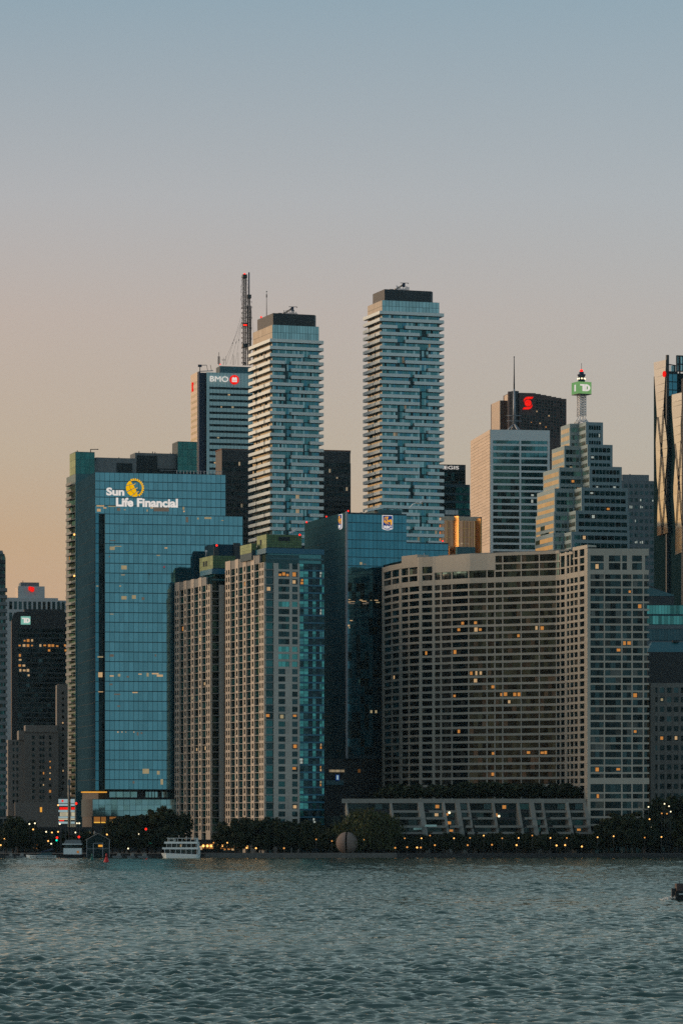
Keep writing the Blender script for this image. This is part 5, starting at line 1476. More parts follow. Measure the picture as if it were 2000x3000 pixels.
# ================================================================ terraced concrete building in front
tx = empty('terraced_building', (X(1005, 1540), 1540, GZ), 0, 'low terraced concrete building with slanted fins, in front of the curved hotel', 'building')
TX0, TY0 = X(1005, 1540), 1540
def tz(y, Y=1540): return Z(y, Y) - GZ
def txp(px, Y=1540): return X(px, Y) - TX0
Lw = txp(1716)
m = MB(); m.box(0, Lw, 1, 24, 0, tz(2345), 'black_steel'); m.build('body', tx)
piece('roof_beam', tx, -.6, Lw, -.4, 1, tz(2353), tz(2340), 'terrace_concrete')
levels = [(2378, 1.5), (2398, 3.6), (2422, 5.8), (2441, 7.6)]
fins = [(1011, 4), (1140, 6), (1222, 15), (1293, 7), (1331, 13), (1367, 5), (1438, 7), (1511, 7), (1548, 13), (1583, 6), (1654, 8), (1706, 9)]
sk = math.tan(R(21))
for px, w in fins:
    x0 = txp(px); ww = w * 1540 / F
    m = MB()
    # a wedge wall: top at the beam, bottom reaching out to the lake, skewed in plan
    zt, zb_ = tz(2350), tz(2446)
    dep = 8.6
    m.hexa([(x0, 0, 0), (x0 + dep * sk, -dep, 0), (x0 + dep * sk + ww, -dep, 0), (x0 + ww, 0, 0), (x0, 0, zt), (x0 + .5 * sk, -.5, zt), (x0 + .5 * sk + ww, -.5, zt), (x0 + ww, 0, zt)], 'terrace_concrete')
    m.build('fin', tx)
for li, (y, off) in enumerate(levels):
    for (pa, wa), (pb, wb) in zip(fins, fins[1:]):
        if random.random() < .15: continue
        xa, xb = txp(pa + wa) + off * sk, txp(pb) + off * sk
        if xb - xa < .5: continue
        p = random.uniform(0, .25) * (xb - xa) if random.random() < .4 else 0
        m = MB(); m.box(xa + .06 + p, xb - .06, -off, -off + 1.4, tz(y, 1540 - off) - .4, tz(y, 1540 - off) + .55, 'terrace_concrete'); m.build('terrace_parapet', tx)
        m = MB(); m.box(xa + .1, xb - .1, -off + 1.4, .9, tz(y, 1540 - off) - .4, tz(y, 1540 - off) - .1, 'grey_concrete'); m.build('terrace_floor', tx)
P = []
for y0, y1, lit in ((2355, 2371, [(1268, 2360), (1480, 2363)]), (2381, 2394, [(1270, 2386), (1290, 2386), (1315, 2383), (1465, 2388)]), (2402, 2417, [(1318, 2405), (1328, 2403)]), (2425, 2438, [(1321, 2429), (1527, 2421), (1690, 2427)])):
    for (pa, wa), (pb, wb) in zip(fins, fins[1:]):
        n = max(1, int((pb - pa - wa) / 20)); o_ = 0.75
        for i in range(n):
            a, c = pa + wa + (pb - pa - wa) * i / n, pa + wa + (pb - pa - wa) * (i + 1) / n
            P.append((txp(a) + .05, txp(c) - .05, .88, .98, tz(y1), tz(y0), 'glass_lit_amber' if hit(lit, ((a + c) / 2, (y0 + y1) / 2), (c - a) / 2, 9) else pick(('glass_black', 5), ('glass_dark', 3), ('glass_dim_teal', .3))))
pieces(tx, 'window', P, 200)
for pa, pb, y in ((1209, 1234, 2428), (1243, 1277, 2419)):
    piece('glass_canopy', tx, txp(pa), txp(pb), -8, -7.9, tz(y + 3), tz(y - 3), 'glass_pale')
m = MB()
for px, y, mt in ((1315, 2381, 'lamp_white'), (1460, 2391, 'lamp_white')): m.ball((txp(px), -2.2, tz(y)), .5, mt)
m.build('terrace_lamp', tx)

# ================================================================ left background
b = Bld('balcony_tower', 'dark balconied condo tower cut by the left edge of the photo', -150, 1640, 4)
Wd = b.u(14); H = b.z(1622)
m = MB(); m.box(0, Wd, 0, 25, 0, H, 'glass_dark'); m.box(b.u(-60), b.u(8), 2, 20, H, b.z(1611), 'mech_grey'); m.build('body', b.e)
for k in range(36):
    z = b.z(1640 + 20.6 * k)
    piece('balcony', b.e, 0, b.u(21.5 if k > 3 else 16), -1.6, 5, z - 1.5, z, 'dark_metal' if k < 4 else 'mech_grey')
P = []
for k in range(36):
    for i in range(4):
        z = b.z(1640 + 20.6 * k); px = -6 + 5 * i; P.append((b.u(px), b.u(px + 4.5), -.1, 0, z + .05, z + 1.6, pick(('glass_dark', 3), ('glass_dim_teal', 2), ('glass_curtain', 1))))
pieces(b.e, 'window', P, 300)
b = Bld('grey_tower', 'grey stepped office tower with a small red emblem, behind the dark tower at left', 55, 2400, 10)
Wd = b.u(132)
m = MB(); m.box(b.u(-40), b.u(171), 0, 26, 0, b.z(1751), 'grey_stone'); m.box(b.u(171), b.u(215), 1, 26, 0, b.z(1757.5), 'grey_stone'); m.build('body', b.e)
m = MB(); m.box(0, Wd, .5, 22, b.z(1751), b.z(1717), 'grey_stone'); m.box(b.u(62), b.u(116), 1.5, 16, b.z(1717), b.z(1705.5), 'mech_grey'); m.build('crown', b.e)
piece('crown_side', b.e, -.3, 0, .5, 20, b.z(1751), b.z(1718), 'pale_sunlit_stone')  # warm light on this side put into its colour
m = MB(); m.tube((b.u(70), 5, b.z(1706)), (b.u(70), 5, b.z(1699)), .2, 'dark_metal'); m.build('whip', b.e)
P = []
for i in range(12):
    px = 28 + 14 * i; P.append((b.u(px), b.u(px + 8.5), -.1, 0, b.z(1785), b.z(1762), 'glass_dark')); P.append((b.u(px), b.u(px + 8.5), -.1, 0, b.z(1820), b.z(1795), 'glass_dark'))
pieces(b.e, 'window', P, 60)
s = empty('red_emblem', b.w(b.u(92.5), -.2, b.z(1726)), b.a, 'small glowing red folded emblem on the grey stepped tower', 'sign')
q = b.pxm(); m = MB(); m.plate([(x * q, z * q) for x, z in ((-8.5, 6), (-5, 8.5), (0, 7), (8.5, 5.5), (8, -5), (4, -8), (-2, -6), (-8, -3))], -.4, 0, 'sign_red'); m.build('plate', s)
b = Bld('brown_tower', 'slim brown brick tower seen beside the balconies of the green topped condo', 200, 2300, 8)
m = MB(); m.box(0, b.u(240), 0, 18, 0, b.z(1667), 'brown_brick'); m.build('body', b.e)
for y in (1690, 1714, 1738, 1760): piece('floor_band', b.e, -.1, b.u(240), -.15, 0, b.z(y + 1), b.z(y - 1), 'grey_concrete')
b = Bld('dark_office_tower', 'squat black glass tower with a pale green sign near its top left', 35, 2100, 6)
Wd = b.u(215); H = b.z(1792)
m = MB(); m.plate([(0, 0), (Wd, 0), (Wd, H), (b.u(52), H), (b.u(40), b.z(1800)), (0, b.z(1816))], 0, 26, 'black_steel'); m.build('body', b.e)
m = MB(); m.box(b.u(72), b.u(190), 3, 20, H - 1, b.z(1783.5), 'dark_metal'); m.build('plant_room', b.e)
P = []
lit = [(58, 1885), (66, 1885), (74, 1884), (86, 1884), (97, 1884), (120, 1887), (132, 1890), (146, 1890), (158, 1890), (168, 1890), (188, 1890), (148, 1905), (190, 1904), (58, 1928), (65, 1948), (56, 1959), (77, 1959), (82, 1979)]
for k in range(26):
    for i in range(12):
        px = 53 + 12.2 * i; y = 1842 + 14.6 * k
        P.append((b.u(px), b.u(px + 11.4), -.12, 0, b.z(y + 10), b.z(y), 'glass_lit_amber' if hit(lit, (px + 5.7, y + 5), 7, 8) else pick(('glass_black', 5), ('glass_dark', 1))))
pieces(b.e, 'window', P, 300, 'window_field')
for k in range(27): piece('spandrel', b.e, b.u(50), b.u(201), -.2, 0, b.z(1842 + 14.6 * k - .6), b.z(1842 + 14.6 * k - 4), 'dark_metal')
s = empty('illuminated_sign', b.w(b.u(76), -.2, b.z(1817.5)), b.a, 'pale green square sign with two white letters on the squat black tower', 'sign')
q = b.pxm(); piece('panel', s, -14 * q, 14 * q, -.3, 0, -12 * q, 12 * q, 'sign_pale_green'); td_mark(s, 1.5 * q, 0, 14.5 * q, -.5, .15, 'sign_white')
b = Bld('masonry_building', 'old brown-grey masonry block with punched windows, below the black tower', 72, 1800, 8)
m = MB(); m.box(0, b.u(172), 0, 18, 0, b.z(2143), 'old_masonry'); m.build('body', b.e)
m = MB(); m.box(b.u(76), b.u(168), 1.5, 16, b.z(2143), b.z(2124), 'old_masonry'); m.box(b.u(74) , b.u(171), -.4, 16, b.z(2145), b.z(2140), 'old_masonry'); m.build('cornice', b.e)
m = MB(); m.box(b.u(25), b.u(72), 2, 18, 0, b.z(2167), 'old_masonry'); m.box(b.u(56), b.u(72), 1, 16, b.z(2167), b.z(2140), 'old_masonry'); m.build('left_wing', b.e)
m = MB(); m.box(b.u(172, 3), b.u(199, 3), 3, 14, 0, b.z(2004, 12, 3), 'old_masonry'); m.build('stair_tower', b.e)
piece('sunlit_wall', b.e, b.u(166, 6), b.u(172, 3) - .02, 3.2, 12, b.z(2150), b.z(2006, 12, 3), 'old_masonry')
m = MB(); m.box(b.u(45, -3), b.u(172, -3), -3, -.05, 0, b.z(2350, 0, -3), 'old_masonry'); m.build('base_block', b.e)
P = []
lit = [(148, 2229), (148, 2249), (148, 2266), (125, 2266), (147, 2284), (126, 2300), (148, 2317)]
for k in range(12):
    for px, w in ((95, 7), (116.5, 6), (125, 6), (144, 7)):
        y = 2155 + 17.6 * k
        P.append((b.u(px), b.u(px + w), -.08, .0, b.z(y + 9.5), b.z(y), 'glass_lit_amber' if hit(lit, (px + w / 2, y + 4), 5, 8) else 'glass_black'))
for k in range(17):
    y = 2026 + 17.6 * k; P.append((b.u(182, 3), b.u(188, 3), 2.92, 3, b.z(y + 8, 12, 3), b.z(y, 12, 3), 'glass_lit_amber' if k in (5, 13) else 'glass_black'))
for k in range(10):
    for px in (38, 49):
        y = 2172 + 19 * k; P.append((b.u(px, 2), b.u(px + 5, 2), 1.92, 2, b.z(y + 10), b.z(y), 'glass_black'))
P.append((b.u(118, -3), b.u(124, -3), -3.1, -3, b.z(2379), b.z(2365), 'strip_amber'))
pieces(b.e, 'window', P, 200)

# ================================================================ right low buildings
b = Bld('low_tower', 'teal banded low block behind the right end of the hotel, under the faceted tower', 1880, 1720, 4)
m = MB(); m.box(0, b.u(2080), 0, 20, 0, b.z(1772), 'mullion'); m.build('body', b.e)
m = MB(); m.plate([(b.u(1886), b.z(1772)), (b.u(1976), b.z(1772)), (b.u(1976), b.z(1742)), (b.u(1950), b.z(1733)), (b.u(1912), b.z(1716)), (b.u(1886), b.z(1713))], 3, 14, 'dark_metal'); m.build('roof_plant', b.e)
m = MB(); m.hexa([(b.u(1886), 2.7, b.z(1745)), (b.u(1976), 2.7, b.z(1745)), (b.u(1976), 2.95, b.z(1745)), (b.u(1886), 2.95, b.z(1745)), (b.u(1886), 2.7, b.z(1714)), (b.u(1976), 2.7, b.z(1741)), (b.u(1976), 2.95, b.z(1741)), (b.u(1886), 2.95, b.z(1714))], 'teal_spandrel'); m.build('roof_screen', b.e)
P = []
for y0, y1, mt in ((1799, 1773, 'glass_green'), (1829, 1804, 'glass_green'), (1876, 1843, 'teal_spandrel')):
    P += front_panes(b, lin(b.u(1884), b.u(2075), 22), [b.z(y0), b.z(y1)], .1, .1, lambda i, j, u, z: mt)
pieces(b.e, 'window_band_pane', P, 100)
for y0, y1 in ((1842, 1831), (1892, 1878)): piece('stone_band', b.e, 0, b.u(2080), -.2, 0, b.z(y0), b.z(y1), 'mech_grey')
b = Bld('dark_block', 'dark block with a sloped teal glass roof at the right edge', 1895, 1660, 3)
m = MB(); m.box(0, b.u(2100), 0, 16, 0, b.z(1910), 'black_steel'); m.build('body', b.e)
m = MB(); zz0, zz1 = b.z(1910), b.z(1880)
m.hexa([(0, 0, zz0 + .02), (b.u(2100), 0, zz0 + .02), (b.u(2100), 14, zz0 + .02), (0, 14, zz0 + .02), (b.u(1912), 4, zz1), (b.u(2080), 4, zz1), (b.u(2080), 10, zz1), (b.u(1912), 10, zz1)], 'teal_spandrel'); m.build('roof', b.e)
m = MB(); m.box(b.u(1972), b.u(1990), 3, 6, zz1, b.z(1874), 'dark_metal'); m.build('roof_vent', b.e)
b = Bld('masonry_block', 'dark masonry block with a grid of square windows at the right edge', 1904, 1600, 3)
H = b.z(2001)
m = MB(); m.box(0, b.u(2100), .4, 16, 0, H, 'glass_black'); m.build('body', b.e)
xs = [1904 + 20.4 * i for i in range(10)]
piece('cornice', b.e, 0, b.u(2100), 0, .4, b.z(2014), H, 'old_masonry')
for i, px in enumerate(xs): piece('pier', b.e, b.u(px), b.u(px + (14 if i == 0 else 7)), 0, .4, 0, b.z(2014), 'old_masonry')
for k in range(15): piece('spandrel', b.e, b.u(1904), b.u(2100), .05, .4, b.z(2042 + 28.2 * k), b.z(2029.5 + 28.2 * k), 'old_masonry')
P = []
for k in range(15):
    for i in range(9):
        px = xs[i] + (14 if i == 0 else 7); y0 = 2014 + 28.2 * k if k else 2014
        yy = 2042 + 28.2 * (k - 1) if k else 2014
        P.append((b.u(px) + .02, b.u(xs[i + 1]) - .02, .32, .39, b.z(2029.5 + 28.2 * k), b.z(yy), 'glass_lit' if (k, i) in ((1, 1), (5, 1), (5, 3)) else pick(('glass_black', 4), ('glass_dark', 1))))
pieces(b.e, 'window', P, 200)
HAZE = 0.000010
# ================================================================ ground, quay, lake
stone('ground', (0.05, 0.052, 0.05), scale=0.05, streak=False)
stone('quay_concrete', (0.12, 0.12, 0.115), var=0.3)
stone('promenade', (0.11, 0.105, 0.10), streak=False)
QY = 1507.0
m = MB(); m.face([(-4000, QY + .5, GZ - .004), (4000, QY + .5, GZ - .004), (4000, 4500, GZ - .004), (-4000, 4500, GZ - .004)], 'ground'); m.build('ground', None, 'structure')
m = MB(); m.box(X(600, QY), X(1162, QY), QY, QY + 9, -2, GZ + .35, 'quay_concrete'); m.build('quay', None, 'structure')
m = MB(); m.box(-4000, X(600, QY) - .01, QY + .3, QY + 6, -2, GZ - .2, 'black_steel'); m.box(X(1162, QY) + .01, 4000, QY + .3, QY + 6, -2, GZ + .1, 'black_steel'); m.build('quay_wall', None, 'structure')
m = MB(); m.box(-600, 600, QY + 9.02, QY + 24, GZ, GZ + .12, 'promenade'); m.build('promenade', None, 'structure')

# water
mw, t, N, L = newmat('lake_water')
o, dfw, glw, mxw, frw = N('ShaderNodeOutputMaterial'), N('ShaderNodeBsdfDiffuse'), N('ShaderNodeBsdfGlossy'), N('ShaderNodeMixShader'), N('ShaderNodeFresnel')
dfw.inputs['Color'].default_value = (0.002, 0.034, 0.034, 1)
glw.inputs['Color'].default_value = (1.0, 1.0, 0.87, 1)
frw.inputs['IOR'].default_value = 1.62
g = N('ShaderNodeNewGeometry')
sx = N('ShaderNodeVectorMath', operation='LENGTH'); L(g.outputs['Position'], sx.inputs[0])
mr = N('ShaderNodeMapRange', interpolation_type='SMOOTHSTEP'); mr.inputs['From Min'].default_value = 300; mr.inputs['From Max'].default_value = 1200; mr.inputs['To Min'].default_value = .05; mr.inputs['To Max'].default_value = .15
L(sx.outputs['Value'], mr.inputs[0]); L(mr.outputs[0], glw.inputs['Roughness'])
mp = N('ShaderNodeMapping'); mp.inputs['Scale'].default_value = (1.6, 2.6, 1.0); mp.inputs['Rotation'].default_value = (0, 0, R(14))
L(g.outputs['Position'], mp.inputs[0])
n1 = N('ShaderNodeTexNoise'); n1.inputs['Scale'].default_value = 0.9; n1.inputs['Detail'].default_value = 4; n1.inputs['Roughness'].default_value = 0.6
L(mp.outputs[0], n1.inputs['Vector'])
bp = N('ShaderNodeBump'); bp.inputs['Strength'].default_value = 0.12; bp.inputs['Distance'].default_value = 0.10
mp2 = N('ShaderNodeMapping'); mp2.inputs['Scale'].default_value = (.55, .28, 1.0); L(g.outputs['Position'], mp2.inputs[0])
n2 = N('ShaderNodeTexNoise'); n2.inputs['Scale'].default_value = 1.0; n2.inputs['Detail'].default_value = 3; L(mp2.outputs[0], n2.inputs['Vector'])
ad = N('ShaderNodeMath', operation='MULTIPLY_ADD'); ad.inputs[1].default_value = 9.0; L(n2.outputs[0], ad.inputs[0]); L(n1.outputs[0], ad.inputs[2])
L(ad.outputs[0], bp.inputs['Height']); L(bp.outputs[0], glw.inputs['Normal']); L(bp.outputs[0], frw.inputs['Normal'])
L(frw.outputs[0], mxw.inputs[0]); L(dfw.outputs[0], mxw.inputs[1]); L(glw.outputs[0], mxw.inputs[2]); L(mxw.outputs[0], o.inputs[0])
fine = np.concatenate([np.arange(-13, -6.5, .13), np.arange(-6.5, 6.5, 0.042), np.arange(6.5, 13.01, .13)])
coarse = np.concatenate([np.arange(-180, -13, 4.0), np.array([-13.4])])
ang = np.concatenate([coarse, fine, np.array([13.4]), np.arange(16, 180.1, 4.0)])
rr = [3.0, 10, 25, 45, 60]
while rr[-1] < QY + 60: rr.append(rr[-1] * (1.0009 if rr[-1] > 200 else 1.0045))
rr = np.array(rr + [2000, 2800, 3950.])
A, Rg = np.meshgrid(np.radians(ang), rr)
PX, PY = Rg * np.sin(A), Rg * np.cos(A)
# keep the far rows in front of the shore only matter of depth: the land stands over them
HZ = np.zeros_like(PX)
wind = R(80)
nw = 150
lam = np.exp(rng.uniform(np.log(0.55), np.log(5.0), nw))
th = wind + rng.normal(0, 0.5, nw)
ph = rng.uniform(0, 2 * np.pi, nw)
amp = 0.0135 * np.minimum(lam, .95) * np.maximum(1, lam / .95) ** .62
gust = 0.8 + 0.4 * np.sin(PX * .021 + 1.3 * np.sin(PY * .011)) * np.sin(PY * .017 + .7)
step = np.gradient(rr)[:, None] * np.ones_like(PX)
for i in range(nw):
    k = 2 * np.pi / lam[i]
    fade = np.clip((lam[i] - 2.2 * step) / (1.2 * step + 1e-6), 0, 1)
    s_ = np.sin(k * (PX * np.cos(th[i]) + PY * np.sin(th[i])) + ph[i])
    HZ += amp[i] * fade * (s_ + 0.35 * (s_ * s_ - .5)) * gust
edge = np.clip((13.3 - np.abs(np.degrees(A))) / 0.6, 0, 1) * np.clip((Rg - 45) / 20, 0, 1)
HZ *= edge
V = np.stack([PX, PY, HZ], -1).reshape(-1, 3)
nr, nc = PX.shape
I = np.arange(nr * nc).reshape(nr, nc)
Q = np.stack([I[:-1, :-1], I[1:, :-1], I[1:, 1:], I[:-1, 1:]], -1).reshape(-1, 4)[:, ::-1]
me = bpy.data.meshes.new('water')
me.vertices.add(len(V)); me.vertices.foreach_set('co', V.astype(np.float32).ravel())
me.loops.add(Q.size); me.loops.foreach_set('vertex_index', Q.astype(np.int32).ravel())
me.polygons.add(len(Q)); me.polygons.foreach_set('loop_start', np.arange(0, Q.size, 4, dtype=np.int32)); me.polygons.foreach_set('loop_total', np.full(len(Q), 4, np.int32))
me.polygons.foreach_set('use_smooth', np.ones(len(Q), bool))
me.materials.append(mw); me.update(calc_edges=True)
wo = bpy.data.objects.new('water', me); put(wo); wo['kind'] = 'structure'

# ================================================================ trees
def leafmat(name, col):
    m, t, N, L = newmat(name)
    o, p = N('ShaderNodeOutputMaterial'), N('ShaderNodeBsdfPrincipled')
    gi = N('ShaderNodeNewGeometry')
    hs = N('ShaderNodeHueSaturation'); hs.inputs['Color'].default_value = (*col, 1)
    mr = N('ShaderNodeMapRange'); mr.inputs['To Min'].default_value = .45; mr.inputs['To Max'].default_value = 1.6
    L(gi.outputs['Random Per Island'], mr.inputs[0]); L(mr.outputs[0], hs.inputs['Value']); L(hs.outputs[0], p.inputs['Base Color'])
    p.inputs['Roughness'].default_value = .8; p.inputs['Specular IOR Level'].default_value = .15
    L(p.outputs[0], o.inputs[0])
leafmat('leaf_dark', (0.022, 0.032, 0.016)); leafmat('leaf_olive', (0.04, 0.045, 0.018)); leafmat('leaf_willow', (0.045, 0.055, 0.022))
stone('bark', (0.05, 0.04, 0.03))
def crown_mesh(h, rad, nclump, nleaf, seed, mat, droop=False, size=.5):
    g = np.random.default_rng(seed)
    V, Fc = [], []
    cl = []
    while len(cl) < nclump:
        p = g.uniform(-1, 1, 3)
        if np.linalg.norm(p) < 1 and (np.linalg.norm(p) > .45): cl.append(p)
    for c in cl:
        cc = np.array([c[0] * rad, c[1] * rad, h * .62 + c[2] * h * .36])
        cr = rad * g.uniform(.22, .38)
        n = int(nleaf * g.uniform(.6, 1.3))
        d = g.normal(0, 1, (n, 3)); d /= np.linalg.norm(d, axis=1)[:, None]
        P = cc + d * cr * g.uniform(.4, 1.0, (n, 1)) * np.array([1, 1, .8])
        if droop: P[:, 2] -= np.abs(g.normal(0, 1, n)) * h * .18 * (np.hypot(P[:, 0], P[:, 1]) / rad)
        P[:, 2] = np.maximum(P[:, 2], h * .12)
        a = g.normal(0, 1, (n, 3)); a /= np.linalg.norm(a, axis=1)[:, None]
        b_ = np.cross(a, g.normal(0, 1, (n, 3))); b_ /= np.linalg.norm(b_, axis=1)[:, None]
        if droop: a = a * .3 + np.array([0, 0, -1.0]); 
        s = size * g.uniform(.6, 1.3, (n, 1))
        for q in (-a * s, b_ * s * .6, a * s, -b_ * s * .6):
            V.append(P + q)
        V_ = None
        k = len(Fc)
        Fc.append(n)
    # assemble: each clump stored as four blocks
    verts, faces, base = [], [], 0
    for ci, n in enumerate(Fc):
        blk = V[ci * 4: ci * 4 + 4]
        verts.append(np.stack(blk, 1).reshape(-1, 3))
        idx = base + np.arange(n * 4).reshape(n, 4)
        faces.append(idx); base += n * 4
    verts = np.concatenate(verts); faces = np.concatenate(faces)
    me = bpy.data.meshes.new('crown')
    me.vertices.add(len(verts)); me.vertices.foreach_set('co', verts.astype(np.float32).ravel())
    me.loops.add(faces.size); me.loops.foreach_set('vertex_index', faces.astype(np.int32).ravel())
    me.polygons.add(len(faces)); me.polygons.foreach_set('loop_start', np.arange(0, faces.size, 4, dtype=np.int32)); me.polygons.foreach_set('loop_total', np.full(len(faces), 4, np.int32))
    me.materials.append(MATS[mat]); me.update(calc_edges=True)
    return me
def trunk_mesh(h, r, seed):
    g = random.Random(seed); m = MB()
    m.tube((0, 0, 0), (0, 0, h * .34), r, 'bark', r * .7, 8); m.tube((0, 0, h * .34), (.1, 0, h * .75), r * .7, 'bark', r * .2, 6)
    for k in range(5):
        an = g.uniform(0, 6.28); z = h * g.uniform(.28, .5); L_ = h * .28
        m.tube((0, 0, z), (L_ * math.cos(an), L_ * math.sin(an), z + h * .22), r * .35, 'bark', r * .1, 5)
    return m.mesh('trunk')
KIND = {}
for kd, (h, rad, ncl, nl, sd_, mat, dr, sz) in {'broad': (10, 5.2, 46, 95, 1, 'leaf_dark', False, .42), 'round': (9, 4.6, 40, 95, 2, 'leaf_dark', False, .42), 'tall': (12, 4.2, 38, 90, 3, 'leaf_olive', False, .4),
                                         'willow': (14, 10.5, 85, 120, 4, 'leaf_willow', True, .5), 'shrub': (3.2, 2.6, 22, 60, 5, 'leaf_dark', False, .32)}.items():
    KIND[kd] = (crown_mesh(h, rad, ncl, nl, sd_, mat, dr, sz), trunk_mesh(h, .35 if kd != 'shrub' else .12, sd_), h)
def tree(kd, px, py_top, Y, label, group, rz=None, base=GZ, fat=1.0):
    cm, tm, h = KIND[kd]
    H = Z(py_top, Y) - base
    t = empty('shrub' if kd == 'shrub' else 'willow_tree' if kd == 'willow' else 'tree', (X(px, Y), Y, base), random.uniform(0, 6.28) if rz is None else rz, label, 'shrub' if kd == 'shrub' else 'tree', group)
    s = H / h; t.scale = (s * fat, s * fat, s)
    for nm, me in (('crown', cm), ('trunk', tm)):
        o = bpy.data.objects.new(nm, me); put(o, t)
    return t
ORD = ['first', 'second', 'third', 'fourth', 'fifth', 'sixth', 'seventh', 'eighth', 'ninth', 'tenth', 'eleventh', 'twelfth', 'thirteenth', 'fourteenth', 'fifteenth', 'sixteenth', 'seventeenth', 'eighteenth', 'nineteenth', 'twentieth',
       'twenty-first', 'twenty-second', 'twenty-third', 'twenty-fourth', 'twenty-fifth', 'twenty-sixth', 'twenty-seventh', 'twenty-eighth', 'twenty-ninth', 'thirtieth', 'thirty-first', 'thirty-second']
def relabel(group, fmt):
    obs = sorted((o for o in SC.objects if o.get('group') == group and o.get('category')), key=lambda o: o.location.x / o.location.y if o.location.y else o.data.vertices[0].co.x / o.data.vertices[0].co.y)
    for i, o in enumerate(obs): o['label'] = fmt.format(n=ORD[i])
random.seed(11)
G1 = 'trees along the waterfront'
L_front = 'dark leafy tree in the unbroken row behind the waterfront promenade'
# the belt behind the promenade, left to right
for px, y, Y, kd in ((690, 2402, 1533, 'broad'), (722, 2396, 1537, 'tall'), (752, 2408, 1532, 'round'), (785, 2398, 1538, 'broad'), (815, 2412, 1531, 'round'), (848, 2408, 1537, 'broad'), (880, 2416, 1532, 'broad'), (910, 2408, 1538, 'round'), (940, 2420, 1531, 'broad'), (700, 2440, 1527, 'round'), (765, 2446, 1526, 'broad'), (835, 2444, 1526, 'round'), (900, 2448, 1525, 'broad'), (665, 2432, 1540, 'round'), (640, 2446, 1541, 'round'),
                     (955, 2440, 1524, 'round')):
    tree(kd, px, y, Y, 'dark leafy tree in the dense clump between the beige condominiums and the willow', 'trees in the clump left of the willow')
tree('willow', 1078, 2376, 1527, 'large drooping willow behind the split stone sphere', None)
tree('willow', 1010, 2418, 1529, 'smaller drooping willow at the left of the large willow, behind the sphere', None, fat=.9)
for i in range(24):
    px = 1172 + i * 26 + random.uniform(-6, 6)
    tree(random.choice(('broad', 'round')), px, random.uniform(2440, 2458), random.choice((1522, 1525, 1528)), 'low dark tree in the row in front of the terraced building', 'trees in front of the terraced building')
for px, y, Y, kd in ((1800, 2384, 1529, 'tall'), (1832, 2392, 1526, 'broad'), (1858, 2380, 1530, 'tall'), (1880, 2405, 1526, 'broad'), (1782, 2412, 1527, 'round')):
    tree(kd, px, y, Y, 'tall dark tree in front of the foot of the straight hotel wing', 'trees before the hotel wing')
for i in range(9):
    px = 1902 + i * 16
    tree(random.choice(('broad', 'tall', 'round')), px, random.uniform(2330, 2440), random.choice((1540, 1548, 1530)), 'dark tree at the foot of the dark masonry block', 'trees at the right edge')
# left side
for px, y, Y, kd in ((40, 2392, 1555, 'tall'), (55, 2398, 1552, 'broad'), (75, 2428, 1550, 'round'), (105, 2432, 1552, 'broad'), (20, 2436, 1549, 'round'), (135, 2440, 1553, 'round')):
    tree(kd, px, y, Y, 'dark tree at the foot of the old masonry block', 'trees at the left edge')
for px, y, Y, kd in ((352, 2398, 1556, 'broad'), (378, 2392, 1560, 'broad'), (405, 2388, 1557, 'tall'), (432, 2392, 1560, 'broad'), (455, 2374, 1556, 'tall'), (476, 2364, 1558, 'tall'), (498, 2378, 1556, 'broad'), (365, 2430, 1548, 'round'), (410, 2434, 1547, 'round'), (445, 2430, 1547, 'broad'), (490, 2428, 1547, 'broad'), (330, 2432, 1552, 'round')):
    tree(kd, px, y, Y, 'dark tree in the grove below the blue glass tower, behind the white ferry', 'trees below the blue glass tower')
for px, y in ((268, 2440), (295, 2444), (315, 2438), (200, 2446), (230, 2442), (165, 2450)):
    tree('round', px, y, 1556, 'low dark tree behind the gabled boathouse', 'trees behind the boathouse')
# planting on the roof of the terraced building
zr_ = GZ + tz(2341)
for i in range(30):
    px = 1128 + i * 19.5 + random.uniform(-5, 5)
    tree('shrub', px, random.uniform(2290, 2318), 1548 + random.uniform(0, 4), 'dark bushy shrub on the roof of the terraced building', 'roof garden shrubs', base=zr_ - .3, fat=1.5)
# a dark hedge band below the trees closes the view to the street
m = MB()
# ================================================================ low dark buildings of the street level
def low(px0, px1, y, Y, D, label, mat='black_steel'):
    b = Bld('low_building', label, px0, Y, 0)
    m = MB(); m.box(0, b.u(px1), 0, D, 0, b.z(y), mat); m.box(-.2, b.u(px1) + .2, -.2, D, b.z(y), b.z(y) + .3, 'dark_metal'); m.build('body', b.e)
    P = []
    n = max(2, int((px1 - px0) / 11))
    for i in range(n):
        P.append((b.u(px0) + b.u(px1) * i / n + .15, b.u(px1) * (i + 1) / n - .15, -.06, 0, .6, b.z(y) - .8, pick(('glass_black', 7), ('glass_lit_amber', .8))))
    pieces(b.e, 'window', P, 80)
    return b
low(-60, 46, 2393, 1580, 12, 'low pale-topped building at the left edge, below the balconied tower', 'grey_concrete')
low(48, 270, 2425, 1590, 10, 'long low dark street building left of the grove')
low(525, 700, 2462, 1560, 8, 'low restaurant pavilion under the beige condominiums, behind the glowing windows')
low(948, 1010, 2385, 1590, 10, 'dark low building between the teal glass side of the condominium and the terraces')
low(1890, 2080, 2420, 1575, 10, 'dark low building at the right edge behind the trees')
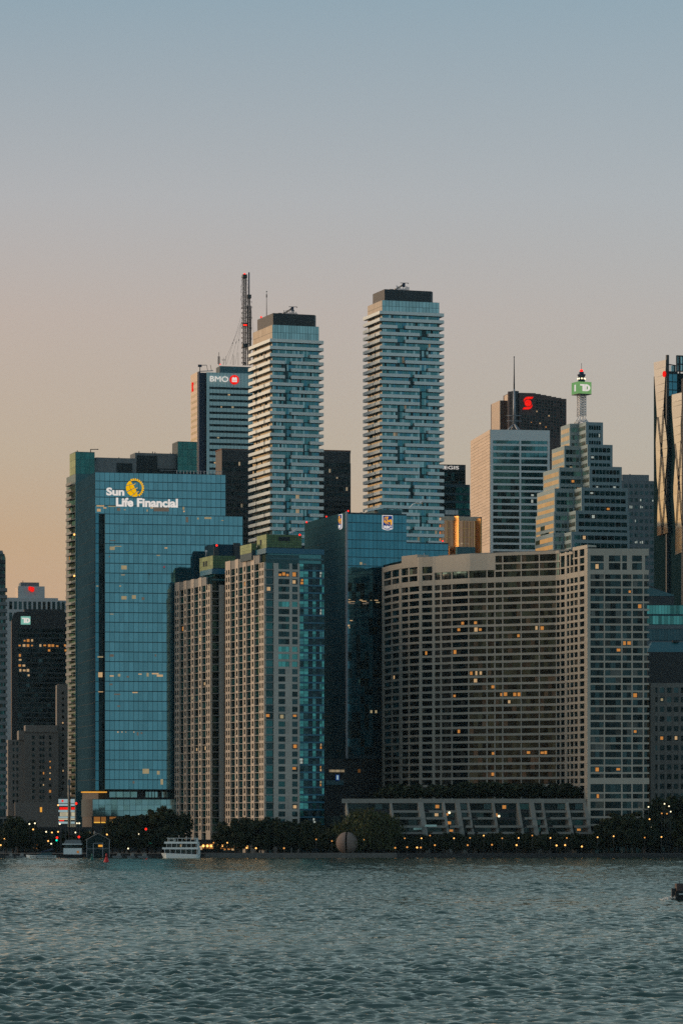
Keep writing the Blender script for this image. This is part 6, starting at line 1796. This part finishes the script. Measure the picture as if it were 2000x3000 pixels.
# glowing restaurant bays
pv = empty('restaurant_front', (X(600, 1540), 1540, GZ), 0, 'row of warm glowing restaurant windows on the quay right of the ferry', 'restaurant')
for px, w in ((596, 6), (608, 10), (619, 12), (640, 6), (650, 14), (668, 8), (680, 14), (692, 9), (703, 10), (722, 13), (750, 11)):
    x0 = X(px, 1540) - X(600, 1540); q = 1540 / F
    m = MB(); m.box(x0 - w * q / 2, x0 + w * q / 2, -.2, 0, 1.9, 3.9, 'glass_lit_amber'); m.ball((x0, -.5, 3.1), .55, 'lamp_amber'); m.build('lit_window', pv)
m = MB(); m.box(X(588, 1540) - X(600, 1540), X(760, 1540) - X(600, 1540), -.6, 3, 4.1, 4.5, 'dark_metal'); m.build('awning', pv)

# ================================================================ lamps
def lamp(px, py, Y, mat, label, group, pole=True, r=.29):
    z = Z(py, Y)
    t = empty('street_lamp', (X(px, Y), Y, GZ), 0, label, 'street lamp', group)
    m = MB(); m.ball((0, 0, z - GZ), r, mat, 10); m.build('globe', t)
    m = MB(); m.tube((0, 0, 0), (0, 0, z - GZ - r * .8), .08, 'dark_metal', n=6); m.lathe((0, 0, 0), [(.22, 0), (.22, .3), (.1, .45)], 'dark_metal', 8); m.lathe((0, 0, z - GZ - r * 1.1), [(.1, 0), (.2, r * .3)], 'dark_metal', 8); m.build('pole', t)
A1 = 'amber globe lamp on a thin pole along the waterfront promenade'
for px, py in ((626, 2469), (666, 2469), (926, 2459), (972, 2464), (1185, 2456), (1329, 2456), (1470, 2456), (1518, 2455), (1659, 2455), (1749, 2453), (1796, 2450), (1887, 2454), (1936, 2452), (1234, 2456), (1376, 2455), (1611, 2455), (1558, 2448), (1065, 2460), (1259, 2448), (1416, 2448)):
    lamp(px, py, 1515 + random.uniform(0, 2), random.choice(('lamp_amber', 'lamp_amber', 'lamp_dim', 'lamp_dim')), A1, 'promenade lamps')
for px, py in ((750, 2485), (723, 2484), (832, 2485), (1192, 2482), (1273, 2476), (1369, 2476), (1440, 2475), (1629, 2477), (1654, 2476), (1703, 2480), (1512, 2476), (1157, 2484), (1221, 2483), (1232, 2483)):
    lamp(px, py, 1512, random.choice(('lamp_amber', 'lamp_dim')), 'low amber lamp near the ground along the promenade', 'low promenade lamps', r=.36)
for px, py, mt in ((171, 2359, 'lamp_amber'), (136, 2437, 'lamp_white'), (153, 2439, 'lamp_amber'), (171, 2437, 'lamp_amber'), (222, 2439, 'lamp_white'), (142, 2464, 'lamp_amber'), (151, 2472, 'lamp_white'), (314, 2445, 'lamp_amber'), (87, 2414, 'lamp_white'), (103, 2412, 'lamp_white'), (176, 2414, 'lamp_white'), (226, 2412, 'lamp_white'), (233, 2412, 'lamp_white'), (407, 2444, 'lamp_white'), (419, 2468, 'lamp_amber'), (98, 2430, 'lamp_amber'), (14, 2458, 'lamp_amber'), (3, 2476, 'lamp_amber'), (376, 2486, 'lamp_white')):
    lamp(px, py, 1546, mt, 'small glowing street lamp in the dark streets at the lower left', 'street lamps at the lower left', r=.34)
for px, py, mt, nm in ((224, 2354, 'lamp_red', 'upper red traffic light beside the billboard'), (232, 2452, 'lamp_red', 'red traffic light above the boathouse roof'), (168, 2454, 'lamp_red', 'red traffic light with a green one right below it'), (428, 2429, 'lamp_red', 'red traffic light in front of the grove behind the ferry'), (441, 2469, 'lamp_green', 'green traffic light above the ferry bow')):
    Y = 1545; t = empty('traffic_light', (X(px, Y), Y, GZ), 0, nm, 'traffic light', 'traffic lights at the lower left'); z = Z(py, Y) - GZ
    m = MB(); m.box(-.3, .3, -.1, .25, z - 1.2, z + .6, 'dark_metal'); m.build('housing', t)
    m = MB(); m.ball((0, -.2, z), .48, mt); m.build('lens', t)
    if px == 168: m = MB(); m.ball((-.2, -.25, z - 1.1), .42, 'lamp_green'); m.build('green_lens', t)
    m = MB(); m.tube((0, .1, 0), (0, .1, z - 1.2), .09, 'dark_metal'); m.build('pole', t)
for px, py, mt in ((1945, 2355, 'lamp_white'), (1963, 2378, 'lamp_white'), (1958, 2362, 'lamp_white'), (1898, 2364, 'lamp_white'), (1901, 2400, 'lamp_amber'), (1907, 2423, 'lamp_white'), (1937, 2383, 'lamp_dim'), (1952, 2384, 'lamp_dim')):
    lamp(px, py, 1525, mt, 'small white lamp shining among the dark trees at the right edge', 'lamps at the right edge', r=.3)

# ================================================================ billboard tower
def board(px0, px1, label, w3):
    Y = 1552; t = empty('billboard', (X(px0, Y), Y, GZ), 0, label, 'billboard', 'billboards at the lower left'); q = Y / F; z = lambda y: Z(y, Y) - GZ
    w = (px1 - px0) * q
    m = MB(); m.box(0, w, .3, 1.5, z(2414), z(2336), 'dark_metal'); m.box(w * .2, w * .3, .6, 1, 0, z(2414), 'dark_metal'); m.box(w * .7, w * .8, .6, 1, 0, z(2414), 'dark_metal'); m.build('frame', t)
    for y0, y1, mt, a in ((2353, 2341, 'board_white', 0), (2361, 2355, 'board_white', 0), (2372, 2365, 'sign_red', .12), (2379, 2373, 'board_white', 0), (2391, 2380, 'sign_cream', .16), (2397, 2392, 'board_white', 0), (2402, 2398, 'sign_cream', 0), (2413, 2407, 'board_white', 0)):
        piece('panel', t, w * a, w, 0, .3, z(y0), z(y1), mt)
    if w3:
        m = MB(); cx, cz = w * .45, z(2346.5); r = 4.2 * q
        m.plate([(cx + r * (1 if i % 2 == 0 else .62) * math.cos(2 * math.pi * i / 14 + 1.57), cz + r * (1 if i % 2 == 0 else .62) * math.sin(2 * math.pi * i / 14 + 1.57)) for i in range(14)], -.1, 0, 'sign_red'); m.build('red_leaf', t)
        piece('panel', t, w * .1, w * .6, -.02, .3, z(2406), z(2402.2), 'sign_red')
        for i in range(3): piece('text_line', t, w * .25, w * .92, -.06, -.02, z(2389 - 3 * i), z(2388 - 3 * i), 'galvanised')
board(172, 199, 'wide stacked billboard of white and red panels with a red leaf', True); board(208, 219.5, 'narrow stacked billboard of white and red panels right of the pole', False)
m = MB(); m.tube((0, 0, 0), (0, 0, Z(2285, 1540) - GZ), .35, 'dark_metal', n=8); m.box(-.5, .5, -.3, .3, Z(2300, 1540) - GZ, Z(2283, 1540) - GZ, 'mech_grey')
m.build('utility_pole', None, loc=(X(203.5, 1540), 1540, GZ), label='tall dark pole standing between the two billboards', cat='pole')

# ================================================================ split sphere sculpture
Y = 1516.5; q = Y / F
t = empty('split_sphere', (X(1016, Y), Y, GZ + .12), R(-6), 'large stone sphere split by a vertical gap, in front of the willow', 'sculpture')
r = 32 * q
stone('sphere_stone', (0.16, 0.125, 0.11), var=.3, scale=1.2, streak=False)
for sgn in (-1, 1):
    m = MB(); n1_, n2_ = 14, 20
    gap = .36
    rows_ = []
    for i in range(n1_ + 1):
        xx = gap + (r - gap) * math.sin(math.pi / 2 * i / n1_)
        rr_ = math.sqrt(max(0.0004, r * r - xx * xx))
        rows_.append([(sgn * xx, rr_ * math.cos(2 * math.pi * j / n2_), r * .97 + rr_ * math.sin(2 * math.pi * j / n2_)) for j in range(n2_)])
    for i in range(n1_):
        for j in range(n2_):
            k = (j + 1) % n2_; f = [rows_[i][j], rows_[i][k], rows_[i + 1][k], rows_[i + 1][j]]
            m.face(f if sgn > 0 else f[::-1], 'sphere_stone', True)
    m.face(rows_[0][::-1] if sgn > 0 else rows_[0], 'sphere_stone')
    m.build('half_sphere', t)
m = MB(); m.lathe((0, 0, -.1), [(1.6, 0), (1.4, .25)], 'quay_concrete', 16); m.build('plinth', t)

# ================================================================ boats and buoys
def arch(m, x0, x1, y0, y1, z0, z1, mat): m.box(x0, x1, y0, y1, z0, z1, mat)
stone('boat_white', (0.72, 0.78, 0.78), var=.06, rough=.4)
t = empty('ferry', (X(532, 1497), 1497, 0), R(-8), 'white triple-decked excursion ferry moored with its bow to the left', 'ferry')
q = 1497 / F
m = MB()     # hull: bow at -x
hl = lambda s: [(-8.4 + s, 0), (-6.0, -2.6), (6.6, -2.9), (7.4, -2.4), (7.4, 2.4), (6.6, 2.9), (-6.0, 2.6)]
lo, hi = hl(.9), hl(0)
n = len(lo)
m.v += [(x * .96, y * .9, -.3) for x, y in lo] + [(x, y, 1.5 + (.5 if x < -5 else 0)) for x, y in hi]
k = m.mi('boat_white')
m.f.append(tuple(range(n - 1, -1, -1))); m.f.append(tuple(range(n, 2 * n))); m.m += [k, k]; m.sm += [False, False]
for j in range(n): m.f.append((j, (j + 1) % n, n + (j + 1) % n, n + j)); m.m.append(k); m.sm.append(False)
m.build('hull', t)
decks = [(1.6, -7.0, 7.0, 2.6), (3.9, -6.2, 6.7, 2.5), (6.0, -5.2, 6.2, 2.4)]
for i, (z, xa, xe, hw) in enumerate(decks):
    m = MB()
    if i < 2:
        m.box(xa + 1.0, xe - 1.2, -hw + .5, hw - .5, z - .05, z + 2.0, 'dark_metal'); m.build('cabin', t)
        for j in range(11):
            x = xa + 1.2 + (xe - xa - 2.6) * j / 11
            piece('window', t, x + .12, x + (xe - xa - 2.6) / 11 - .12, -hw + .44, -hw + .5, z + .7, z + 1.6, 'glass_lit' if (i, j) == (1, 5) else 'glass_dark')
    m = MB(); m.box(xa - .4, xe + .3, -hw, hw, z + 2.0, z + 2.15, 'boat_white'); m.box(xa - .4, xe + .3, -hw - .05, -hw, z + 1.95, z + 2.75, 'boat_white') if i < 2 else None
    m.build('deck', t)
    for j in range(7):
        x = xa + .6 + (xe - xa - .8) * j / 6; piece('post', t, x - .07, x + .07, -hw + .02, -hw + .16, z - .2, z + 2.0, 'boat_white')
    m = MB(); m.box(xa - .45, xa - .3, -hw, hw, z + 2.0, z + 2.7 if i < 2 else z + 2.2, 'boat_white'); m.box(xe + .2, xe + .3, -hw, hw, z, z + 2.7 if i < 2 else z + 2.2, 'boat_white'); m.build('end_rail', t)
m = MB(); m.box(-5.4, -2.4, -1.6, 1.6, 6.0, 7.9, 'boat_white'); m.build('wheelhouse', t); piece('window', t, -5.46, -5.4, -1.4, 1.4, 6.8, 7.6, 'glass_dark'); piece('window', t, -5.2, -2.6, -1.66, -1.6, 6.8, 7.6, 'glass_dark')
m = MB(); m.tube((-1, 0, 8.1), (-1, 0, 9.2), .08, 'steel_white', n=5); m.tube((2, 1, 8.1), (2, 1, 8.9), .06, 'steel_white', n=5); m.build('mast', t)
# small yacht and cabin boat at left
t = empty('motor_yacht', (X(125, 1490), 1490, 0), R(4), 'low sleek pale motor yacht with a blue canopy, moored at left', 'motor yacht')
m = MB()
st = [(-6.6, 0.05, 1.35), (-5, .9, 1.3), (-2.5, 1.5, 1.15), (2, 1.7, 1.05), (5.6, 1.6, 1.0)]
for (xa, wa, za), (xe, we, ze) in zip(st, st[1:]):
    m.face([(xa, -wa, za), (xa + .4, -wa * .7, 0), (xe, -we * .7, 0), (xe, -we, ze)], 'boat_white'); m.face([(xa, wa, za), (xe, we, ze), (xe, we * .7, 0), (xa + .4, wa * .7, 0)], 'boat_white'); m.face([(xa, -wa, za), (xe, -we, ze), (xe, we, ze), (xa, wa, za)], 'boat_white')
m.face([(5.6, -1.6, 1.0), (5.6, -1.1, 0), (5.6, 1.1, 0), (5.6, 1.6, 1)], 'boat_white'); m.build('hull', t)
m = MB(); m.hexa([(-3, -1.2, 1.1), (4, -1.4, 1.05), (4, 1.4, 1.05), (-3, 1.2, 1.1), (0, -1, 2.2), (3.6, -1.2, 2.4), (3.6, 1.2, 2.4), (0, 1, 2.2)], 'glass_dark'); m.build('cabin', t)
m = MB(); m.hexa([(-1.4, -1.3, 2.2), (4.4, -1.4, 3.4), (4.4, 1.4, 3.4), (-1.4, 1.3, 2.2), (-1.4, -1.3, 2.35), (4.4, -1.4, 4.2), (4.4, 1.4, 4.2), (-1.4, 1.3, 2.35)], 'navy_steel'); m.build('canopy', t)
piece('stripe', t, -4.4, 5.0, -1.75, -1.71, .55, .75, 'navy_steel')
t = empty('cabin_boat', (X(212, 1496), 1496, 0), 0, 'white two-decked cabin boat moored left of the gabled boathouse', 'cabin boat')
m = MB(); m.hexa([(-3, -1.4, -.2), (3.8, -1.4, -.2), (3.8, 1.4, -.2), (-3, 1.4, -.2), (-4, -1.7, 1.5), (4, -1.7, 1.5), (4, 1.7, 1.5), (-4, 1.7, 1.5)], 'black_steel'); m.build('hull', t)
m = MB(); m.box(-3.4, 3.9, -1.5, 1.5, 1.5, 4.0, 'boat_white'); m.build('lower_cabin', t); m = MB(); m.box(-3.0, 3.5, -1.45, 1.45, 4.0, 5.5, 'dark_metal'); m.build('upper_cabin', t)
m = MB(); m.box(-3.9, 4.0, -1.7, 1.7, 5.5, 5.8, 'boat_white'); m.hexa([(-3.4, -1.5, 5.8), (3.9, -1.5, 5.8), (3.9, 1.5, 5.8), (-3.4, 1.5, 5.8), (-2.4, -1.2, 7.4), (3.4, -1.2, 7.4), (3.4, 1.2, 7.4), (-2.4, 1.2, 7.4)], 'mech_grey'); m.build('roof', t)
for j in range(6): piece('window', t, -2.8 + j * 1.03, -2.0 + j * 1.03, -1.51, -1.45, 4.3, 5.2, 'glass_dark')
piece('lit_window', t, 2.0, 2.9, -1.56, -1.5, 2.0, 3.0, 'glass_lit_amber')
random.seed(5)
for px, w, lab in ((30, 3.2, 'small dark moored dinghy at the far left of the quay'), (62, 3.8, 'small grey moored boat left of the yacht'), (345, 4.2, 'small dark work boat right of the boathouse'), (385, 3.4, 'small grey tender boat between the boathouse and the ferry'), (420, 4.6, 'low dark barge just left of the ferry')):
    t = empty('small_boat', (X(px, 1498), 1498, 0), random.uniform(-.2, .2), lab, 'boat', 'small moored boats')
    m = MB(); m.hexa([(-w * .42, -.7, -.1), (w * .4, -.7, -.1), (w * .4, .7, -.1), (-w * .42, .7, -.1), (-w * .55, -.9, .9), (w * .45, -.9, .8), (w * .45, .9, .8), (-w * .55, .9, .9)], 'mech_grey'); m.build('hull', t)
    m = MB(); m.hexa([(-w * .1, -.6, .85), (w * .3, -.6, .85), (w * .3, .6, .85), (-w * .1, .6, .85), (0, -.5, 2.0), (w * .28, -.5, 2.0), (w * .28, .5, 2.0), (0, .5, 2.0)], 'grey_concrete'); m.build('cabin', t)
# boathouse
Y = 1503; q = Y / F
t = empty('boathouse', (X(288, Y), Y, 0), R(4), 'gabled glazed boathouse with pale frame, between the cabin boat and the ferry', 'boathouse')
w2 = 33 * q; ze, zr2 = Z(2461, Y), Z(2443, Y)
m = MB(); m.plate([(-w2, .3), (w2, .3), (w2, ze), (0, zr2), (-w2, ze)], 0, 9, 'glass_black'); m.build('body', t)
m = MB()
for sgn in (-1, 1):
    m.hexa([(0, -.3, zr2 + .1), (sgn * (w2 + .5), -.3, ze - .2), (sgn * (w2 + .5), 9.3, ze - .2), (0, 9.3, zr2 + .1), (0, -.3, zr2 + .35), (sgn * (w2 + .5), -.3, ze + .05), (sgn * (w2 + .5), 9.3, ze + .05), (0, 9.3, zr2 + .35)][::1] if sgn > 0 else
           [(sgn * (w2 + .5), -.3, ze - .2), (0, -.3, zr2 + .1), (0, 9.3, zr2 + .1), (sgn * (w2 + .5), 9.3, ze - .2), (sgn * (w2 + .5), -.3, ze + .05), (0, -.3, zr2 + .35), (0, 9.3, zr2 + .35), (sgn * (w2 + .5), 9.3, ze + .05)], 'grey_concrete')
m.build('roof', t)
m = MB()
for x in (-w2, w2, -w2 * .42, w2 * .42): m.box(x - .12, x + .12, -.16, -.02, .3, ze if abs(x) > 3 else Z(2470, Y), 'galvanised')
m.box(-w2 * .42, w2 * .42, -.16, -.02, Z(2471, Y), Z(2469.5, Y), 'galvanised'); m.box(-w2, w2, -.15, -.02, Z(2487, Y), Z(2486, Y), 'galvanised'); m.build('frame', t)
piece('lit_window', t, .1, 2.0, -.1, -.02, Z(2481, Y), Z(2475, Y), 'strip_amber')
m = MB(); m.lathe((-1.4, 4, zr2 - .2), [(.4, 0), (.4, .9), (.05, 1.4)], 'grey_concrete', 8); m.build('roof_lantern', t)
# buoys
stone('buoy_red', (0.42, 0.02, 0.02), rough=.5); stone('buoy_green', (0.01, 0.11, 0.09), rough=.5)
for px, yb, yt, mt, lab in ((312.5, 2526.5, 2499, 'buoy_red', 'red conical channel buoy floating off the boathouse'), (270, 2521, 2500, 'buoy_green', 'dark green channel buoy floating left of the red one')):
    Y = F * CH / (yb - YH); h = (yb - yt) * Y / F
    t = empty('buoy', (X(px, Y), Y, 0), 0, lab, 'buoy', 'channel buoys')
    m = MB(); m.lathe((0, 0, -.2), [(h * .27, 0), (h * .29, h * .2), (h * .24, h * .24), (h * .14, h * .55), (h * .08, h * .62)], mt, 14); m.build('float', t)
    m = MB(); m.lathe((0, 0, -.2), [(h * .07, h * .62), (h * .1, h * .7), (h * .1, h * .9), (h * .02, h * 1.05)], mt, 10); m.build('top_mark', t)
# motor boat leaving at the right edge
Y = F * CH / (2637 - YH); q = Y / F
t = empty('motor_boat', (X(1975, Y), Y, 0), R(3), 'dark motor boat half cut by the right edge, pulling a white wake', 'motor boat')
t.scale = (Y / 388,) * 3
m = MB(); m.hexa([(0.1, -.75, -.2), (4.2, -.5, -.2), (4.2, .5, -.2), (0.1, .75, -.2), (-.05, -.95, .95), (5.2, -.3, 1.25), (5.2, .3, 1.25), (-.05, .95, .95)], 'black_steel'); m.build('hull', t)
m = MB(); m.hexa([(.1, -.8, .97), (2.8, -.7, 1.0), (2.8, .7, 1.0), (.1, .8, .97), (.1, -.7, 1.75), (2.4, -.6, 1.75), (2.4, .6, 1.75), (.1, .7, 1.75)], 'granite'); m.build('cabin', t)
m = MB(); m.box(-.35, .1, -.25, .25, .2, 1.25, 'dark_metal'); m.build('outboard_motor', t)
m = MB(); m.tube((.5, 0, 1.75), (.45, 0, 2.2), .03, 'dark_metal', n=4); m.tube((1.0, 0, 1.75), (1.0, 0, 2.0), .05, 'dark_metal', n=4); m.tube((1.7, .2, 1.75), (1.7, .2, 2.1), .03, 'dark_metal', n=4); m.build('aerial', t)
piece('trim_line', t, .3, 3.5, -.94, -.86, .62, .7, 'boat_white')
stone('foam', (0.55, 0.55, 0.52), streak=False, scale=2)
g = np.random.default_rng(9); m = MB()
for i in range(260):
    u = g.uniform(0, 1) ** 1.2; x = X(1977, Y) - u * 2.6; y = Y + g.normal(0, .5 + .8 * u); z = g.uniform(0, .75 * (1 - u) + .08); s_ = g.uniform(.06, .2)
    m.ball((x, y, z), s_, 'foam', 5)
m.build('wake', None, 'stuff')
# ================================================================ gull
Y = 318.0; q = Y / F
t = empty('gull', (X(1226, Y), Y, Z(1476, Y)), R(-10), 'grey and white gull gliding with raised wings in front of the taller balconied tower', 'gull')
stone('feather_white', (0.8, 0.8, 0.78), streak=False); stone('feather_grey', (0.45, 0.46, 0.47), streak=False)
t.scale = (1.25,) * 3
m = MB(); segs_ = [(-.2, .012, .03), (-.13, .05, .035), (-.02, .065, .03), (.08, .05, .02), (.15, .035, .035), (.185, .03, .045), (.215, .012, .035)]
ringz = []
for x, r, z in segs_: ringz.append([(x, r * math.cos(2 * math.pi * j / 8), z + r * .9 * math.sin(2 * math.pi * j / 8)) for j in range(8)])
for a, c in zip(ringz, ringz[1:]):
    for j in range(8): k = (j + 1) % 8; m.face([a[j], c[j], c[k], a[k]][::-1], 'feather_white', True)
m.face([(-.13, -.03, .04), (-.13, .03, .04), (-.30, .06, .04), (-.30, -.06, .04)], 'feather_white'); m.face([(-.13, -.03, .03), (-.30, -.06, .03), (-.30, .06, .03), (-.13, .03, .03)], 'feather_white')
def wing(P, mat):
    for (a0, a1), (c0, c1) in zip(P, P[1:]):
        th = (0, 0, .012); up = lambda p: (p[0] + th[0], p[1], p[2] + .035)
        m.hexa([a0, a1, c1, c0, up(a0), up(a1), up(c1), up(c0)], mat)
# near wing sweeps down to the left, far wing lifts to the right
wing([((-.05, -.05, .05), (.1, -.05, .05)), ((-.22, -.2, .02), (-.06, -.22, .06)), ((-.42, -.34, -.1), (-.32, -.38, -.06)), ((-.62, -.5, -.36), (-.60, -.5, -.35))], 'feather_white')
wing([((-.03, .05, .05), (.12, .05, .05)), ((.12, .3, .16), (.26, .3, .17)), ((.34, .5, .24), (.42, .5, .25)), ((.56, .66, .36), (.58, .66, .36))], 'feather_grey')
m.build('body', t)
m = MB(); m.tube((.21, 0, .035), (.26, 0, .028), .01, 'sign_yellow', .003, 5); m.build('beak', t)

relabel('trees in the clump left of the willow', '{n} dark tree from the left in the dense clump between ferry and willow')
relabel('trees in front of the terraced building', '{n} low dark tree from the left in the row below the terraced building')
relabel('trees before the hotel wing', '{n} tree from the left before the foot of the straight hotel wing')
relabel('trees at the right edge', '{n} tree from the left at the foot of the dark masonry block')
relabel('trees at the left edge', '{n} dark tree from the left below the old masonry building')
relabel('trees below the blue glass tower', '{n} dark tree from the left in the grove behind the white ferry')
relabel('trees behind the boathouse', '{n} low dark tree from the left behind the gabled boathouse')
relabel('roof garden shrubs', '{n} dark shrub from the left on the roof of the terraced building')
relabel('promenade lamps', '{n} high globe lamp from the left along the waterfront promenade')
relabel('low promenade lamps', '{n} low amber lamp from the left along the waterfront promenade')
relabel('street lamps at the lower left', '{n} glowing street lamp from the left in the dark lower left streets')
relabel('lamps at the right edge', '{n} small white lamp from the left among the trees at the right edge')
relabel('guy wires of the masts', '{n} guy wire from the left bracing the masts on the banded tower')
for o in SC.objects:
    if o.get('group') == 'small antennas on the banded tower' and o['label'].startswith('slim'): o['group'] = 'slim antennas on the banded tower'
relabel('slim antennas on the banded tower', '{n} slim whip antenna from the left on the banded tower penthouse')

# ================================================================ dusk haze over the harbour and the city
mh, t, N, L = newmat('haze_air')
o, v = N('ShaderNodeOutputMaterial'), N('ShaderNodeVolumePrincipled')
v.inputs['Color'].default_value = (0.55, 0.86, 1.0, 1); v.inputs['Density'].default_value = HAZE; v.inputs['Anisotropy'].default_value = 0.0
L(v.outputs[0], o.inputs['Volume'])
m = MB(); m.box(-4200, 4200, -4200, 4700, -3.2, 520, 'haze_air'); m.build('haze', None, 'stuff')
